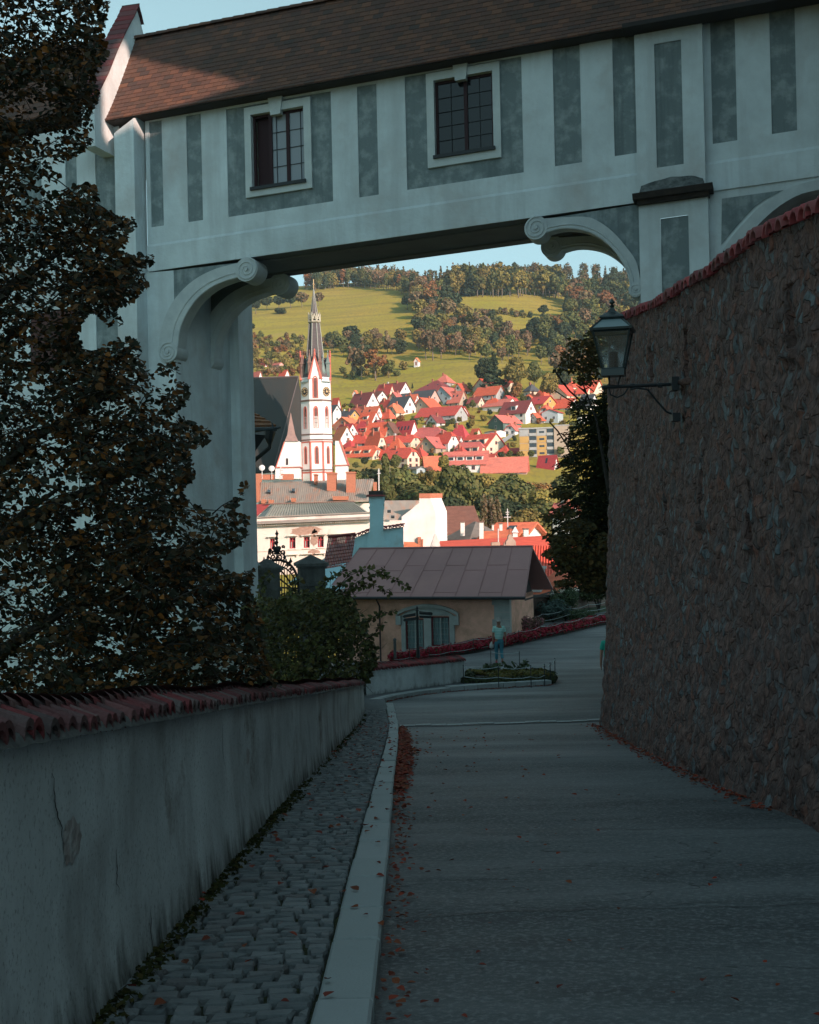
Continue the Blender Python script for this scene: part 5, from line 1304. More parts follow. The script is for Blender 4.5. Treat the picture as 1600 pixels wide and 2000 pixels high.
mb.poly([b1(1330,1160),b1(1330,572),b1(1330,572,D+11),b1(1330,1160,D+11)])
body=obj('wall',mb,M['cream'],t)
for q in wins:
    s=MB(); a,b=q[0],q[2]; dd=D+.2
    def fr(x0,x1,y0,y1,d_,mi): s.prism([b1(x0,y1,d_),b1(x1,y1,d_),b1(x1,y0,d_),b1(x0,y0,d_)],(0,.08,0),mi)
    fr(a,a+7,790,900,dd,0); fr(b-7,b,790,900,dd,0); fr(a+7,b-7,790,800,dd,0); fr(a+7,b-7,892,900,dd,0); fr((a+b)/2-4,(a+b)/2+4,800,892,dd-.02,0); fr(a+7,b-7,820,828,dd-.01,0); fr(a+7,b-7,800,892,dd+.12,1)
    fr((a+b)/2-16,(a+b)/2-6,832,892,dd+.09,2)
    wd=obj('window',s,[mat('red_sash',(.40,.05,.06)) if 'rs' not in M else M['rs'],M['hwin'],M['hframe']],body)
    s=MB(); s.prism([b1(a-30,775,D-.35),b1(b+25,775,D-.35),b1(b+25,768,D-.35),b1(a-30,768,D-.35)],(0,.35,0)); s.prism([b1(a-22,788,D-.2),b1(a-14,788,D-.2),b1(a-14,776,D-.2),b1(a-22,776,D-.2)],(0,.2,0)); s.prism([b1(a-10,912,D-.15),b1(b+8,912,D-.15),b1(b+8,902,D-.15),b1(a-10,902,D-.15)],(0,.15,0)); obj('hood_mould',s,M['cream'],wd)
# lower window hoods and stringcourse
s=MB()
for x in (500,640,780): s.prism([b1(x-30,965,D-.35),b1(x+80,965,D-.35),b1(x+80,957,D-.35),b1(x-30,957,D-.35)],(0,.35,0)); s.prism([b1(x+60,985,D-.2),b1(x+68,985,D-.2),b1(x+68,966,D-.2),b1(x+60,966,D-.2)],(0,.2,0))
s.prism([b1(165,916,D-.08),b1(1330,916,D-.08),b1(1330,912,D-.08),b1(165,912,D-.08)],(0,.08,0))
obj('moulding',s,M['cream'],body)
s=MB(); s.prism([b1(155,640,D-.9),b1(1340,640,D-.9),b1(1340,632,D-.9),b1(155,632,D-.9)],(0,.9,0)); s.add([b1(155,632,D-.9),b1(1340,632,D-.9),b1(1340,612,D-.05),b1(155,612,D-.05)],[(0,1,2,3)]); s.prism([b1(160,575,D-.25),b1(1335,575,D-.25),b1(1335,566,D-.25),b1(160,566,D-.25)],(0,.5,0))
co=obj('cornice',s,mat('cornice_stone',(.36,.30,.26),(.28,.22,.19),1),t)
s=MB()
for i in range(62):
    x=172+i*18.6; s.prism([b1(x,662,D-.55),b1(x+9,662,D-.55),b1(x+9,642,D-.55),b1(x,642,D-.55)],(0,.55,0))
obj('dentils',s,M['cream'],co)
M['peel']=mat('peeled_brick_patch',(.42,.27,.21),(.30,.19,.15),3,.95,.5,10,stretch=(1,1,2.5))
s=MB(); random.seed(7)
def patch(cx,cy,rx,ry,n=26):
    return [b1(cx+rx*math.cos(a)*(1+rnd(-.22,.22)),cy+ry*math.sin(a)*(1+rnd(-.25,.25)),D-.03) for a in [2*math.pi*i/n for i in range(n)]]
s.poly(patch(650,727,150,45)); s.poly(patch(745,800,42,75)); s.poly(patch(735,950,70,32))
obj('bare_patch',s,M['peel'],body)
ro=seamroof('roof',[(*Z6(240,568),D+.6),(*Z6(1300,528),D+.6),(*Z6(1140,418),D+6),(*Z6(325,447),D+6)],38,t,mat('grey_seamed_roof',(.34,.33,.28),(.27,.26,.225),.6,.6),.10)
mb=MB(); mb.poly([P(*Z6(160,572),D+.6),P(*Z6(240,568),D+.6),P(*Z6(325,447),D+6),P(*Z6(300,450),D+7)]); mb.poly([P(*Z6(325,440),D+6),P(*Z6(1140,410),D+6),P(*Z6(1140,470),D+11),P(*Z6(325,490),D+11)])
obj('hip_roof',mb,mat('green_grey_seamed',(.10,.13,.13)),ro)
mb=MB(); mb.prism([P(*Z6(245,440),D+5.9),P(*Z6(1145,412),D+5.9),P(*Z6(1145,402),D+5.9),P(*Z6(245,430),D+5.9)],(0,.5,0)); obj('ridge_flashing',mb,M['brown'],ro)
mb=MB(); mb.poly([P(*Z6(148,560),D+2),P(*Z6(160,570),D+1),P(*Z6(300,440),D+6),P(*Z6(150,436),D+8)]); obj('red_side_roof',mb,roofm('crimson'),ro)
# B3 white gable wall with brick capped chimney, and grey roof to its left
t=thing('gabled_house','tall white gable wall with brick capped chimney and grey roof to its left','house',P(820,1070,112)); D=112
mb=MB(); pts=[(165,640),(155,380),(240,315),(275,285),(275,252),(350,252),(352,262),(386,345),(390,640)]
f=[P(*Z7(x,y),D) for x,y in pts]; 
mb.prism(f,(1.0,.7,0)); 
wl=obj('wall',mb,M['oldwhite'],t)
mb=MB(); mb.prism([P(*Z7(352,640),D+.72),P(*Z7(390,640),D+8),P(*Z7(388,350),D+8),P(*Z7(386,345),D+.72)],(.1,.1,0)); obj('side_wall',mb,M['oldwhite'],t)
mb=MB(); mb.prism([P(*Z7(274,253),D-.05),P(*Z7(349,253),D-.05),P(*Z7(349,222),D-.05),P(*Z7(274,222),D-.05)],(1.1,.8,0)); obj('chimney',mb,M['brickp'],wl)
mb=MB(); mb.poly([P(*Z7(30,405),D-1),P(*Z7(158,402),D+.6),P(*Z7(274,285),D+5),P(*Z7(274,268),D+5.5),P(*Z7(40,270),D+6)]); ro=obj('roof',mb,M['seam'],t)
for x,y in ((70,347),(95,385)):
    mb=MB(); mb.prism([P(*Z7(x-12,y+6),D-1.2),P(*Z7(x+12,y+6),D-1.2),P(*Z7(x+12,y-6),D-1),P(*Z7(x-12,y-6),D-1)],(0,-.1,.1)); obj('skylight',mb,M['hwin'],ro)
mb=MB(); mb.prism([P(*Z7(30,470),D-.6),P(*Z7(160,470),D-.6),P(*Z7(160,404),D-.6),P(*Z7(30,404),D-.6)],(0,8,0)); obj('low_wall',mb,M['cream'],t)
for x0,x1,y0,y1 in ((265,287,518,600),(290,301,532,600)):
    mb=MB(); mb.prism([P(*Z7(x0,y1),D-.35),P(*Z7(x1,y1),D-.35),P(*Z7(x1,y0),D-.35),P(*Z7(x0,y0),D-.35)],(0,.6,0)); obj('brick_pier',mb,M['brickp'],wl)
mb=MB(); mb.poly([P(*Z7(170,600),D-3),P(*Z7(320,600),D-3),P(*Z7(240,552),D-.4),P(*Z7(170,550),D-.4)]); mb.poly([P(*Z7(170,600),D-3),P(*Z7(320,600),D-3),P(*Z7(320,680),D-3),P(*Z7(170,680),D-3)]); obj('lean_to_roof',mb,roofm('orange'),t)
# B4 brown roofed house
def Hn(label,xs,ys,d,**kw): return house(label,[Z7(x,0)[0] for x in xs],[Z7(0,y)[1] for y in ys],d=d,**kw)
t,i_=Hn('brown tile roofed house with steep roof behind the white gable wall',(378,455,660),(560,450,322),140,roof='brown',wall='white',gable='L',th=68,rows=1,cl=1,cr=0,chim=0)
t,i_=Hn('house with grey pyramid roof between white chimneys',(485,625,830),(580,520,430),122,roof='greyb',wall='white',rt='hip',th=55,rows=0,chim=0)
t,i_=Hn('red roofed house with two white chimneys and roof windows behind the long red ridge',(770,980,1110),(560,510,432),135,roof='orange',wall='white',th=25,rows=0,chim=0,sky=1)
t,i_=Hn('small orange roof left of the pyramid capped chimney',(725,900,960),(560,524,492),118,roof='orange',wall='cream',th=20,rows=0,chim=0)
def stack(label,x0,x1,y0,y1,d,m,cap=None,wd=.8,name='chimney',brick=0):
    t=thing(name,label,'chimney',P(*Z7((x0+x1)/2,y1),d)); mb=MB()
    mb.prism([P(*Z7(x0,y1+30),d),P(*Z7(x1,y1+30),d),P(*Z7(x1,y0),d),P(*Z7(x0,y0),d)],(.0,wd,0))
    obj('shaft',mb,m,t); mb=MB()
    if cap=='pyr':
        e=7; a=[P(*Z7(x0-e,y0),d-.15),P(*Z7(x1+e,y0),d-.15)]; a+=[a[1]+Vector((0,wd+.3,0)),a[0]+Vector((0,wd+.3,0))]; c=P(*Z7((x0+x1)/2,y0-42),d+wd/2); mb.add(a+[c],[(0,1,4),(1,2,4),(2,3,4),(3,0,4),(3,2,1,0)])
    else:
        mb.prism([P(*Z7(x0-3,y0),d-.1),P(*Z7(x1+3,y0),d-.1),P(*Z7(x1+3,y0-6),d-.1),P(*Z7(x0-3,y0-6),d-.1)],(0,wd+.2,0))
    obj('cap',mb,m if cap else M['brown'],t); return t
stack('white chimney on the left shoulder of the grey pyramid roof',556,584,418,480,121,M['oldwhite'])
stack('tall white chimney on the right slope of the grey pyramid roof',684,712,418,515,118,M['oldwhite'])
stack('white chimney with pointed cap over the red roofs',910,944,487,520,112,M['oldwhite'],'pyr')
stack('square white chimney with dark holes right of the pointed one',985,1018,465,520,116,M['oldwhite'],wd=1)
stack('small orange clay chimney pot beside the pointed cap',888,900,462,500,112,M['brickp'])
stack('short white stub chimney on the far red roof, left of centre',770,782,435,455,134,M['oldwhite'])
stack('short white stub chimney on the far red roof, right of centre',820,840,430,455,134,M['oldwhite'])
# B6 long bright roof, with white gables
t=thing('red_roofed_row','long row house under one continuous bright red tile roof','house',P(950,1075,100)); D=100
M['redroof']=mat('bright_red_tiles',(.78,.12,.07),(.62,.09,.055),1.5,.75,.5,8,stretch=(1,1,2.5))
mb=MB(); mb.poly([P(*Z7(390,640),94),P(*Z7(1180,650),94),P(*Z7(1148,507),104),P(*Z7(415,545),104)]); mb.poly([P(*Z7(1148,507),104),P(*Z7(415,545),104),P(*Z7(415,640),112),P(*Z7(1148,620),112)])
ro=obj('roof',mb,M['redroof'],t)
mb=MB(); mb.prism([P(*Z7(395,650),94.6),P(*Z7(1175,655),94.6),P(*Z7(1175,800),94.6),P(*Z7(395,800),94.6)],(0,16,0)); obj('wall',mb,M['oldwhite'],t)
mb=MB(); mb.prism([P(*Z7(345,600),D-3),P(*Z7(380,500),D-3),P(*Z7(392,500),D-3),P(*Z7(416,570),D-3),P(*Z7(416,640),D-3),P(*Z7(345,640),D-3)],(0,1,0)); obj('gable_wall',mb,M['oldwhite'],t)
mb=MB(); pts=[(840,575),(862,572),(866,545),(878,535),(880,515),(886,502),(902,502),(910,515),(914,530),(930,545),(932,575)]
mb.prism([P(*Z7(x,y),97) for x,y in pts],(0,1,0)); mb.prism([P(*Z7(848,577),96.9),P(*Z7(858,577),96.9),P(*Z7(853,552),96.9)],(0,.6,0)); obj('stepped_gable',mb,mat('stone_gable',(.40,.33,.27),(.3,.25,.2),1),t)
mb=MB(); mb.prism([P(*Z7(765,575),96.6),P(*Z7(825,575),96.6),P(*Z7(822,552),96.6),P(*Z7(768,556),96.6)],(0,1,0)); obj('roof_box',mb,wallm('tan'),ro)
mb=MB(); mb.tube([P(*Z7(812,552),97),P(*Z7(811,460),97)],.05,5); obj('mast',mb,M['hframe'],ro)
# B8 bright roofs at the lower right, behind the dark tree
t=thing('courtyard_house','large bright red tiled roof sloping down behind the dark conifer','house',P(1100,1150,90))
mb=MB(); mb.poly([P(*Z7(1010,960),80),P(*Z7(1560,900),80),P(*Z7(1500,590),92),P(*Z7(1035,575),92)]); ro=obj('roof',mb,M['redroof'],t)
mb=MB()
for i in range(26):
    a=P(*Z7(1010+i*21,960-i*2.3),79.95); b=P(*Z7(1035+i*18,576+i*.6),91.95); mb.tube([a,b],.07,4)
obj('tile_ribs',mb,M['redroof'],ro)
mb=MB(); mb.prism([P(*Z7(990,965),80.3),P(*Z7(1560,905),80.3),P(*Z7(1560,1050),80.3),P(*Z7(990,1060),80.3)],(0,12,0)); obj('wall',mb,M['oldwhite'],t)
house('small red roofed outbuilding with pale chimney just right of the brown roof',[Z7(x,0)[0] for x in (1000,1125,1215)],[Z7(0,y)[1] for y in (1000,935,860)],d=71,roof='orange',wall='white',gable='R',th=30,rows=0,chim=1,chw=1,over=.2)
house('bright red hipped roof between the brown roof and the dark tree',[Z7(x,0)[0] for x in (1120,1250,1400)],[Z7(0,y)[1] for y in (930,850,735)],d=78,roof='orange',wall='white',gable='R',rt='hip',th=40,rows=0,chim=0,over=.2)
house('red roof with white chimneys behind the conifer branches',[Z7(x,0)[0] for x in (1180,1300,1360)],[Z7(0,y)[1] for y in (400,350,290)],d=260,roof='pinkr',wall='white',gable='R',rt='gable',th=40,rows=1,chim=2)
# TV aerial against the trees
mb=MB(); mb.tube([P(*Z7(876,450),121),P(*Z7(874,325),121)],.05,5)
for y,w_ in ((350,12),(365,10),(384,24)): mb.tube([P(*Z7(874-w_,y),121),P(*Z7(874+w_,y-1),121)],.045,4)
obj('tv_aerial',mb,M['hframe'],label='thin tv aerial rising above the red roofs against the trees',cat='antenna')
# ---------------------------------------------------------------- brown roofed house at the foot of the lane
def PG(px,py,z): # point at picture position on the level z
    r=P(px,py,1); return r*(z/r.z)
HE=Vector((.948,-.318,0)); HN=Vector((.318,.948,0))
HR=P(995,1250,61.0)              # front right corner of the wall at ground
hz0=HR.z
def HW(a,n,z): return HR+HE*a+HN*n+Vector((0,0,z-hz0))
def hpix(px,py,n=0): # picture point on the front plane
    r=P(px,py,1); o=HR+HN*n; p=r*(o.dot(HN)/r.dot(HN)); return (p-HR).dot(HE),p.z
ht=thing('roadside_house','small ochre walled house with brown sheet metal roof at the bend of the lane','house',HR)
LA=hpix(700,1280)[0]-1.0
M['ochre_rough']=mat('rough_ochre_render',(.85,.47,.36),(.72,.39,.29),3,.95,.8,22,c3=(.50,.28,.19),s3=.9)
M['stonetrim']=mat('grey_stone_trim',(.40,.43,.42),(.31,.34,.33),2,.85,.2,20)
ea=hpix(1000,1172,0)[1]+.1
wx=[hpix(px,1235) for px in (785,889)]
w1=(hpix(793,1240)[0],hpix(829,1240)[0],hpix(811,1269)[1],hpix(811,1208)[1]); w2=(hpix(843,1235)[0],hpix(879,1235)[0],hpix(860,1262)[1],hpix(860,1204)[1])
mb=MB()
us=sorted([LA,0,w1[0],w1[1],w2[0],w2[1]])
zlow=-9
for a,b in zip(us,us[1:]):
    w_=[q for q in (w1,w2) if q[0]<=(a+b)/2<=q[1]]
    segs=[(zlow,ea)] if not w_ else [(zlow,w_[0][2]),(w_[0][3],ea)]
    for c,d in segs: mb.quad(HW(a,0,c),HW(b,0,c),HW(b,0,d),HW(a,0,d))
mb.quad(HW(0,0,zlow),HW(0,5.2,zlow),HW(0,5.2,ea),HW(0,0,ea)); mb.quad(HW(LA,0,zlow),HW(LA,5.2,zlow),HW(LA,5.2,ea),HW(LA,0,ea)); mb.quad(HW(LA,5.2,zlow),HW(0,5.2,zlow),HW(0,5.2,ea),HW(LA,5.2,ea))
hb=obj('wall',mb,M['ochre_rough'],ht)
def hbox(mb,a0,a1,n0,n1,z0,z1,mi=0):
    p=[HW(a,n,z) for z in (z0,z1) for a,n in ((a0,n0),(a1,n0),(a1,n1),(a0,n1))]
    mb.add(p,[(3,2,1,0),(4,5,6,7),(0,1,5,4),(1,2,6,5),(2,3,7,6),(3,0,4,7)],mi)
mb=MB(); qa=hpix(966,1200)[0]; qb=.06; z=ea; i=0
zq=hpix(980,1262)[1]-1.2
while z>zq:
    h=.34; hbox(mb,qa-(.10 if i%3==0 else 0),qb,-.06,.3,z-h+.012,z); z-=h; i+=1
obj('corner_quoins',mb,M['stonetrim'],hb)
# arched surround
mb=MB(); sL,sR=hpix(785,1240)[0],hpix(889,1240)[0]; zb=min(w1[2],w2[2])-.05
ztop_=max(w1[3],w2[3])+.04
for (a,b) in ((sL,w1[0]),(w1[1],w2[0]),(w2[1],sR)): hbox(mb,a,b,-.08,.2,zb,ztop_)
hbox(mb,sL,sR,-.08,.2,zb-.14,zb-.003)
N=14; zA=hpix(837,1186)[1]; zS=hpix(785,1203)[1]
arc=[(lerp(sL,sR,i/N),zS+(zA-zS)*math.sin(math.pi*i/N)**.7) for i in range(N+1)]
for (a,za),(b,zb_) in zip(arc,arc[1:]): mb.prism([HW(a,-.075,ztop_+.003),HW(b,-.075,ztop_+.003),HW(b,-.075,zb_),HW(a,-.075,za)],HN*.1)
arc2=[(lerp(sL-.22,sR+.22,i/N),z_+.02) for i,(a,z_) in enumerate(arc)]
for (a,za),(b,zb_) in zip(arc2,arc2[1:]): mb.prism([HW(a,-.2,za-.02),HW(b,-.2,zb_-.02),HW(b,-.2,zb_+.14),HW(a,-.2,za+.14)],HN*.2)
for a in (sL-.24,sR-.02): hbox(mb,a,a+.26,-.2,-.0,zS-.42,zS+.02)
obj('arched_surround',mb,M['stonetrim'],hb)
M['curtain']=mat('lace_curtain',(.42,.50,.50),(.30,.37,.38),1,.9,stretch=(9,9,.6))
M['rs']=mat('red_window_frame',(.17,.03,.035),rough=.6)
for q in (w1,w2):
    mb=MB(); t=.06
    hbox(mb,q[0],q[0]+t,.03,.11,q[2],q[3]); hbox(mb,q[1]-t,q[1],.03,.11,q[2],q[3]); hbox(mb,q[0]+t,q[1]-t,.03,.11,q[2],q[2]+t); hbox(mb,q[0]+t,q[1]-t,.03,.11,q[3]-t,q[3])
    wd=obj('window',mb,M['rs'],hb)
    mb=MB(); c=(q[0]+q[1])/2; hbox(mb,c-.025,c+.025,.04,.09,q[2]+t,q[3]-t)
    for k in (1,2,3,4): z=lerp(q[2],q[3],k/5); hbox(mb,q[0]+t,q[1]-t,.05,.08,z-.012,z+.012)
    obj('glazing_bar',mb,M['stonetrim'],wd)
    mb=MB(); n_=30
    a0,a1=q[0]+t,q[1]-t
    mb.grid(lambda u,v:HW(lerp(a0,a1,u),.14+.025*math.sin(u*40)+(.05 if abs(u-.5)<.04 else 0),lerp(q[2],q[3],v)),50,1); obj('curtain',mb,M['curtain'],wd)
    mb=MB(); mb.quad(HW(a0,.07,q[2]),HW(a1,.07,q[2]),HW(a1,.07,q[3]),HW(a0,.07,q[3])); obj('glass_pane',mb,clearglass('thin_glass',(.7,.8,.82),.12) if 'tg' not in M else M['tg'],wd)
# roof from its picture outline: ridge parallel to the front
eL=hpix(690,1172,-.55)[0]; eR=hpix(1025,1164,-.55)[0]; zE=hpix(1024,1165,-.55)[1]
rz=hpix(1040,1067,2.6)[1]; rR=hpix(1040,1067,2.6)[0]; rL=hpix(702,1072,2.6)[0]
M['brownmetal']=mat('brown_painted_sheet_metal',(.38,.205,.20),(.33,.18,.175),.4,.55,spec=.35,bump=.08,bscale=1.5,c3=(.40,.22,.205),s3=.5)
mb=MB(); eLx=eL-1.6
F0,F1,F2,F3=HW(eLx,-.55,zE),HW(eR,-.55,zE),HW(rR,2.6,rz),HW(rL,2.6,rz)
mb.prism([F0,F1,F2,F3],(0,0,-.09))
B1,B0=HW(eR,5.75,zE),HW(eLx,5.75,zE); mb.prism([B1,B0,F3,F2],(0,0,-.09)); mb.prism([B0,F0,F3],(0,0,-.09))
hr=obj('roof',mb,M['brownmetal'],ht)
mb=MB(); nn=(F1-F0).cross(F3-F0).normalized(); nn=nn if nn.z>0 else -nn
NS=9
for i in range(NS+1):
    t=i/NS; a=F0.lerp(F1,t); b=F3.lerp(F2,t); mb.tube([a+nn*.02,b+nn*.015],.013,4)
    if i<NS:
        for hh in ((.10,.60) if i%2 else (.12,.58),)[0] if False else ([.08,.62] if i%2 else [.52]):
            a1_=F0.lerp(F3,hh).lerp(F1.lerp(F2,hh),t); b1_=F0.lerp(F3,hh).lerp(F1.lerp(F2,hh),(i+1)/NS); mb.tube([a1_+nn*.01,b1_+nn*.005],.009,4)
mb.tube([F3,F2],.06,6); mb.tube([F1,F2],.035,4)
obj('roof_seams',mb,mat('seam_line_metal',(.30,.16,.16),rough=.6),hr)  # seams a little darker than the roof sheet
mb=MB(); mb.poly([HW(0,0,ea-.2),HW(0,5.2,ea-.2),HW(0,2.6,rz-.25)]); mb.quad(HW(eR-.03,-.45,zE-.13),HW(eR-.03,5.65,zE-.13),HW(eR-.03,5.65,zE-.22),HW(eR-.03,-.45,zE-.22))
mb.quad(HW(LA,-.5,zE-.11),HW(eR,-.5,zE-.11),HW(eR,0,zE-.11),HW(LA,0,zE-.11))
obj('gable_boarding',mb,mat('dark_gable_boards',(.045,.04,.042),rough=.9),hb)
mb=MB(); mb.tube([HW(eLx,-.62,zE-.07),HW(eR+.05,-.62,zE-.07)],.075,8); obj('gutter',mb,M['iron'],hr)
mb=MB(); da=hpix(744,1230)[0]; mb.tube([HW(da,-.6,zE-.1),HW(da,-.12,zE-.5),HW(da,-.12,zlow)],.045,6); obj('downpipe',mb,mat('brown_pipe',(.06,.045,.045)),hb)
# ---------------------------------------------------------------- turquoise-shaded chimney wall behind the house
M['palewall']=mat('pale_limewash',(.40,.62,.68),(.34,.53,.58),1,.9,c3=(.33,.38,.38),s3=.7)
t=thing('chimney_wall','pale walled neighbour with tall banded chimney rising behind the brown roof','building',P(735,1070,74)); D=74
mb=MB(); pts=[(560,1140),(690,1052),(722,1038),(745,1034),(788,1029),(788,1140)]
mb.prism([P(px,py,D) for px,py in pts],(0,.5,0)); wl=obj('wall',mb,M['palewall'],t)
mb=MB()
def ctr(px,py): return P(px,py,D-.1)
prof=[(1074,716,757),(1050,718,752),(1034,722,749),(1010,722.5,748.5),(994,722,749),(993,720.5,750.5),(990,720.5,750.5),(989,722,749),(984,722,749),(983,720.5,750.5),(980,720.5,750.5),(979,721,750),(970,720,751)]
vs=[];fs=[]
for (py,xa,xb) in prof:
    a=ctr(xa,py); b=ctr(xb,py); vs+=[a,b,b+Vector((0,.8,0)),a+Vector((0,.8,0))]
for i in range(len(prof)-1):
    for j in range(4): fs.append((i*4+j,i*4+(j+1)%4,i*4+4+(j+1)%4,i*4+4+j))
mb.add(vs,fs); ch=obj('chimney',mb,M['palewall'],wl)
mb=MB(); mb.prism([P(714,970,D-.3),P(753,969,D-.3),P(751,966,D-.3),P(717,966,D-.3)],(0,1.2,0)); obj('cap_tiles',mb,M['tile_red'],ch)
mb=MB(); mb.prism([P(720,965.9,D-.1),P(748,965.9,D-.1),P(748,959,D-.1),P(720,959,D-.1)],(0,.8,0)); obj('flue_top',mb,M['stonedark'],ch)
mb=MB(); tile_cap(mb,[P(690,1051,D+.2),P(722,1038,D+.2)],.8,r=.10,step=.24); tile_cap(mb,[P(750,1034,D+.2),P(790,1028,D+.2)],.8,r=.10,step=.24); obj('tile_coping',mb,M['tile_red'],wl,smooth=True)
# old tiled roof slope left of it
t=thing('tiled_lean_to','steep patched red tile roof slope between the palace and the brown roof','roof',P(665,1150,66))
mb=MB(); random.seed(12)
bl_,br_,tr_,tl_=P(612,1180,62),P(668,1165,62.5),P(695,1046,69),P(641,1052,69)
NRr=22; NC=16
def bp(u,v):
    sag=-.35*math.sin(math.pi*v); p=bl_.lerp(br_,u).lerp(tl_.lerp(tr_,u),v); return p+Vector((0,0,sag))
nn=(br_-bl_).cross(tl_-bl_).normalized()*(-1); nn=nn if nn.z>0 else -nn
for i in range(NRr):
    for j in range(NC):
        u0,u1=j/NC+.002,(j+.94)/NC; o=rnd(0,.03)
        a,b,c,d=bp(u0,i/NRr)+nn*(.05+o),bp(u1,i/NRr)+nn*(.05+o),bp(u1,(i+1.2)/NRr)+nn*.01,bp(u0,(i+1.2)/NRr)+nn*.01
        mb.add([a,b,c,d,a-nn*.05,b-nn*.05],[(0,1,2,3),(4,5,1,0)])
M['patched']=mat('patched_old_tiles',(.3,.12,.1),rough=.85,isl=[(.20,.07,.07),(.30,.10,.09),(.24,.09,.085),(.14,.06,.065),(.34,.14,.11),(.17,.075,.08)],c2=(.2,.1,.09),scale=2)
obj('roof',mb,M['patched'],t)
mb=MB(); mb.poly([bp(0,0)-nn*.06,bp(1,0)-nn*.06,bp(1,1)-nn*.4,bp(0,1)-nn*.4]); mb.prism([P(612,1200,62.4),P(668,1190,62.9),P(668,1168,62.9),P(612,1183,62.4)],(0,.4,0)); obj('wall',mb,M['palewall'],t)
mb=MB(); mb.tube([bl_+nn*.1,br_+nn*.1],.05,5); mb.tube([tl_+nn*.1,tr_+nn*.1],.09,6); obj('roof_edge',mb,M['tile_red'],t)
# ---------------------------------------------------------------- gate pillars and wrought iron gate
M['gatestone']=mat('dark_gate_stone',(.16,.17,.165),(.10,.105,.105),2.5,.9,.5,16,streak=((.07,.075,.075),1.2))
def pillar(label,x0,x1,yt,d,n=0):
    c=P((x0+x1)/2,1200,d); w_=(x1-x0)*d/F; zt=P((x0+x1)/2,yt,d).z; zb=c.z-4
    t=thing('gate_pillar',label,'pillar',(c.x,c.y,zb)); mb=MB(); M_=Matrix.Translation((c.x,c.y,0))@Matrix.Rotation(R(12),4,'Z')
    h=w_/2*.86
    mb.box(-h,h,-h,h,zb,zt-.9,0,M_); mb.box(-h-.07,h+.07,-h-.07,h+.07,zt-.9+.002,zt-.78,0,M_); mb.box(-h,h,-h,h,zt-.775,zt-.22,0,M_); mb.box(-h-.05,h+.05,-h-.05,h+.05,zt-.218,zt-.14,0,M_)
    obj('shaft',mb,M['gatestone'],t)
    mb=MB(); e=h+.13; mb.box(-e,e,-e,e,zt-.137,zt-.03,0,M_)
    a=[(-e,-e,zt-.028),(e,-e,zt-.028),(e,e,zt-.028),(-e,e,zt-.028),(0,0,zt+.3)]; mb.add(a,[(0,1,4),(1,2,4),(2,3,4),(3,0,4)],0,M_)
    obj('cap_stone',mb,M['gatestone'],t)
pillar('grey stone gate pillar with pyramid cap right of the iron gate',582,638,1098,50)
pillar('grey stone gate pillar left of the iron gate, beside the downpipe',498,550,1106,47)
gt=thing('iron_gate','black wrought iron gate with arched top and tall scrolled crest','gate',P(548,1200,47))
Dg=47.6
def GP(px,py,dd=0): return P(px,py,Dg+dd)
mb=MB()
arch=[(505,1120),(512,1106),(524,1098),(540,1094),(556,1096),(570,1106),(579,1122),(583,1145),(583,1230)]
mb.tube([GP(*p) for p in bez(arch,24)],.05,6)
arch2=[(512,1128),(520,1115),(532,1108),(545,1106),(558,1110),(570,1122),(577,1142),(578,1230)]
mb.tube([GP(*p) for p in bez(arch2,20)],.03,5)
A1_=bez(arch,24); A2_=bez(arch2,24)
for i in range(1,20): mb.tube([GP(*A1_[i]),GP(*A2_[i])],.018,4)
fr_=obj('gate_frame',mb,M['iron'],gt)
mb=MB()
for i in range(14):
    x=508+i*5.3; y0=pw(x,[(505,1130),(520,1112),(545,1106),(560,1112),(572,1128),(578,1150)]); mb.tube([GP(x,1230),GP(x,y0)],.017,4)
for y in (1146,1190): mb.tube([GP(506,y),GP(582,y+3)],.03,4)
for i in range(8):
    x=548+i*4; 
pts_=[(540,1108),(552,1118),(562,1130),(570,1144)]
mb.tube([GP(*p) for p in pts_],.03,4); mb.tube([GP(*p) for p in [(540,1126),(556,1138),(570,1150)]],.03,4)
obj('gate_bars',mb,M['iron'],gt)
mb=MB()
def spiral(cx,cy,r,a0,turn,n=26):
    return [(cx+r*(1-.8*i/n)*math.cos(a0+turn*2*math.pi*i/n),cy+r*(1-.8*i/n)*math.sin(a0+turn*2*math.pi*i/n)) for i in range(n+1)]
for (cx,cy,r,a0,tn) in ((534,1088,6,0,1.4),(546,1088,6,3.1,-1.4),(529,1078,5,1.5,1.3),(552,1079,5,1.6,-1.3),(527,1092,5,0,1.2),(556,1094,5,3,-1.2),(521,1098,5,0,1.3),(563,1101,5,3,-1.3),(536,1070,4,0,1.5),(545,1070,4,3,-1.5),(541,1060,4,1.5,1),(541,1052,3,1.5,1),(553,1068,3,1,-1.2),(528,1074,3,1,1.2),(514,1108,4,0,1.2),(570,1110,4,3,-1.2),(537,1080,5,2,1.2),(545,1080,5,1,-1.2)):
    mb.tube([GP(*p) for p in spiral(cx,cy,r,a0,tn)],.028,4)
mb.tube([GP(541,1096),GP(541,1043)],.035,5)
for (x,y,h) in ((524,1098,14),(556,1098,14),(568,1105,12),(516,1104,12),(541,1052,14)):
    p=GP(x,y-h*.4); mb.lathe([(.01,0),(.07,.07),(.03,.14),(.01,.22)],(p.x,p.y,p.z),6)
p=GP(541,1076); mb.lathe([(.02,-.14),(.12,-.04),(.14,.05),(.09,.14),(.02,.16)],(p.x,p.y,p.z),8)
obj('scrolled_crest',mb,M['iron'],gt)
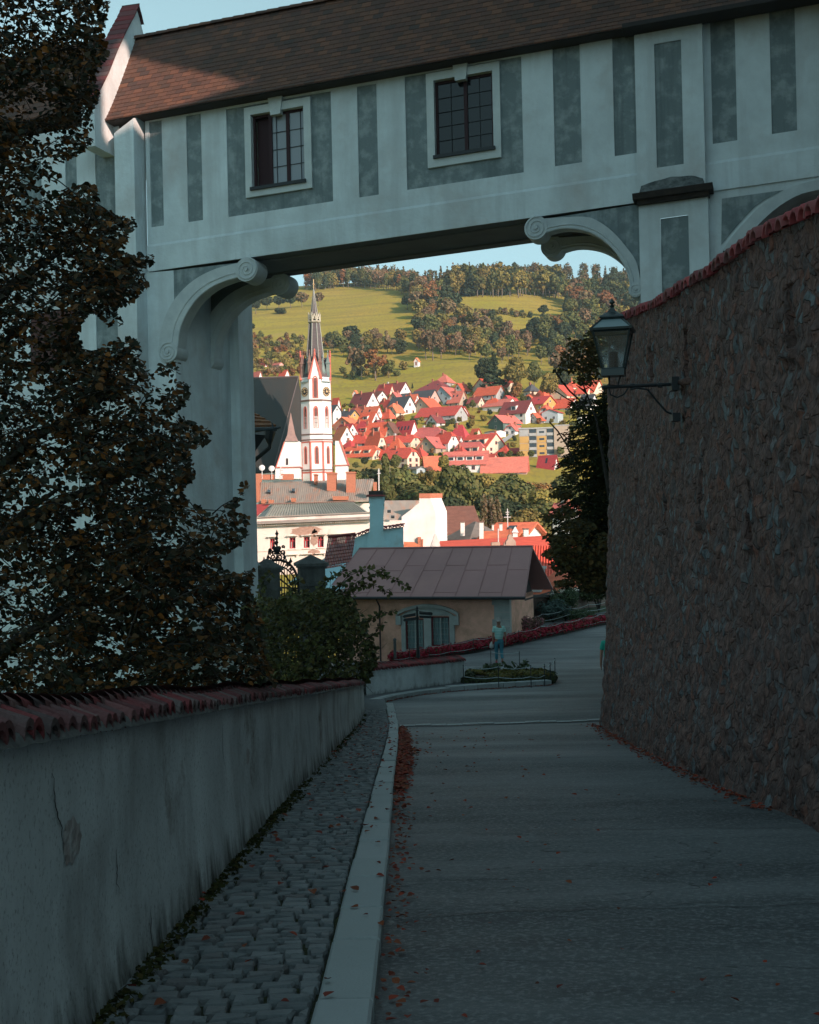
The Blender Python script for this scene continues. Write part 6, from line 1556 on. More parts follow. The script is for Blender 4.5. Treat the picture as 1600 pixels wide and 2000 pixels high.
# ---------------------------------------------------------------- lower annex with tiled roof corner, gutter and downpipe
at_=thing('annex_building','low annex with tiled hip roof corner and black downpipe just behind the left pier','building',P(470,1100,46.5))
Da=46.5
mb=MB(); mb.prism([P(380,1400,Da),P(491,1400,Da),P(484,880,Da),P(380,880,Da)],(-3,6,0)); obj('wall',mb,M['plaster'],at_)
mb=MB(); random.seed(2)
apx_=[P(430,760,Da+3),P(474,795,Da+3)]
e0,e1=P(400,836,Da-.8),P(540,832,Da-.8); t0,t1=P(400,745,Da+3.2),P(470,790,Da+2.6)
for i in range(7):
    a=e0.lerp(t0,i/7); b=e1.lerp(t1,i/7); c=e1.lerp(t1,(i+1.1)/7); d=e0.lerp(t0,(i+1.1)/7); up=Vector((0,-.02,.05)); n_=14
    for j in range(n_): q=[a.lerp(b,j/n_)+up,a.lerp(b,(j+.95)/n_)+up,d.lerp(c,(j+.95)/n_),d.lerp(c,j/n_)]; mb.add(q+[q[0]-up*1.4,q[1]-up*1.4],[(0,1,2,3),(4,5,1,0)])
mb.poly([e1,P(538,834,Da+6),t1]); 
ro=obj('roof',mb,mat('orange_old_tiles',(.30,.13,.06),rough=.85,isl=[(.20,.085,.045),(.32,.14,.06),(.26,.10,.05)],c2=(.15,.08,.05),scale=2),at_)
mb=MB(); mb.poly([P(400,840,Da-.75),P(540,836,Da-.75),P(538,838,Da+5),P(470,850,Da+5)]); mb.poly([P(400,842,Da-.7),P(520,850,Da-.5),P(486,900,Da-.02),P(400,905,Da-.02)]); obj('eave_soffit',mb,mat('dark_eave_wood',(.035,.035,.04)),ro)
mb=MB(); mb.tube([P(400,842,Da-.85),P(542,838,Da-.85)],.06,8); mb.tube([P(532,826,Da-.9),P(534,846,Da-.9)],.035,6); mb.tube([P(530,838,Da-.9),P(549,834,Da-.9)],[.07,.05],6); obj('gutter',mb,mat('dark_blue_gutter',(.05,.065,.075),rough=.4,spec=.5),ro)
mb=MB(); mb.tube([P(528,842,Da-.85),P(526,856,Da-.85),P(527,866,Da-.8)],[.20,.16,.09],8)
mb.tube([P(527,864,Da-.8),P(527,874,Da-.75),P(494,902,Da-.2),P(491,915,Da-.12),P(494,1092,Da-.12),P(497,1108,Da-.12),P(497,1230,Da-.12)],.075,8)
obj('downpipe',mb,mat('black_downpipe',(.02,.024,.028),rough=.45,spec=.5),ro)
mb=MB(); mb.tube([P(497,1096,Da-.15),P(503,1108,Da-.25)],[.10,.14],6); obj('pipe_collar',mb,M['stonetrim'],ro)
wlt=thing('wall_lantern','small wall lantern under the annex eave beside the downpipe','lamp',P(489,890,Da-.7)); c=P(489,893,Da-.7)
mb=MB(); mb.lathe([(.07,-.25),(.12,.0),(.13,.02)],(c.x,c.y,c.z),6); obj('glass_body',mb,clearglass('lantern_glass_small',(.8,.85,.87),.3),wlt)
mb=MB(); mb.lathe([(.17,.022),(.16,.05),(.04,.16),(.01,.2)],(c.x,c.y,c.z),6); mb.lathe([(.05,-.32),(.075,-.26)],(c.x,c.y,c.z),6); mb.tube([c+Vector((0,0,-.3)),c+Vector((-.05,.3,-.35)),c+Vector((-.1,.7,-.3))],.02,5); obj('metal_frame',mb,M['iron'],wlt)
# ---------------------------------------------------------------- low wall with tiles, flower island, borders
lt=thing('low_wall','low white plaster wall with red tile coping in front of the finger post','wall',gpt(820,1355))
a=gpt(716,1366); b=gpt(908,1338); bz=a.z,b.z
ta=P(716,1309,a.y).z; tb_=P(908,1289,b.y).z
dr=(b-a).normalized(); nn=Vector((-dr.y,dr.x,0)).normalized()
mb=MB(); a2=a-dr*3
mb.grid(lambda u,v:(lambda p:(p.x,p.y,lerp(p.z-.15,lerp(ta,tb_,u*1.0),v)))(a.lerp(b,u)+nn*(.012*noise.noise(Vector((u*9,v*3,0))))),60,8)
mb.quad(b-Vector((0,0,.2)),b+nn*.4-Vector((0,0,.2)),Vector((b.x+nn.x*.4,b.y+nn.y*.4,tb_)),Vector((b.x,b.y,tb_)))
mb.quad(Vector((a.x,a.y,ta)),Vector((b.x,b.y,tb_)),Vector((b.x+nn.x*.4,b.y+nn.y*.4,tb_)),Vector((a.x+nn.x*.4,a.y+nn.y*.4,ta)))
mb.quad(a+nn*.4-Vector((0,0,1)),b+nn*.4-Vector((0,0,1)),Vector((b.x+nn.x*.4,b.y+nn.y*.4,tb_)),Vector((a.x+nn.x*.4,a.y+nn.y*.4,ta)))
wo=obj('wall_body',mb,M['stained'],lt); foot_attr(wo,lambda p:gz(p.x,p.y),.6)
mb=MB(); tile_cap(mb,[Vector((a.x,a.y,ta))+nn*.2,Vector((b.x,b.y,tb_))+nn*.2+dr*.05],.52,r=.075,step=.16); obj('tile_coping',mb,M['tile_red'],lt,smooth=True)
# leaves helper: many small leaf faces in a blob list
def leafcloud(mb,blobs,n,size,mi=0,flat=.0,seed=0,shape='quad',surf=.75,asp=1.6):
    rr=random.Random(seed); tot=sum(b[3]*b[4]*b[5] for b in blobs)**1.0
    ws=[(b[3]*b[4]+b[4]*b[5]+b[3]*b[5]) for b in blobs]; tw=sum(ws)
    for b,w_ in zip(blobs,ws):
        for _ in range(int(n*w_/tw)):
            while True:
                v=Vector((rr.gauss(0,1),rr.gauss(0,1),rr.gauss(0,1)))
                if v.length>.1: break
            v.normalize(); q=rr.uniform(surf,1.05) if rr.random()<.8 else rr.uniform(.3,1)
            c=Vector((b[0]+v.x*b[3]*q,b[1]+v.y*b[4]*q,b[2]+v.z*b[5]*q))
            nrm=(v+Vector((rr.uniform(-.7,.7),rr.uniform(-.7,.7),rr.uniform(-.3,.9)))).normalized()
            t_=nrm.orthogonal().normalized(); t_=Matrix.Rotation(rr.uniform(0,6.28),3,nrm)@t_; u_=nrm.cross(t_)
            s=size*rr.uniform(.6,1.35)
            if shape=='quad': mb.add([c-t_*s*.5-u_*s*asp*.3,c+t_*s*.5-u_*s*asp*.3,c+t_*s*.35+u_*s*asp*.4,c-t_*s*.4+u_*s*asp*.35],[(0,1,2,3)],mi)
            else: mb.add([c-u_*s*.6,c+t_*s*.42-u_*s*.15,c+t_*s*.3+u_*s*.3,c+u_*s*.75,c-t_*s*.3+u_*s*.3,c-t_*s*.42-u_*s*.15],[(0,1,2,3,4,5)],mi)
def leafmat(name,cols,trans=.25,rand=0,rough=.6):
    return mat(name,cols[0],rough=rough,isl=cols,trans=trans,rand=rand,spec=.2)
M['redflow']=leafmat('red_flowers',[(.30,.01,.03),(.42,.015,.04),(.22,.01,.025),(.05,.07,.03),(.35,.02,.05),(.5,.03,.07)],.2)
M['hedge']=leafmat('box_hedge_leaves',[(.035,.05,.02),(.06,.08,.03),(.05,.05,.02),(.025,.035,.02)],.15)
M['yhedge']=leafmat('yellowing_border',[(.14,.13,.03),(.18,.15,.035),(.09,.10,.03),(.20,.13,.04),(.05,.07,.02)],.2)
M['plantg']=leafmat('garden_plant_leaves',[(.05,.08,.035),(.08,.11,.05),(.03,.06,.035),(.10,.12,.07)],.2)
M['pinkfl']=leafmat('pink_flowers',[(.32,.10,.14),(.42,.2,.22),(.10,.12,.06),(.25,.10,.12),(.05,.07,.04)],.2)
M['soil']=mat('dark_soil',(.04,.032,.026),(.025,.02,.018),6,.95,.6,10)
# flower island
il=[gpt(907,1341),gpt(985,1342),gpt(1077,1336),gpt(1082,1330),gpt(1066,1326),gpt(990,1325),gpt(913,1326)]
it=thing('flower_island','clipped flower bed island with low hedge and rope fence at the road fork','flower bed',gpt(990,1335))
mb=MB(); mb.poly([p+Vector((0,0,.16)) for p in il])
for p,q in zip(il,il[1:]+il[:1]): mb.quad(p-Vector((0,0,.05)),q-Vector((0,0,.05)),q+Vector((0,0,.16)),p+Vector((0,0,.16)))
obj('soil',mb,M['soil'],it)
mb=MB(); bl_=[]
cI=sum(il,Vector((0,0,0)))/len(il)
for p,q in zip(il,il[1:]+il[:1]):
    n_=max(2,int((q-p).length/.28))
    for i in range(n_):
        c=p.lerp(q,i/n_); c=c.lerp(cI,.06); bl_.append((c.x,c.y,c.z+.14,.2,.2,.17))
leafcloud(mb,bl_,9000,.055,seed=3); obj('hedge',mb,M['hedge'],it)
mb=MB(); bl_=[]
random.seed(8)
for i in range(40):
    c=cI.lerp(il[i%7],rnd(.2,.85)); bl_.append((c.x,c.y,c.z+.27,.25,.25,.09))
leafcloud(mb,bl_,4500,.06,seed=5); obj('yellow_planting',mb,M['yhedge'],it)
mb=MB()
for (px,py,h) in ((925,1300,.5),(950,1295,.7),(945,1290,.5),(1022,1270,.9),(1008,1290,.5),(1010,1292,.6),(935,1302,.55)):
    h*=.45; b=cI.lerp(gpt(px,1328),.7); b.z=cI.z+.2
    for k in range(4):
        tip=b+Vector((rnd(-.35,.35),rnd(-.3,.3),h*rnd(.6,1.1))); mb.tube([b,b.lerp(tip,.5)+Vector((0,0,.1)),tip],.008,3)
        for j in range(7):
            c=b.lerp(tip,rnd(.3,1)); leafcloud(mb,[(c.x,c.y,c.z,.08,.08,.05)],2,.08,seed=int(px*10+k*j))
obj('tall_plants',mb,M['plantg'],it)
# fence stakes and ropes
def rope(mb,p,q,sag,r=.011,n=10):
    mb.tube([p.lerp(q,i/n)-Vector((0,0,sag*4*(i/n)*(1-i/n))) for i in range(n+1)],r,5)
M['rope']=mat('pale_rope',(.40,.46,.47),(.28,.32,.33),20,.9)
posts=[]
mb=MB()
for px,py in ((908,1342),(975,1344),(1037,1343),(1063,1340),(1074,1337),(1083,1326),(1015,1308),(960,1306)):
    p=gpt(px,py).lerp(cI,-.02); posts.append(p+Vector((0,0,.62))); mb=MB(); mb.tube([p+Vector((0,0,-.1)),p+Vector((0,0,.66))],.014,5); obj('fence_stake',mb,M['iron'],it)
mb=MB()
for p,q in zip(posts,posts[1:]+posts[:1]):
    if (p-q).length<4: rope(mb,p,q,.07); 
for p,q in zip(posts[:3],posts[1:4]): rope(mb,p-Vector((0,0,.3)),q-Vector((0,0,.3)),.05)
obj('rope',mb,M['rope'],it)
# kerb round the island
# red flower border along the far road edge
bt_=thing('flower_border','long bed of deep red flowers curving along the far edge of the road','flower bed',gpt(900,1285))
bp_=[(770,1296),(812,1292),(870,1283),(930,1274),(990,1263),(1050,1249),(1110,1236),(1160,1224),(1200,1216)]
BP=[gpt(*p) for p in bp_]
mb=MB(); bl_=[]; random.seed(21)
for p,q in zip(BP,BP[1:]):
    n_=max(2,int((q-p).length/.33))
    for i in range(n_):
        for row in (0,.45,.9):
            c=p.lerp(q,i/n_)+Vector((rnd(-.08,.08),row,0)); bl_.append((c.x,c.y,c.z+.22+rnd(0,.08),.24,.26,.2))
leafcloud(mb,bl_,15000,.075,seed=9); obj('red_flowers',mb,M['redflow'],bt_)
mb=MB(); 
for p,q in zip(BP,BP[1:]): mb.add([p+Vector((0,-.2,-.1)),q+Vector((0,-.2,-.1)),q+Vector((0,-.2,.1)),p+Vector((0,-.2,.1)),q+Vector((0,1.6,.12)),p+Vector((0,1.6,.12))],[(0,1,2,3),(3,2,4,5)])
obj('soil_edge',mb,M['soil'],bt_)
mb=MB(); sts=[]
for i in range(12):
    s=i/11*(len(BP)-1); k_=min(int(s),len(BP)-2); p=BP[k_].lerp(BP[k_+1],s-k_)+Vector((0,-.25,0)); sts.append(p+Vector((0,0,.6))); mb=MB(); mb.tube([p,p+Vector((0,0,.64))],.014,5); obj('fence_stake',mb,M['iron'],bt_)
mb=MB()
for p,q in zip(sts,sts[1:]): rope(mb,p,q,.08); rope(mb,p-Vector((0,0,.38)),q-Vector((0,0,.38)),.04,.012)
obj('rope',mb,M['rope'],bt_)
# second rope fence on the bank
t=thing('rope_fence','rope fence on thin stakes climbing the planted bank behind the walker','fence',P(1050,1240,66)); mb=MB(); mr=MB(); sts=[]
for px,py in ((940,1240),(975,1236),(1015,1230),(1060,1218),(1110,1206),(1150,1198),(1190,1190)):
    p=P(px,py,lerp(63,72,(px-940)/250)); sts.append(p+Vector((0,0,.5))); mb=MB(); mb.tube([p-Vector((0,0,.8)),p+Vector((0,0,.55))],.015,5); obj('stake',mb,M['iron'],t)
for p,q in zip(sts,sts[1:]): rope(mr,p,q,.1); rope(mr,p-Vector((0,0,.35)),q-Vector((0,0,.35)),.06)
obj('rope',mr,M['rope'],t)
# bank wall behind the border
t=thing('garden_wall','old dark plaster garden wall running right from the brown roofed house','wall',P(1090,1200,73))
mb=MB(); w0=[P(985,1290,67),P(1200,1290,78)]; tp0=[P(985,1168,67),P(1075,1166,70),P(1130,1158,74),P(1200,1150,78)]
mb.poly([w0[0],w0[1],tp0[3],tp0[2],tp0[1],tp0[0]]); mb.poly([p+Vector((0,.5,0)) for p in (w0[0],w0[1],tp0[3],tp0[2],tp0[1],tp0[0])]); 
for p,q in zip(tp0,tp0[1:]): mb.quad(p,q,q+Vector((0,.5,0)),p+Vector((0,.5,0)))
obj('wall_body',mb,mat('old_brown_plaster',(.17,.12,.10),(.10,.075,.07),1.2,.95,.5,8,c3=(.24,.20,.18),s3=.8),t)
mb=MB(); 
for p,q in zip(tp0,tp0[1:]): mb.prism([p+Vector((0,-.15,0)),q+Vector((0,-.15,0)),q+Vector((0,-.15,.12)),p+Vector((0,-.15,.12))],(0,.75,0))
obj('coping',mb,M['stonedark'],t)
# planted bank
mb=MB(); bk=[P(1000,1262,64.5),P(1060,1246,67),P(1130,1228,71),P(1200,1214,75)]; bt2=[P(1000,1225,66.5),P(1060,1205,69),P(1130,1190,73),P(1200,1180,77)]
for i in range(3): mb.quad(bk[i],bk[i+1],bt2[i+1],bt2[i])
obj('planted_bank',mb,mat('dark_green_bank',(.035,.05,.03),(.05,.05,.03),2,.95,.6,4),smooth=True,kind='structure')
random.seed(31)
def shrub(label,px,py,d,rx,rz_,n,m,size=.09,cat='shrub',name='shrub',group=None,blobs=None,stems=True):
    c=P(px,py,d); t=thing(name,label,cat,c,0,group); mb=MB(); rr=random.Random(px)
    bl_=blobs or [(c.x+rr.uniform(-.6,.6)*rx,c.y+rr.uniform(-.5,.5)*rx,c.z+rr.uniform(.35,.95)*rz_,rx*.45,rx*.45,rz_*.38) for _ in range(9)]
    leafcloud(mb,bl_,n,size,seed=px,shape='leaf'); obj('foliage',mb,m,t)
    mb=MB()
    for b in bl_[:9]: mb.tube([c+Vector((0,0,-.3)),c.lerp(Vector(b[:3]),.5)+Vector((0,0,.1)),Vector(b[:3])],[.04,.025,.01],5)
    obj('stem',mb,M['bark'],t); return t
M['bark']=mat('dark_bark',(.05,.042,.036),(.03,.026,.023),6,.95,.6,15)
shrub('round pink flowering bush beside the walking man',1032,1238,64,.8,.75,2600,M['pinkfl'],.07)
shrub('grey green bush on the bank left of the tall plants',1000,1228,67,.7,.6,1200,M['plantg'],.08)
shrub('dark rose bush standing against the garden wall',1105,1200,70,1.0,1.3,2600,M['plantg'],.09)
shrub('bluish leafy bush below the garden wall coping',1080,1205,69,1.0,.8,1600,leafmat('blue_leaf',[(.05,.09,.08),(.08,.12,.11),(.04,.06,.05)]),.09)
shrub('tall dark bush at the far end of the bank beside the stone wall',1170,1185,74,1.3,1.5,3000,M['hedge'],.10)
shrub('dark laurel added to darken the ground behind the iron gate',560,1275,54,3.4,2.2,8000,M['hedge'],.14)  # added to cover the bright ground and keep the gateway dark
shrub('low green plants in the middle of the bank',1130,1215,70,1.1,.6,1600,M['plantg'],.08)
# ---------------------------------------------------------------- finger post
fp=gpt(817,1292); fpD=fp.y-2
fp=P(817,1286,52); t=thing('finger_post','black cast iron finger post with sign boards pointing left and right','signpost',fp)
mb=MB(); zt=P(815,1192,52).z; mb.tube([fp-Vector((0,0,.4)),Vector((fp.x,fp.y,zt))],.045,8); mb.lathe([(.09,-.35),(.08,-.1),(.05,0)],(fp.x,fp.y,fp.z+.4),8); mb.lathe([(.05,-.02),(.07,.02),(.03,.06),(.05,.10),(.045,.14),(.01,.2)],(fp.x,fp.y,zt-.02),8)
mb.lathe([(.07,-.05),(.07,.05)],(fp.x,fp.y,P(815,1207,52).z),8)
po=obj('post',mb,M['iron'],t)
def finger(px0,py0,px1,py1,h,dd=0):
    mb=MB(); a=P(px0,py0,52+dd); b=P(px1,py1,52+dd*3); up=Vector((0,0,h)); tip=(b-a)*.12
    mb.prism([a,b,b+tip+up*.5,b+up,a+up],(0,.03,0)); return obj('sign_board',mb,M['iron'],t)
finger(812,1203,789,1207,.12); finger(812,1211,790,1214,.12); finger(819,1200,843,1202,.13,-.2); finger(819,1207,842,1208,.10,-.2); finger(820,1196,836,1198,.05,-.3)
# ---------------------------------------------------------------- small bollard post
b=P(772,1285,53); mb=MB(); mb.tube([b,b+Vector((0,0,.72))],.06,8); mb.lathe([(.07,.72),(.07,.78),(.02,.82)],(b.x,b.y,b.z),8); obj('bollard',mb,M['gatestone'],label='small grey post standing left of the house window',cat='bollard')
# ---------------------------------------------------------------- street lantern on a wall bracket
LC=P(1197,660,17.0); ld=17.0
lt=thing('street_lantern','black four sided street lantern on an iron bracket fixed to the stone wall','lamp',LC)
mpx=ld/F
zE_=P(1197,648,ld).z; zB=P(1197,722,ld).z; zb2=P(1197,735,ld).z; zR=P(1197,622,ld).z; zR2=P(1197,612,ld).z; zF=P(1197,600,ld).z; zT=P(1197,586,ld).z
yaw=R(-14); M_=Matrix.Translation((LC.x,LC.y,0))@Matrix.Rotation(yaw,4,'Z')
def sq(h,z): return [(-h,-h,z),(h,-h,z),(h,h,z),(-h,h,z)]
he=43*mpx*.95; ht=35*mpx; hbm=20*mpx; 
mb=MB()
def bars(mb,A,B,r):
    for p,q in zip(A,B): mb.tube([M_@Vector(p),M_@Vector(q)],r,5)
T4=sq(ht,zE_-.01); B4=sq(hbm,zB)
bars(mb,T4,B4,.014)
for i in range(4): mb.tube([M_@Vector(T4[i]),M_@Vector(T4[(i+1)%4])],.014,5); mb.tube([M_@Vector(B4[i]),M_@Vector(B4[(i+1)%4])],.016,5)
mb.box(-hbm-.015,hbm+.015,-hbm-.015,hbm+.015,zb2,zB-.002,0,M_)
def frust(mb,h0,z0,h1,z1,mi=0,cap=False):
    a=sq(h0,z0)+sq(h1,z1); mb.add(a,[(i,(i+1)%4,4+(i+1)%4,4+i) for i in range(4)]+([(4,5,6,7),(3,2,1,0)] if cap else []),mi,M_)
frust(mb,he,zE_,he+.005,zE_+.03,0,True)
R4a=sq(he-.02,zE_+.03); R4b=sq(19*mpx,zR-.02)
bars(mb,R4a,R4b,.016)
for i in range(4): mb.tube([M_@Vector(R4b[i]),M_@Vector(R4b[(i+1)%4])],.016,5)
frust(mb,19*mpx,zR-.02,24*mpx,zR,0,True); frust(mb,24*mpx,zR+.001,23*mpx,zR+.02,0); frust(mb,23*mpx,zR+.02,9*mpx,zR2+.01); frust(mb,9*mpx,zR2+.01,2*mpx,zF)
p=Vector((LC.x,LC.y,0)); mb.lathe([(.018,zF-.01),(.035,zF+.02),(.012,zF+.035),(.04,zF+.06),(.03,zF+.085),(.004,zT+.02)],(p.x,p.y,0),8)
lf=obj('lantern_frame',mb,mat('dark_green_metal',(.02,.035,.038),rough=.4,spec=.6),lt)
mb=MB(); 
for i in range(4): mb.add([T4[i],T4[(i+1)%4],B4[(i+1)%4],B4[i]],[(0,1,2,3)],0,M_)
obj('glass_pane',mb,clearglass('lantern_glass',(.78,.84,.86),.22),lf)
mb=MB()
for i in range(4): mb.add([R4a[i],R4a[(i+1)%4],R4b[(i+1)%4],R4b[i]],[(0,1,2,3)],0,M_)
obj('roof_pane',mb,mat('frosted_roof_glass',(.20,.27,.29),rough=.3,spec=.7),lf)
mb=MB(); mb.lathe([(.062,zB),(.062,P(1197,688,ld).z)],(p.x,p.y,0),14); obj('lamp_socket',mb,mat('dark_brown_ceramic',(.07,.035,.035),rough=.5),lf)
mb=MB(); zs=P(1197,688,ld).z; mb.lathe([(.01,zs),(.028,zs+.03),(.03,zs+.07),(.015,zs+.11),(.003,zs+.13)],(p.x,p.y,0),10); obj('bulb',mb,clearglass('bulb_glass',(.85,.9,.92),.3),lf,smooth=True)
mb=MB(); zA_=P(1197,756,ld).z; 
wallp=Vector((3.66,LC.y+.1,0))
mb.tube([(p.x-.06,p.y,zb2),(p.x-.06,p.y,zb2-.1),(p.x-.05,p.y,zA_)],.012,6); mb.tube([(p.x+.09,p.y,zb2),(p.x+.07,p.y,zb2-.06),(p.x+.06,p.y,zb2-.10),(p.x+.05,p.y,zA_)],.010,6)
mb.tube([(p.x-.16,p.y,zA_),(p.x+.2,p.y+.02,zA_+.01),(3.60,p.y+.1,zA_+.03)],.024,8)
mb.tube([(p.x-.07,p.y,zA_),(p.x-.05,p.y,zA_-.10),(p.x+.04,p.y,zA_-.14),(p.x+.13,p.y,zA_-.10),(p.x+.19,p.y,zA_-.02)],.012,6)
mb.tube([(p.x+.22,p.y,zA_-.04),(p.x+.30,p.y+.02,zA_-.015),(p.x+.45,p.y+.03,zA_-.04),(p.x+.58,p.y+.05,zA_-.2),(p.x+.70,p.y+.06,zA_-.34),(p.x+.86,p.y+.08,zA_-.40),(3.60,p.y+.1,zA_-.41)],.014,6)
mb.box(3.52,3.62,p.y-.02,p.y+.2,zA_-.06,zA_+.12); mb.box(3.52,3.62,p.y-.02,p.y+.2,zA_-.47,zA_-.36)
for x_ in (.25,.62,.8): mb.lathe([(.034,-.03),(.034,.03)],(0,0,0),8,M=Matrix.Translation((p.x+x_,p.y+.04,zA_+.015))@Matrix.Rotation(R(90),4,'Y'))
obj('bracket',mb,M['iron'],lt)
# ---------------------------------------------------------------- people
def body_mesh(name,joints,edges,radii,m,parent,root=0,sub=2,T=None):
    me=bpy.data.meshes.new(name); T=T or Matrix.Identity(4)
    me.from_pydata([tuple(T@Vector(j)) for j in joints],edges,[])
    o=bpy.data.objects.new(name,me); COL.objects.link(o)
    md=o.modifiers.new('skin','SKIN'); md.use_smooth_shade=True
    for i,v in enumerate(me.skin_vertices[0].data):
        r=radii[i]; v.radius=(r if isinstance(r,tuple) else (r,r)); v.use_root=(i==root)
    s=o.modifiers.new('sub','SUBSURF'); s.levels=sub; s.render_levels=sub
    dg=bpy.context.evaluated_depsgraph_get(); ev=o.evaluated_get(dg); me2=bpy.data.meshes.new_from_object(ev)
    o.modifiers.clear(); o.data=me2; me2.materials.clear()
    for q in (m if isinstance(m,list) else [m]): me2.materials.append(q)
    me2.polygons.foreach_set('use_smooth',[True]*len(me2.polygons))
    if parent is not None: o.parent=parent; KIDS.setdefault(parent,[]).append(o)
    WM[o]=WM.get(parent,Matrix.Identity(4)); return o
def person(label,loc,yaw,shirt,trou,shoe,hair,walk=.28,h=1.75,stripes=None,bag=True):
    """a walker seen from behind; local +Y is the walking direction, height 1.75"""
    t=thing('person',label,'person',loc,yaw,sc_=h/1.75)
    skin=mat('skin_tone',(.32,.17,.12),rough=.6) if 'skin' not in M else M['skin']; M['skin']=skin
    w_=walk
    # body: legs, trunk, arms, neck, head as one continuous surface
    J=[(0,0,.93),(0,0,1.08),(0,-.01,1.25),(0,0,1.40),(0,.015,1.49),(0,.03,1.57),(0,.035,1.68)]
    E=[(0,1),(1,2),(2,3),(3,4),(4,5),(5,6)]; Rr=[(.15,.115),(.145,.115),(.165,.12),(.13,.10),(.062,.06),(.075,.085),(.07,.085)]
    def add(ch,rad,frm):
        i0=len(J); 
        for j,(p,r) in enumerate(zip(ch,rad)):
            J.append(p); Rr.append(r); E.append((frm if j==0 else i0+j-1,i0+j))
        return len(J)-1
    ll=add([(-.095,.0,.86),(-.10,w_*.42,.50),(-.095,w_*.45,.11),(-.10,w_*.45+.06,.05),(-.11,w_*.45+.17,.035)],[.085,.058,.04,.04,.03],0)
    rl_=add([(.095,.0,.86),(.09,.02,.50),(.085,-w_*.75,.17),(.085,-w_*.78,.09),(.09,-w_*.62,.05)],[.085,.058,.04,.04,.03],0)
    la=add([(-.19,0,1.40),(-.235,-.03,1.13),(-.25,-.01,.88),(-.25,.0,.82)],[.055,.042,.03,.028],3)
    ra=add([(.19,0,1.40),(.245,-.05,1.13),(.255,-.04,.88),(.255,-.04,.82)],[.055,.042,.03,.028],3)
    for base,sx in ((la,-1),(ra,1)):
        bx,by,bz=J[base]
        for k,(dy,L_) in enumerate(((-.024,.060),(-.008,.072),(.009,.068),(.025,.055))):
            add([(bx+sx*.002,by+dy,bz-.055),(bx-sx*.006,by+dy+.006,bz-.055-L_*.55),(bx-sx*.02,by+dy+.012,bz-.055-L_)],[.011,.010,.008],base)
        add([(bx-sx*.012,by+.038,bz-.03),(bx-sx*.02,by+.048,bz-.07)],[.012,.009],base)
    b=body_mesh('body',J,E,Rr,skin,t)
    # shirt (short sleeved)
    J2=[(0,0,.90),(0,0,1.06),(0,-.01,1.24),(0,0,1.40),(0,.008,1.455),(-.18,0,1.41),(-.225,-.02,1.20),(.18,0,1.41),(.23,-.03,1.20)]
    E2=[(0,1),(1,2),(2,3),(3,4),(3,5),(5,6),(3,7),(7,8)]
    body_mesh('shirt',J2,E2,[(.185,.15),(.18,.145),(.19,.145),(.155,.12),(.085,.08),.075,.072,.075,.072],shirt,t)
    J3=[(0,0,.95),(-.095,0,.84),(-.10,w_*.42,.50),(-.095,w_*.45,.12),(.095,0,.84),(.09,.02,.50),(.085,-w_*.75,.18),(0,0,1.0)]
    body_mesh('trousers',J3,[(0,1),(1,2),(2,3),(0,4),(4,5),(5,6),(0,7)],[(.16,.13),.108,.075,.06,.108,.075,.058,(.165,.13)],trou,t)
    for (x,y,z,ang) in ((-.10,w_*.45,.0,0),(.085,-w_*.80,.05,-.5)):
        body_mesh('shoe',[(x,y-.04,z+.05),(x,y+.05,z+.045),(x,y+.15,z+.035)],[(0,1),(1,2)],[(.05,.05),(.048,.042),(.042,.03)],shoe,t,sub=1)
    # hair cap and ears
    body_mesh('hair',[(0,.0,1.70),(0,.01,1.74),(0,-.02,1.65)],[(0,1),(0,2)],[(.088,.098),(.065,.075),(.075,.075)],hair,t,sub=2)
    T=WM[t]
    for sx in (-1,1):
        mb=MB(); mb.lathe([(.004,-.03),(.018,-.015),(.022,.01),(.01,.03)],(sx*.083,.03,1.63),8); mb.v=[T@v for v in mb.v]; obj('ear',mb,skin,t,smooth=True)
    mb=MB(); mb.lathe([(.003,-.03),(.016,-.015),(.01,.02)],(0,.125,1.62),6); mb.v=[T@v for v in mb.v]; obj('nose',mb,skin,t,smooth=True)
    return t
def striped(name,a,b,sc_):
    m=mat(name,a,rough=.9); N=m.node_tree.nodes; L=m.node_tree.links
    tc=N.new('ShaderNodeTexCoord'); sx=N.new('ShaderNodeSeparateXYZ'); L.new(tc.outputs['Object'],sx.inputs[0])
    mu=N.new('ShaderNodeMath'); mu.operation='MULTIPLY'; mu.inputs[1].default_value=sc_; L.new(sx.outputs[2],mu.inputs[0]); fr=N.new('ShaderNodeMath'); fr.operation='FRACT'; L.new(mu.outputs[0],fr.inputs[0])
    gt_=N.new('ShaderNodeMath'); gt_.operation='GREATER_THAN'; gt_.inputs[1].default_value=.62; L.new(fr.outputs[0],gt_.inputs[0])
    x=N.new('ShaderNodeMix'); x.data_type='RGBA'; x.inputs[6].default_value=(*a,1); x.inputs[7].default_value=(*b,1); L.new(gt_.outputs[0],x.inputs[0]); L.new(x.outputs[2],N['Principled BSDF'].inputs['Base Color']); return m
pp_=P(976,1299,51.0); g_=gpt(978,1302)
p1=person('grey haired man in striped teal shirt and blue trousers walking away',(pp_.x,pp_.y,gz(pp_.x,pp_.y)),R(4),striped('striped_shirt',(.28,.62,.58),(.62,.82,.80),16),mat('teal_blue_trousers',(.06,.22,.29),rough=.9),mat('pinkish_shoes',(.45,.10,.14)),mat('grey_hair',(.42,.40,.38),rough=.8),h=1.78)
b=Vector((pp_.x-.30,pp_.y-.0,gz(pp_.x,pp_.y)+.74)); mb=MB(); 
mb.lathe([(.03,-.14),(.085,-.11),(.09,.0),(.05,.08),(.015,.13)],(b.x,b.y,b.z),8,sx=1,sy=.6); obj('hand_bag',mb,mat('pale_bag',(.5,.5,.5)),label='small pale bag hanging from the striped shirt walker\'s left hand',cat='bag',smooth=True)
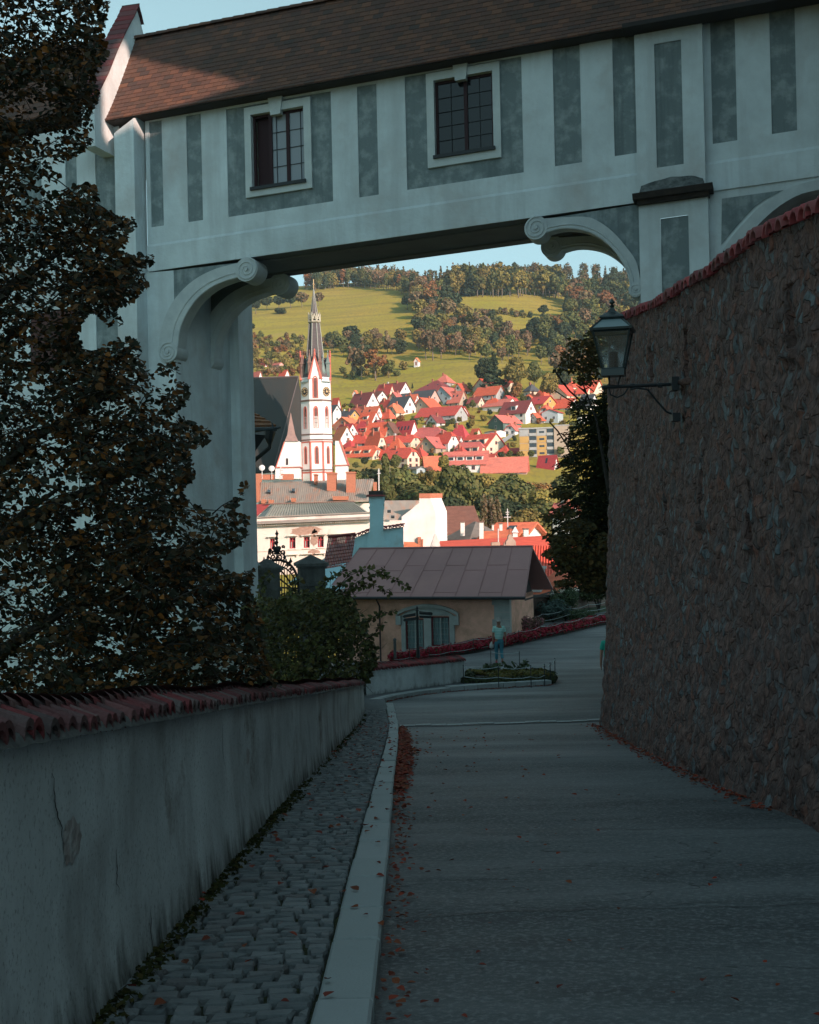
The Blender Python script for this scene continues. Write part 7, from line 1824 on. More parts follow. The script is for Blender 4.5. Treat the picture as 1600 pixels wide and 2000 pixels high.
q=P(1193,1338,33.2); person('person in a plain green shirt mostly hidden behind the corner of the stone wall',(P(1193,1300,33.2).x,33.2,gz(2,33.2)),R(-6),mat('green_shirt',(.03,.36,.27),rough=.9),mat('dark_trousers',(.04,.045,.06),rough=.9),mat('dark_shoes',(.03,.03,.03)),mat('brown_hair',(.08,.05,.035)),walk=.2,h=1.76)
# ---------------------------------------------------------------- trees on the hillside
LM={}
def lm(k):
    cs={'green':[(.08,.10,.03),(.14,.14,.04),(.08,.095,.03),(.16,.14,.045),(.04,.065,.03)],
        'olive':[(.18,.155,.04),(.26,.19,.045),(.12,.11,.035),(.28,.20,.055),(.07,.08,.025)],
        'orange':[(.26,.10,.035),(.20,.09,.035),(.14,.09,.035),(.32,.14,.05),(.10,.075,.03)],
        'pink':[(.24,.13,.075),(.16,.115,.06),(.12,.11,.05),(.28,.16,.09),(.09,.09,.045)],
        'dark':[(.025,.045,.022),(.04,.06,.03),(.055,.07,.03),(.03,.04,.02),(.07,.08,.035)]}[k]
    if k not in LM: LM[k]=leafmat('crown_leaves_'+k,cs,.12,rand=.18,rough=.8)
    return LM[k]
M['hbark']=mat('pale_bark',(.22,.17,.14),(.14,.11,.09),.8,.9)
def crown_mesh(kind,seed,n,ls,H=16.0):
    rr=random.Random(seed); mb=MB()
    if kind=='round':
        bl=[(0,0,H*.60,H*.26,H*.26,H*.30)]
        for _ in range(15):
            a=rr.uniform(0,6.28); e=rr.uniform(-.5,1.2); q=H*.24
            bl.append((q*math.cos(a)*math.cos(e),q*math.sin(a)*math.cos(e),H*.58+H*.27*math.sin(e),)+(H*rr.uniform(.09,.15),)*2+(H*rr.uniform(.08,.13),))
    elif kind=='tall':
        bl=[]
        for i in range(18):
            z=rr.uniform(.25,.97); w_=.17*(1-abs(z-.55)*1.1); a=rr.uniform(0,6.28); bl.append((H*w_*.7*math.cos(a),H*w_*.7*math.sin(a),H*z,H*rr.uniform(.05,.10),H*rr.uniform(.05,.10),H*rr.uniform(.06,.12)))
    elif kind=='spruce':
        bl=[]
        for i in range(26):
            z=.10+.88*i/26; w_=.24*(1-z)+.015
            for j in range(3 if z<.7 else 2):
                a=rr.uniform(0,6.28); bl.append((H*w_*.65*math.cos(a),H*w_*.65*math.sin(a),H*z,H*w_*.55,H*w_*.55,H*.035))
    elif kind=='bare':
        bl=[]
        for i in range(26):
            a=rr.uniform(0,6.28); e=rr.uniform(-.2,1.3); q=H*.36*rr.uniform(.5,1); bl.append((q*.75*math.cos(a)*math.cos(e),q*.75*math.sin(a)*math.cos(e),H*.52+q*1.25*math.sin(e),H*.05,H*.05,H*.06)); 
    else: # bush
        bl=[]
        for i in range(9):
            a=rr.uniform(0,6.28); bl.append((H*.3*math.cos(a)*rr.random(),H*.3*math.sin(a)*rr.random(),H*rr.uniform(.25,.7),H*.25,H*.25,H*.24))
    leafcloud(mb,bl,n,ls,seed=seed,surf=.6); return mb,bl
def trunk_mesh(bl,H,kind,seed):
    rr=random.Random(seed); mb=MB()
    top=H*(.9 if kind in('spruce','tall') else .55)
    mb.tube([(0,0,-1.5),(rr.uniform(-.2,.2),0,H*.25),(rr.uniform(-.3,.3),rr.uniform(-.3,.3),top)],[H*.022,H*.016,H*.005],6)
    for b in bl[1:(26 if kind=='bare' else 9)]:
        z0=min(b[2]*.6,top*.8); mb.tube([(0,0,z0),(b[0]*.5,b[1]*.5,lerp(z0,b[2],.6)),(b[0],b[1],b[2])],[H*.009,H*.006,H*.003],4)
    return mb
PROTO={}
def proto(kind,colk,n,ls,var,H=16.0):
    key=(kind,colk,n,var)
    if key in PROTO: return PROTO[key]
    base=(kind,n,var)
    if base not in PROTO:
        mb,bl=crown_mesh(kind,hash(kind)%97+var*7 if False else sum(map(ord,kind))+var*7,n,ls,H); t=trunk_mesh(bl,H,kind,var)
        a=bpy.data.meshes.new('crown'); a.from_pydata([tuple(v) for v in mb.v],[],mb.f)
        b=bpy.data.meshes.new('trunk'); b.from_pydata([tuple(v) for v in t.v],[],t.f); b.materials.append(M['hbark']); b.polygons.foreach_set('use_smooth',[True]*len(b.polygons))
        PROTO[base]=(a,b)
    a,b=PROTO[base]; c=a.copy(); c.materials.append(lm(colk)); PROTO[key]=(c,b); return PROTO[key]
def tree(loc,h,kind,colk,label,group,n=1300,ls=.95,wide=1.0,name=None,var=None,cat='tree'):
    var=random.randrange(3) if var is None else var
    c,b=proto(kind,colk,n,ls,var); s=h/16.0
    nm=name or {'round':'broadleaf_tree','tall':'slender_tree','spruce':'spruce_tree','bare':'thin_crowned_tree','bush':'shrub'}[kind]
    t=bpy.data.objects.new(nm,None); COL.objects.link(t); t.location=loc; t.rotation_euler=(0,0,rnd(0,6.28)); t.scale=(s*wide,s*wide,s)
    tag(t,label,cat,group)
    o=bpy.data.objects.new('crown',c); COL.objects.link(o); o.parent=t
    o2=bpy.data.objects.new('trunk',b); COL.objects.link(o2); o2.parent=t
    return t
ORD='first second third fourth fifth sixth seventh eighth ninth tenth eleventh twelfth thirteenth fourteenth fifteenth sixteenth seventeenth eighteenth nineteenth twentieth'.split()
def ordinal(made):
    d={}
    for lab,x,o in made: d.setdefault(lab,[]).append((x,o))
    for lab,l in d.items():
        l.sort(key=lambda q:q[0]); n=len(l)
        for i,(x,o) in enumerate(l):
            if n==1: break
            w_='leftmost' if i==0 else 'rightmost' if i==n-1 else ORD[i]+' from left' if i<=n//2 else ORD[n-1-i]+' from right'
            o['label']=lab+', '+w_
def inpoly(x,y,pl):
    r=False; j=len(pl)-1
    for i in range(len(pl)):
        if (pl[i][1]>y)!=(pl[j][1]>y) and x<(pl[j][0]-pl[i][0])*(y-pl[i][1])/(pl[j][1]-pl[i][1])+pl[i][0]: r=not r
        j=i
    return r
def fill(pl,cnt,hr,kinds,label,group,dmin=7,d0=420,stuff=None,**kw):
    smb=MB(); cks=['green','olive','pink','orange','dark']
    xs=[p[0] for p in pl]; ys=[p[1] for p in pl]; pts=[]; tries=0; made=[]
    while len(pts)<cnt and tries<cnt*60:
        tries+=1; x,y=rnd(min(xs),max(xs)),rnd(min(ys),max(ys))
        if not inpoly(x,y,pl) or any((x-a)**2+((y-b)*1.6)**2<dmin**2 for a,b in pts): continue
        pts.append((x,y)); g=G(x,y,d0); kd,ck=random.choice(kinds); h=rnd(*hr)*g.y/F
        if stuff:
            w_=h*(.26 if kd=='round' else .15); bl=[(g.x+rnd(-.5,.5)*w_,g.y+rnd(-.5,.5)*w_,g.z+h*rnd(.3,.85),w_*.75,w_*.75,h*.18) for _ in range(7)]
            leafcloud(smb,bl,620,1.0,mi=cks.index(ck),seed=len(pts),surf=.6); smb.tube([(g.x,g.y,g.z-1),(g.x,g.y,g.z+h*.6)],[.35,.15],4,mi=5); continue
        lab=label[(kd,ck)] if isinstance(label,dict) else label
        made.append((lab,x,tree(g,h,kd,ck,lab,group,**kw)))
    if stuff: obj(stuff,smb,[lm(c) for c in cks]+[M['hbark']],kind='stuff')
    ordinal(made)
random.seed(77)
CN={'green':'green','olive':'olive','orange':'orange','pink':'pinkish brown','dark':'dark green'}
KN={'round':'round crowned tree','tall':'slender tree','spruce':'spruce','bare':'thin twiggy tree','bush':'shrub'}
class LD(dict):
    def __init__(s,tail): s.tail=tail
    def __missing__(s,k): return CN[k[1]]+' '+KN[k[0]]+' '+s.tail
rt_=[('round','green'),('round','olive'),('round','pink'),('tall','orange'),('tall','green'),('round','dark'),('round','green'),('round','dark'),('tall','dark')]
fill([(598,570),(640,566),(700,563),(745,566),(800,581),(862,592),(862,584),(800,568),(700,552),(598,552)],110,(30,46),[('round','green'),('round','olive'),('round','pink'),('tall','orange'),('tall','green'),('round','dark'),('tall','dark')],'','',4,stuff='ridge_wood')
fill([(868,583),(960,580),(1060,582),(1100,588),(1100,574),(868,570)],60,(42,62),[('tall','green'),('tall','dark'),('round','olive'),('round','green'),('tall','olive'),('spruce','dark')],LD('in the upper right skyline wood'),'trees of the upper right wood',5)
fill([(790,602),(830,640),(805,655),(820,690),(880,700),(905,690),(912,640),(895,600),(862,590)],60,(32,50),[('round','green'),('round','olive'),('round','pink'),('round','orange'),('round','dark'),('round','dark'),('round','green')],LD('in the copse between the meadows'),'trees of the middle copse',6)
fill([(1095,600),(1130,640),(1060,660),(1040,700),(1080,735),(1120,745),(1160,760),(1245,760),(1245,570),(1110,575)],135,(36,56),[('round','green'),('round','dark'),('round','olive'),('round','pink'),('round','orange'),('tall','dark'),('spruce','dark'),('tall','green'),('round','dark'),('round','green')],LD('in the right slope wood'),'trees of the right slope wood',7)
fill([(905,616),(1000,620),(1080,632),(1080,626),(1000,612),(905,608)],34,(9,15),[('bush','pink'),('bush','olive'),('bush','dark')],LD('between the right meadows'),'shrubs of the hedge belt',4,n=350,ls=1.8)
fill([(905,655),(975,650),(1045,665),(1045,700),(945,715),(905,700)],40,(32,54),[('round','pink'),('round','green'),('tall','pink'),('round','dark'),('round','olive')],LD('above the shaded meadow'),'trees of the lower grove',7)
fill([(478,662),(598,672),(598,738),(478,735)],100,(9,20),[('bush','olive'),('bush','orange'),('bush','green'),('round','olive'),('bush','pink')],LD('in the gardens left of the spire'),'garden trees left of the spire',6,n=350,ls=1.7)
fill([(655,740),(700,742),(790,735),(800,722),(700,728),(655,730)],14,(12,24),[('bush','green'),('bush','dark'),('bush','olive')],LD('above the small meadow'),'shrubs under the copse',6,n=350,ls=1.7)
fill([(640,700),(720,700),(800,690),(800,672),(640,675)],26,(22,40),[('round','green'),('round','olive'),('bush','dark'),('round','pink')],LD('behind the birches right of the spire'),'trees behind the birches',9)
fill([(640,690),(540,668),(478,660),(478,650),(640,668)],16,(8,16),[('bush','orange'),('bush','green'),('bush','pink')],LD('along the upper edge of the allotments'),'shrubs above the allotments',6,n=350,ls=1.7)
def T_(px,py,h,kind,ck,label,wide=1,**kw): 
    g=G(px,py); return tree(g,h*g.y/F,kind,ck,label,kw.pop('group',None),wide=wide,**kw)
for (x,y,h,w_,lab) in ((500,613,34,1.1,'dark green bush clump at the left end of the upper hedge'),(522,606,30,1.2,'dark round tree in the upper left hedge, second from the left'),(545,604,30,1.2,'dark round tree in the upper left hedge, third from the left'),(568,602,32,1.2,'dark round tree in the upper left hedge just left of the spire'),(590,600,32,1.2,'dark round tree in the upper left hedge touching the spire'),(548,613,16,1.6,'low dark bush standing alone below the upper left hedge'),(490,650,22,1.2,'dark small tree at the left edge of the big meadow')):
    T_(x,y,h,'round' if h>20 else 'bush','dark' if x!=590 else 'pink',lab,w_)
T_(622,598,30,'round','pink','reddish brown round tree just right of the spire',1.1)
T_(686,670,38,'round','dark','dark dense oak standing alone on the meadow edge right of the spire',1.3)
T_(690,741,66,'bare','pink','tall thin autumn birch right of the spire, nearest to it',.8)
T_(706,742,68,'bare','pink','tall thin autumn birch right of the spire, second from it',.7)
T_(734,744,66,'bare','orange','leafless spreading tree with pinkish twigs above the small meadow',1.3)
T_(760,738,40,'round','green','green round tree right of the leafless one',1)
T_(757,690,42,'tall','pink','pinkish slender tree behind the leafless one',1)
T_(832,702,60,'bare','pink','pinkish birch left of the wayside chapel',1.0); T_(846,704,64,'bare','pink','pinkish birch above the wayside chapel',.9); T_(862,700,60,'tall','pink','pale slender tree right of the wayside chapel',1)
T_(965,770,84,'spruce','dark','big dark spruce at the right end of the shaded meadow',1.25,n=3000,ls=.7); T_(1008,772,80,'round','olive','tall brown green tree beside the big dark spruce',.9,n=3000,ls=.7)
T_(948,764,70,'round','dark','dark round tree left of the big dark spruce',.9,n=3000,ls=.7)
T_(1044,764,62,'round','green','green tree right of the brown green one above the houses',.8,n=3000,ls=.7); T_(1076,790,66,'round','olive','olive tree above the cream gables',.9,n=3000,ls=.7); T_(1100,770,50,'round','dark','dark tree behind the cream gable',1,n=3000,ls=.7)
T_(1185,612,50,'round','orange','bright orange tree high on the right slope',1.1); T_(1127,620,30,'tall','orange','small bright orange tree on the right slope',1.2); T_(1062,618,24,'round','dark','dark round tree at the right end of the upper meadow',1.3)
# garden trees between the houses
made_f=[]
used=[]
for o in bpy.data.objects:
    if o.get('category')=='house' and o.location.y>430: used.append(proj(o.location))
fpl=[(655,790),(700,775),(800,760),(900,750),(1000,760),(1150,770),(1160,850),(1100,835),(1015,835),(1000,870),(990,915),(700,905),(660,860)]
tr=0
while len(made_f)<34 and tr<4000:
    tr+=1; x,y=rnd(650,1165),rnd(755,915)
    if not inpoly(x,y,fpl) or any(abs(x-a)<13 and -9<(y-b)<10 for a,b in used): continue
    used.append((x,y)); w_=rnd(14,20); w2=rnd(8,14); h1=rnd(7,10); h2=rnd(8,12); rc=random.choice(['red','orange','pinkr','crimson','maroon','red']); wc=random.choice(['white','cream','white','tan','grey'])
    lab='small '+wc.replace('white','white walled').replace('cream','cream walled').replace('tan','tan walled').replace('grey','grey walled')+' house with '+{'pinkr':'faded red','orange':'orange','red':'bright red','crimson':'crimson','maroon':'maroon'}[rc]+' roof between larger houses'
    t,_=house(lab,(x-w_,x,x+w2),(y,y-h1,y-h1-h2),wall=wc,roof=rc,gable=random.choice('RL'),th=rnd(30,50),rt=random.choice(['gable','gable','half','hip']),rows=1,cl=2,cr=1,chim=1,group='houses on the hillside across the river')
    made_f.append((lab,x,t))
ordinal(made_f)
made_g=[]
gt=[(3,290,500,95,'round','green',1.1),(3,400,520,95,'round','dark',1),(3,640,520,100,'round','green',.9),(3,690,420,70,'round','olive',1),(3,880,680,130,'round','orange',1.3),(3,1130,660,90,'round','olive',1),(3,1230,730,80,'bush','green',1.2),(3,1400,760,90,'bush','green',1.2),(3,620,690,80,'bush','olive',1.3),(3,740,690,90,'round','green',1),(3,180,980,70,'bush','green',1.3),(3,340,1230,120,'round','green',1),(3,450,1190,140,'round','dark',1),(3,560,1230,120,'round','green',1.1),(3,820,1260,250,'round','green',.9),(3,1250,1120,120,'round','dark',1),(3,1400,1280,260,'round','olive',.8),(3,1120,1130,90,'bush','olive',1.1),(3,1540,1230,120,'round','orange',1),(3,1020,240,70,'spruce','dark',.8),(3,600,700,60,'bush','olive',1.2),(3,1500,650,90,'round','green',1),
 (4,215,270,110,'tall','olive',1.5),(4,250,470,130,'round','green',.8),(4,180,420,90,'round','dark',.8),(4,240,680,130,'round','olive',1),(4,100,620,90,'round','olive',1),(4,740,400,270,'round','orange',.85),(4,640,380,140,'round','olive',.9),(4,830,400,120,'bush','green',1),(4,1020,340,90,'round','green',1),(4,1090,300,250,'tall','olive',1.6),(4,1330,560,130,'round','green',1.1),(4,1130,620,70,'round','olive',1.1),(4,440,540,90,'round','dark',1),(4,380,590,90,'bush','olive',1.2),(4,560,500,60,'bush','green',1.3),(4,980,560,60,'bush','olive',1.2),(4,1150,930,180,'round','olive',1.1),(4,1300,820,150,'round','olive',1),(4,660,1020,120,'round','green',1),(4,780,1040,130,'round','olive',1),(4,900,1020,120,'round','green',1),(4,560,1030,110,'round','dark',1),(4,1400,700,120,'round','green',1),(4,20,950,80,'bush','green',1.2),(4,300,930,60,'bush','green',1.2),(4,1230,1000,140,'round','green',1),(4,1400,940,160,'round','olive',1),(4,900,390,60,'bush','green',1.2),(4,70,700,100,'round','dark',1),(4,1250,640,90,'bush','olive',1.1)]
hn=['the maroon cottage','the white gabled houses','the slate roofed house','the grey apartment house','the red dormer house','the cream villa','the ochre house','the timbered house','the apartment block','the long salmon roof']
for (z,x,y,h,kd,ck,w_) in gt:
    px,py=(640+x/6.154,720+y/6.154) if z==3 else (880+x/5.714,720+y/5.714); hp=h/(6.154 if z==3 else 5.714)
    lab=CN[ck]+' garden '+('bush' if kd=='bush' else 'tree')+' among the hillside houses'
    made_g.append((lab,px,T_(px,py,hp,kd,ck,lab,w_,n=2200 if hp>20 else 900,ls=.8 if hp>20 else 1.2,group='garden trees among the hillside houses')))
ordinal(made_g)
# extra small garden greenery between the houses
fill([(650,800),(760,775),(900,770),(1150,770),(1180,900),(1100,915),(900,925),(680,915),(655,860)],70,(8,15),[('bush','green'),('bush','olive'),('bush','dark'),('bush','orange')],LD('between the hillside houses'),'garden shrubs among the hillside houses',9,n=350,ls=1.7)
# tall trees along the river, between the hillside houses and the old town
made_r=[]
def rtree(px,ptop,d,kind,ck,wpx,label,n=7000,ls=.55,var=None):
    x=P(px,900,d).x; z=tz(x,d); top=P(px,ptop,d).z; h=top-z; w_=wpx*d/F/(h*.56)
    made_r.append((label,px,tree(Vector((x,d,z)),h,kind,ck,label,'tall trees along the river',n=n,ls=ls,wide=w_,var=var)))
rv=[(690,905,395,'round','green',90),(735,905,400,'round','dark',80),(760,895,385,'tall','green',60),(775,900,390,'round','green',90),(815,935,370,'round','green',100),(845,945,360,'round','olive',80),(890,893,350,'round','green',85),(868,960,345,'round','dark',80),(880,905,380,'round','olive',70),(925,945,365,'round','olive',90),(950,918,385,'round','olive',80),(985,925,380,'round','green',100),(960,955,350,'round','dark',80),(1015,935,385,'round','green',80),(1045,930,390,'round','orange',70),(1070,945,365,'round','olive',80),(1050,975,340,'round','green',90),(1095,950,380,'round','olive',80),(1030,985,335,'round','olive',80),(1115,920,395,'round','green',80),(1140,940,380,'round','green',80),(1165,950,370,'round','olive',80),(1110,985,340,'round','green',90),(910,985,330,'round','green',70),(700,935,360,'round','dark',70),(1005,970,345,'round','dark',70),(840,905,405,'round','olive',60),(1000,915,410,'round','green',60)]
for i,(px,pt,d,kd,ck,w_) in enumerate(rv): rtree(px,pt,d,kd,ck,w_,CN[ck]+(' poplar like tree' if kd=='tall' else ' broad tree')+' in the dense row along the river',var=i%3)
ordinal(made_r)
# weeping tree with pinkish hanging twigs
t=thing('weeping_tree','weeping birch with pinkish hanging twigs in front of the river trees','tree',P(963,1055,200)); mb=MB(); mt=MB(); random.seed(6); c=P(962,1040,200)
mt.tube([c+Vector((0,0,-6)),c+Vector((0,0,1)),P(958,985,200)],[.35,.25,.08],6)
for i in range(60):
    a=rnd(0,6.28); q=rnd(.8,2.6); s=P(958,rnd(982,1010),200); mid=s+Vector((math.cos(a)*q*.7,math.sin(a)*q*.7,rnd(.2,.8))); e=s+Vector((math.cos(a)*q,math.sin(a)*q,-rnd(1.5,4.2)))
    mt.tube([s,mid,e],[.05,.03,.012],3)
    for j in range(30): p=mid.lerp(e,rnd(-.2,1)); leafcloud(mb,[(p.x,p.y,p.z,.15,.15,.25)],2,.22,seed=i*40+j)
obj('crown',mb,leafmat('weeping_leaves',[(.24,.14,.09),(.18,.13,.07),(.12,.11,.05)],.2),t); obj('trunk',mt,M['hbark'],t)
# ---------------------------------------------------------------- far wood that reads as one mass along the skyline
random.seed(90); mb=MB()
def skyline(px): return pw(px,[(300,545),(600,545),(760,545),(800,555),(860,562),(900,548),(1000,545),(1100,545),(1250,535),(1500,535)])
for i in range(260):
    px=rnd(300,1500) if i%3 else rnd(860,1260); g=G(px,skyline(px)+rnd(0,14) if px<1100 else rnd(536,575),1200,2600); h=rnd(14,23); 
    kd=random.random()
    if kd<.35: bl=[(g.x,g.y,g.z+h*q,h*.20*(1.05-q),h*.20*(1.05-q),h*.08) for q in (.2,.35,.5,.65,.8,.93)]
    else: bl=[(g.x+rnd(-2,2),g.y,g.z+h*rnd(.35,.8),h*.22,h*.22,h*.2) for _ in range(5)]
    leafcloud(mb,bl,260,1.5,seed=i,surf=.5)
obj('far_wood',mb,leafmat('far_wood_leaves',[(.05,.07,.03),(.09,.09,.03),(.16,.09,.045),(.04,.055,.03),(.20,.11,.06),(.07,.08,.03)],.1,rough=.9),kind='stuff')
# ---------------------------------------------------------------- linden tree over the left wall
LP=[(-260,-150),(210,-150),(215,10),(200,60),(212,110),(185,150),(195,190),(178,225),(188,245),(172,262),(185,285),(140,310),(95,325),(120,345),(90,375),(130,365),(180,360),(195,385),(190,405),(225,420),(265,430),(262,450),(235,490),(260,500),(302,496),(300,515),(275,530),(290,560),(262,590),(225,605),(245,635),(215,640),(190,615),(165,620),(150,655),(165,690),(200,680),(250,650),(275,668),(275,700),(300,735),(315,715),(352,710),(345,740),(375,755),(360,790),(345,810),(385,830),(412,842),(405,870),(372,880),(380,930),(360,960),(370,985),(355,1010),(385,990),(430,1005),(445,970),(482,942),(482,965),(455,1000),(485,1010),(482,1060),(440,1080),(430,1110),(470,1125),(500,1110),(490,1160),(510,1200),(520,1290),(560,1345),(-260,1420)]
def leaf(mb,c,dirv,nrm,s,mi=0):
    t_=dirv.normalized(); b=nrm.cross(t_)
    if b.length<.05: b=t_.orthogonal()
    b.normalize(); n_=t_.cross(b)
    f=.16*s
    mb.add([c,c+b*s*.36+t_*s*.18+n_*f,c+b*s*.42+t_*s*.5+n_*f,c+b*s*.2+t_*s*.85+n_*f*.5,c+t_*s*1.08,c-b*s*.2+t_*s*.85+n_*f*.5,c-b*s*.42+t_*s*.5+n_*f,c-b*s*.36+t_*s*.18+n_*f],[(0,1,2,3,4),(0,4,5,6,7)],mi)
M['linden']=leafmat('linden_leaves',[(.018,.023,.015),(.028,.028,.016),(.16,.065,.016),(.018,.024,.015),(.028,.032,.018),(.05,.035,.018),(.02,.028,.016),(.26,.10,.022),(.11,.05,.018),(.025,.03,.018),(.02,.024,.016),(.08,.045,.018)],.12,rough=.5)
random.seed(41)
lt=thing('linden_tree','large dark linden with orange autumn leaves leaning over the left boundary wall','tree',(-4.6,12.5,gz(0,12.5)))
mb=MB(); mt=MB()
mt.tube([(-4.6,12.5,-3.4),(-4.5,12.4,-1),(-4.3,12.3,1.5),(-4.4,12.2,4.5)],[.26,.22,.17,.10],10)
limbs=[]
for (x,y,dd) in ((60,250,12.6),(150,470,12),(60,620,12.5),(200,780,11.6),(320,900,11.5),(120,950,12),(330,1120,12),(420,1230,12.3),(150,1180,11.5),(60,80,12),(-80,500,11.5),(-120,900,11),(240,1290,12.5)):
    p=P(x,y,dd); z0=max(-2.5,min(3.5,p.z-1.0)); s=Vector((-4.4,12.4,z0)); mt.tube([s,s.lerp(p,.5)+Vector((0,0,.15)),p],[.07,.045,.015],6); limbs.append((s,p))
cnt=0
for i in range(6600):
    x=rnd(-255,545) if i%3 else rnd(100,545); y=rnd(-140,1400)
    if not inpoly(x,y,LP): continue
    if noise.noise(Vector((x*.012,y*.012,3)))<(-.2 if x>150 else -.45) and x<440: continue
    d=rnd(10.2,14.0) if x<400 else rnd(11.4,12.8)
    c=P(x,y,d)
    if c.z<gz(0,c.y)+.5: continue
    if c.x>lwx(c.y)-.35 and c.z<wtop(c.y)+.25: continue
    dirv=Vector((rnd(.1,1),rnd(-.6,.5),rnd(-.3,.75))).normalized(); L_=rnd(.35,.7)
    pth=[c+dirv*L_*q+Vector((0,0,-.12*q*q)) for q in (0,.35,.7,1)]
    if i%2==0 and inpoly(*proj(pth[-1]),LP) and inpoly(*proj(pth[2]),LP): mt.tube(pth,[.008,.006,.005,.003],3)
    nl=int(L_*30); 
    for k in range(nl):
        q=(k+rnd(-.3,.3))/nl; p=c+dirv*L_*q+Vector((0,0,-.12*q*q)); side=dirv.cross(Vector((0,0,1))).normalized()*(1 if k%2 else -1)
        ld=(side*rnd(.4,1)+dirv*rnd(.1,.7)+Vector((0,0,rnd(-.9,.15)))).normalized(); p=p+ld*rnd(.02,.05)
        px,py=proj(p+ld*.04)
        if not inpoly(px,py,LP): continue
        leaf(mb,p,ld,Vector((rnd(-.6,.6),rnd(-1,.2),rnd(.2,1))).normalized(),rnd(.034,.076)); cnt+=1
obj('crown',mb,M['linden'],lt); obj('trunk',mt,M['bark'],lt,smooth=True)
# ---------------------------------------------------------------- bush at the end of the left wall
random.seed(52)
M['bushleaf']=leafmat('bush_leaves',[(.07,.085,.03),(.11,.11,.035),(.035,.045,.02),(.12,.09,.03),(.06,.07,.03)],.2,rough=.5)
t=thing('elder_bush','leafy green bush with arching sprays at the far end of the left wall','bush',(P(610,1350,30).x,30,gz(-2,30)))
mb=MB(); mt=MB()
BP2=[(470,1180),(505,1165),(540,1172),(600,1150),(640,1150),(690,1165),(705,1215),(735,1260),(738,1290),(722,1320),(716,1356),(700,1340),(640,1345),(480,1380)]
base=Vector((-2.6,30.2,gz(-2,30)))
for i in range(1500):
    x=rnd(470,740); y=rnd(1140,1380)
    if not inpoly(x,y,BP2): continue
    c=P(x,y,rnd(28.2,32) if x<700 else rnd(30.0,31.5))
    if c.z<gz(0,c.y)+.1: continue
    dirv=Vector((rnd(-.3,.9),rnd(-.5,.5),rnd(-.3,.9))).normalized(); L_=rnd(.25,.5)
    if i%4==0: mt.tube([c-dirv*.1,c+dirv*L_],[.008,.003],3)
    for k in range(int(L_*26)):
        q=rnd(0,1); p=c+dirv*L_*q; ld=Vector((rnd(-1,1),rnd(-1,1),rnd(-.8,.5))).normalized()
        px,py=proj(p)
        if not inpoly(px,py,BP2): continue
        leaf(mb,p,ld,Vector((rnd(-.6,.6),rnd(-1,.2),rnd(.2,1))).normalized(),rnd(.06,.12))
for spr in ([(630,1180,30),(680,1125,30),(720,1110,29.9),(760,1128,29.8),(800,1148,29.7)],[(650,1200,30.3),(690,1150,30.2),(725,1140,30),(765,1160,30)],[(600,1180,29.5),(640,1130,29.5),(680,1112,29.4)],[(690,1230,30.5),(740,1200,30.4),(770,1195,30.3)],[(700,1260,30.5),(735,1235,30.4),(748,1215,30.4)],[(560,1190,29.6),(575,1140,29.6),(590,1128,29.6)],[(505,1190,29.6),(512,1140,29.6),(530,1120,29.6)],[(640,1180,30),(700,1135,30.1),(740,1118,30.1),(752,1112,30)]):
    pth=[P(*p) for p in spr]; mt.tube(pth,[.014]+[.008]*(len(pth)-2)+[.004],4)
    for p,q in zip(pth,pth[1:]):
        n_=int((q-p).length/.020)
        for k in range(n_):
            c=p.lerp(q,rnd(0,1)); ld=Vector((rnd(-1,1),rnd(-.7,.7),rnd(-.9,.6))).normalized(); leaf(mb,c+ld*.03,ld,Vector((rnd(-.6,.6),rnd(-1,.2),rnd(.2,1))).normalized(),rnd(.07,.13))
for k in range(9): mt.tube([base+Vector((rnd(-.2,.2),rnd(-.2,.2),-.1)),base+Vector((rnd(-.7,.6),rnd(-.5,.5),1.0)),P(rnd(520,700),rnd(1180,1250),30)],[.03,.02,.008],5)
obj('foliage',mb,M['bushleaf'],t); obj('stem',mt,M['bark'],t)
# ---------------------------------------------------------------- dark conifer and broadleaf twigs beside the stone wall
random.seed(63)
t=thing('dark_conifer','dark conifer standing against the far end of the stone wall','tree',(P(1165,1160,46).x,46,-6.3))
M['yew']=leafmat('dark_needles',[(.022,.032,.016),(.035,.045,.018),(.055,.06,.02),(.028,.035,.02),(.07,.065,.025)],.1,rough=.7)
mb=MB(); mt=MB(); mt.tube([P(1204,1250,46),P(1200,1000,46),P(1180,760,46)],[.22,.14,.04],8)
CP=[(1172,800),(1186,770),(1260,700),(1260,1190),(1170,1150),(1120,1120),(1085,1085),(1098,1040),(1085,1010),(1118,985),(1092,955),(1122,930),(1100,900),(1128,880),(1110,850),(1135,820),(1122,790),(1145,770)]
for i in range(6500):
    x=rnd(1060,1260) if i%3 else rnd(1150,1198); y=rnd(705,1190)
    if not inpoly(x,y,CP): continue
    c=P(x,y,rnd(44,48)); sx=-1 if (x<1150 or random.random()<.5) else 1; dirv=Vector((sx*rnd(.3,1),rnd(-.8,.6),rnd(-.35,.2))).normalized()
    L_=rnd(.25,.6)
    for k in range(12):
        p=c+dirv*L_*k/12+Vector((0,0,-.06*(k/12)**2)); s=rnd(.06,.12)
        a=Vector((rnd(-1,1),rnd(-1,1),rnd(-.5,.3))).normalized(); leaf(mb,p,(dirv+a*.8).normalized(),Vector((rnd(-.5,.5),rnd(-1,1),1)).normalized(),s)
obj('crown',mb,M['yew'],t); obj('trunk',mt,M['bark'],t,smooth=True)
t=thing('dark_maple','sparse dark maple with bare lower twigs between the hillside houses and the conifer','tree',(P(1150,1160,42).x,42,-5.8))
M['maple']=leafmat('dark_maple_leaves',[(.05,.05,.02),(.08,.065,.02),(.12,.075,.022),(.035,.038,.02),(.16,.09,.025)],.2,rough=.6)
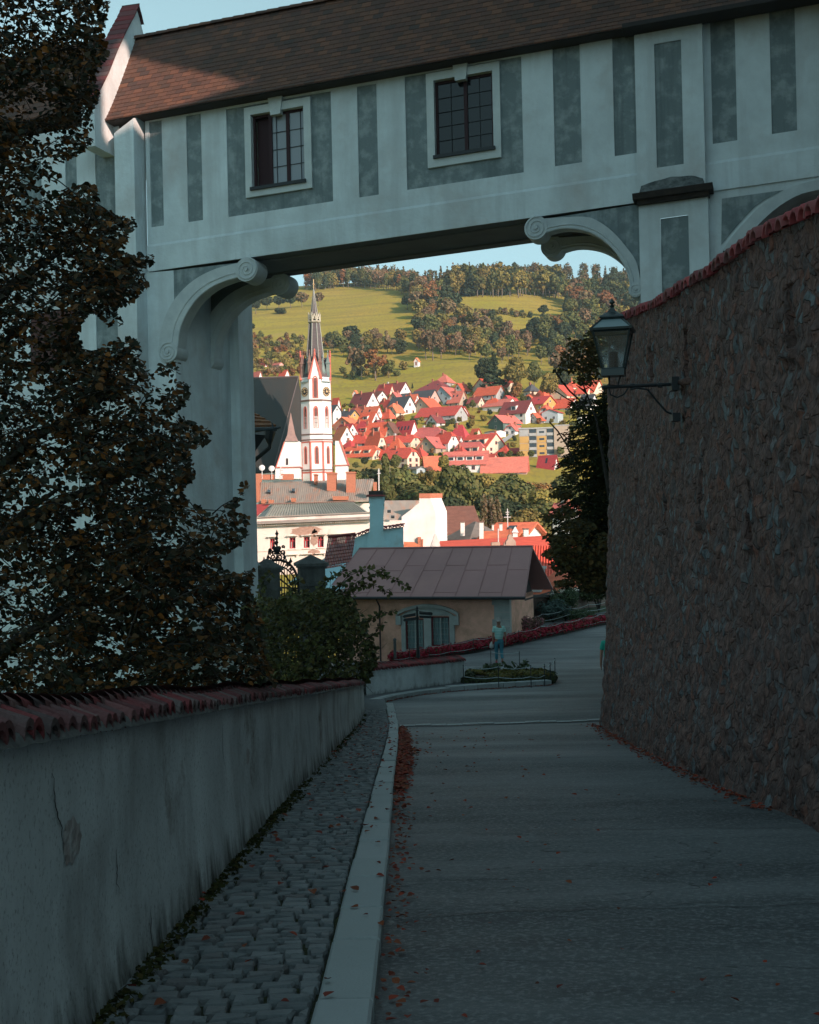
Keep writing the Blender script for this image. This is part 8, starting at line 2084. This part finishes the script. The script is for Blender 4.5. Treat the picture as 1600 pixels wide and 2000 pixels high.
mb=MB(); mt=MB(); mt.tube([P(1202,1240,42),P(1196,1000,42),P(1165,820,42),P(1120,700,42)],[.12,.08,.035,.015],7)
def zz(x,y): return (880+x/5.714,720+y/5.714)
for pl,r in ((( (1170,30),(1250,150),(1330,250),(1430,340),(1500,420),(1550,500)),.03),(((1160,240),(1260,310),(1380,380),(1440,480)),.02),(((1100,590),(1200,700),(1290,840),(1350,980),(1400,1040)),.025),(((1230,720),(1330,800),(1400,980)),.018),(((1350,820),(1450,800),(1560,815)),.02),(((1400,430),(1490,370),(1530,290),(1480,240),(1400,180)),.035),(((1480,240),(1560,200)),.03)):
    pp=[zz(*q) for q in pl]; mt.tube([P(a,b,41.5) for a,b in pp],[r]*(len(pp)-1)+[r*.3],5)
blobs=[(1140,680,24,16),(1160,665,24,16),(1110,700,22,12),(1130,715,26,14),(1100,722,16,8),(1155,705,26,20),(1150,735,22,16),(1170,690,20,30),(1120,670,14,10),(1135,745,16,8),(1110,1060,34,16),(1090,1080,26,14),(1130,1090,34,22),(1100,1105,26,14),(1150,1110,34,24),(1080,1050,16,8),(1160,1140,30,16),(1125,1130,24,12),(1070,1010,14,6),(1100,1000,24,10),(1130,1030,30,16),(1095,965,20,8),(1110,930,16,8),(1180,1080,24,40),(1100,1140,20,8)]
for (x,y,rx,ry) in blobs:
    for k in range(int(rx*ry*(.28 if y<800 else .5))):
        a=rnd(0,6.28); q=rnd(0,1)**.6; c=P(x+rx*q*math.cos(a),y+ry*q*math.sin(a),rnd(40.5,43.5)); ld=Vector((rnd(-1,1),rnd(-.8,.8),rnd(-.7,.3))).normalized(); leaf(mb,c,ld,Vector((rnd(-.5,.5),rnd(-1,.3),rnd(.3,1))).normalized(),rnd(.10,.18))
    mt.tube([P(1160,y+20,42),P(x,y,42)],[.02,.006],3)
obj('crown',mb,M['maple'],t); obj('trunk',mt,M['bark'],t,smooth=True)
# ---------------------------------------------------------------- fallen leaves, moss
random.seed(71)
mb=MB()
def fl(x,y,z,s):
    a=rnd(0,6.28); t_=Vector((math.cos(a),math.sin(a),rnd(-.25,.35))).normalized(); leaf(mb,Vector((x,y,z+.012)),t_,Vector((rnd(-.4,.4),rnd(-.4,.4),1)).normalized(),s)
def gut(Y): return kx(kout,min(Y,32))
for i in range(2200):
    Y=rnd(14.5,25.8)**1 if random.random()<.75 else rnd(5,26.5); w_=.13*(1-abs(Y-20)/9) if Y>13 else .09; w_=max(.06,w_); x=gut(Y)+.02+abs(random.gauss(0,1))*w_
    fl(x,Y,gz(0,Y)+rnd(0,.035),rnd(.035,.08) if Y>12 else rnd(.025,.05))
for i in range(170):
    Y=rnd(16,26.5) if random.random()<.7 else rnd(5.2,16); x=rnd(lwx(Y)+.05,kx(kin,Y)); fl(x,Y,gz(0,Y)+KH+.002,rnd(.035,.07))
for i in range(70): Y=rnd(5,30); fl(rnd(kx(kin,Y),kx(kout,Y)),Y,gz(0,Y)+KH+.004,rnd(.03,.07))
for i in range(130): Y=rnd(5.2,26); fl(gut(Y)+.2+abs(random.gauss(0,1))*1.2,Y,gz(0,Y)+.01,rnd(.03,.06) if Y>12 else rnd(.02,.045))
for p,q in zip(TURN,TURN[1:]):
    for k in range(60): c=p.lerp(q,rnd(0,1)); fl(c.x,c.y-abs(random.gauss(0,.12)),c.z,rnd(.04,.07))
for i in range(420): s=rnd(8,rwl[4]); pw_,n_=rwpos(s+0); 
for i in range(700):
    Y=rnd(12,26); x=pw(Y,[(10,3.72),(17,3.72),(21,3.85),(25.2,4.0)])-.36-abs(random.gauss(0,.10)); fl(x,Y,gz(0,Y)+.01,rnd(.03,.06))
obj('fallen_leaves',mb,leafmat('fallen_red_leaves',[(.20,.03,.02),(.30,.05,.025),(.13,.025,.02),(.24,.07,.03),(.09,.03,.022)],.1,rough=.6),kind='stuff')
mb=MB()
for i in range(900):
    Y=rnd(4.5,29) if i%2 else rnd(4.5,14); x=lwx(Y)+.03+abs(random.gauss(0,.05)); c=Vector((x,Y,gz(0,Y)+KH-.01)); leafcloud(mb,[(c.x,c.y,c.z,.03,.03,.02)],5,.022,seed=i)
obj('wall_foot_moss',mb,leafmat('moss_tufts',[(.035,.04,.012),(.055,.055,.015),(.025,.03,.012),(.08,.06,.018)],.1,rough=.9),kind='stuff')
# ---------------------------------------------------------------- air between here and the far hills
hm=bpy.data.materials.new('haze_air'); hm.use_nodes=True; N=hm.node_tree.nodes; N.remove(N['Principled BSDF'])
pv=N.new('ShaderNodeVolumePrincipled'); pv.inputs['Color'].default_value=(.72,.88,.95,1); pv.inputs['Density'].default_value=.00008; pv.inputs['Anisotropy'].default_value=.2
hm.node_tree.links.new(pv.outputs[0],N['Material Output'].inputs['Volume'])
mb=MB(); mb.box(-1900,1900,-60,3300,-30,345); obj('haze',mb,hm,kind='stuff')
# ---------------------------------------------------------------- wear: tar seams on the road, cracks and bare patches on the left wall
random.seed(123)
mb=MB()
def ribbon(pts,w_,zf):
    vs=[];fs=[]
    for i,p in enumerate(pts):
        q=pts[min(i+1,len(pts)-1)]; r_=pts[max(i-1,0)]; t_=Vector((q[0]-r_[0],q[1]-r_[1],0)).normalized(); n_=Vector((-t_.y,t_.x,0)); ww=w_*rnd(.5,1.3)
        for s in (-1,1): x,y=p[0]+n_.x*s*ww,p[1]+n_.y*s*ww; vs.append((x,y,zf(x,y)))
    for i in range(len(pts)-1): fs.append((2*i,2*i+1,2*i+3,2*i+2))
    return vs,fs
def rz(x,y): return gz(x,y)+.014*noise.noise(Vector((x*.5,y*.35,1)))+.005
for (y0,x0,x1,sl,w_) in ((7.6,-.05,3.4,.10,.006),(7.75,.3,3.5,.06,.004),(13.6,.2,3.3,.22,.010),(11.2,.0,3.4,-.05,.007),(19.5,.1,3.5,.1,.012),(23.5,1.2,3.6,-.1,.02)):
    pts=[]; n_=34; ph=rnd(0,6)
    for i in range(n_): x=lerp(x0,x1,i/(n_-1)); pts.append((x,y0+sl*(x-x0)+.07*math.sin(x*1.7+ph)+.05*noise.noise(Vector((x*2.3,y0,2)))*2))
    v,f=ribbon(pts,w_,rz); mb.add(v,f)
obj('road_seams',mb,mat('tar_seam',(.028,.032,.037),rough=.5),kind='structure')
def wp(Y,v,off=.004):
    b=wallside((Y-.5)/29.2,v); b2=wallside((Y-.45)/29.2,v); return Vector((b[0]+off,b[1],b[2]))
mb=MB()
for (Y,v,ry,rv) in ((5.15,.66,.13,.07),(10.6,.62,.08,.06)):
    n_=22; c=wp(Y,v); ring=[]
    for i in range(n_):
        a=2*math.pi*i/n_; q=1+.35*noise.noise(Vector((math.cos(a)*2,math.sin(a)*2,Y)))+rnd(-.12,.12); ring.append(wp(Y+ry*q*math.cos(a),max(.02,min(.97,v+rv*q*math.sin(a)))))
    mb.add([c]+ring,[(0,1+i,1+(i+1)%n_) for i in range(n_)])
obj('bare_patch',mb,mat('bare_render_patch',(.42,.37,.36),(.55,.55,.55),9,.95,.6,18,contrast=(.4,.7)),lwt)
mb=MB()
for (Y,v,dy,dv) in ((4.9,.88,.12,-.22),(5.9,.55,.05,-.16),(6.6,.25,-.06,-.18),(9.2,.9,.1,-.3),(12.1,.8,.15,-.4)):
    pts=[]
    for i in range(14):
        t=i/13; pts.append((Y+dy*t+.02*noise.noise(Vector((t*6,Y,0)))*2,v+dv*t))
    vs=[];fs=[]
    for i,(a,b) in enumerate(pts):
        ww=.006*math.sin(math.pi*(i+.6)/14.2)+.001
        vs.append(wp(a-ww,b,.006)); vs.append(wp(a+ww,b,.006))
    mb.add(vs,[(2*i,2*i+1,2*i+3,2*i+2) for i in range(13)])
obj('crack',mb,mat('dark_crack',(.03,.03,.03)),lwt)
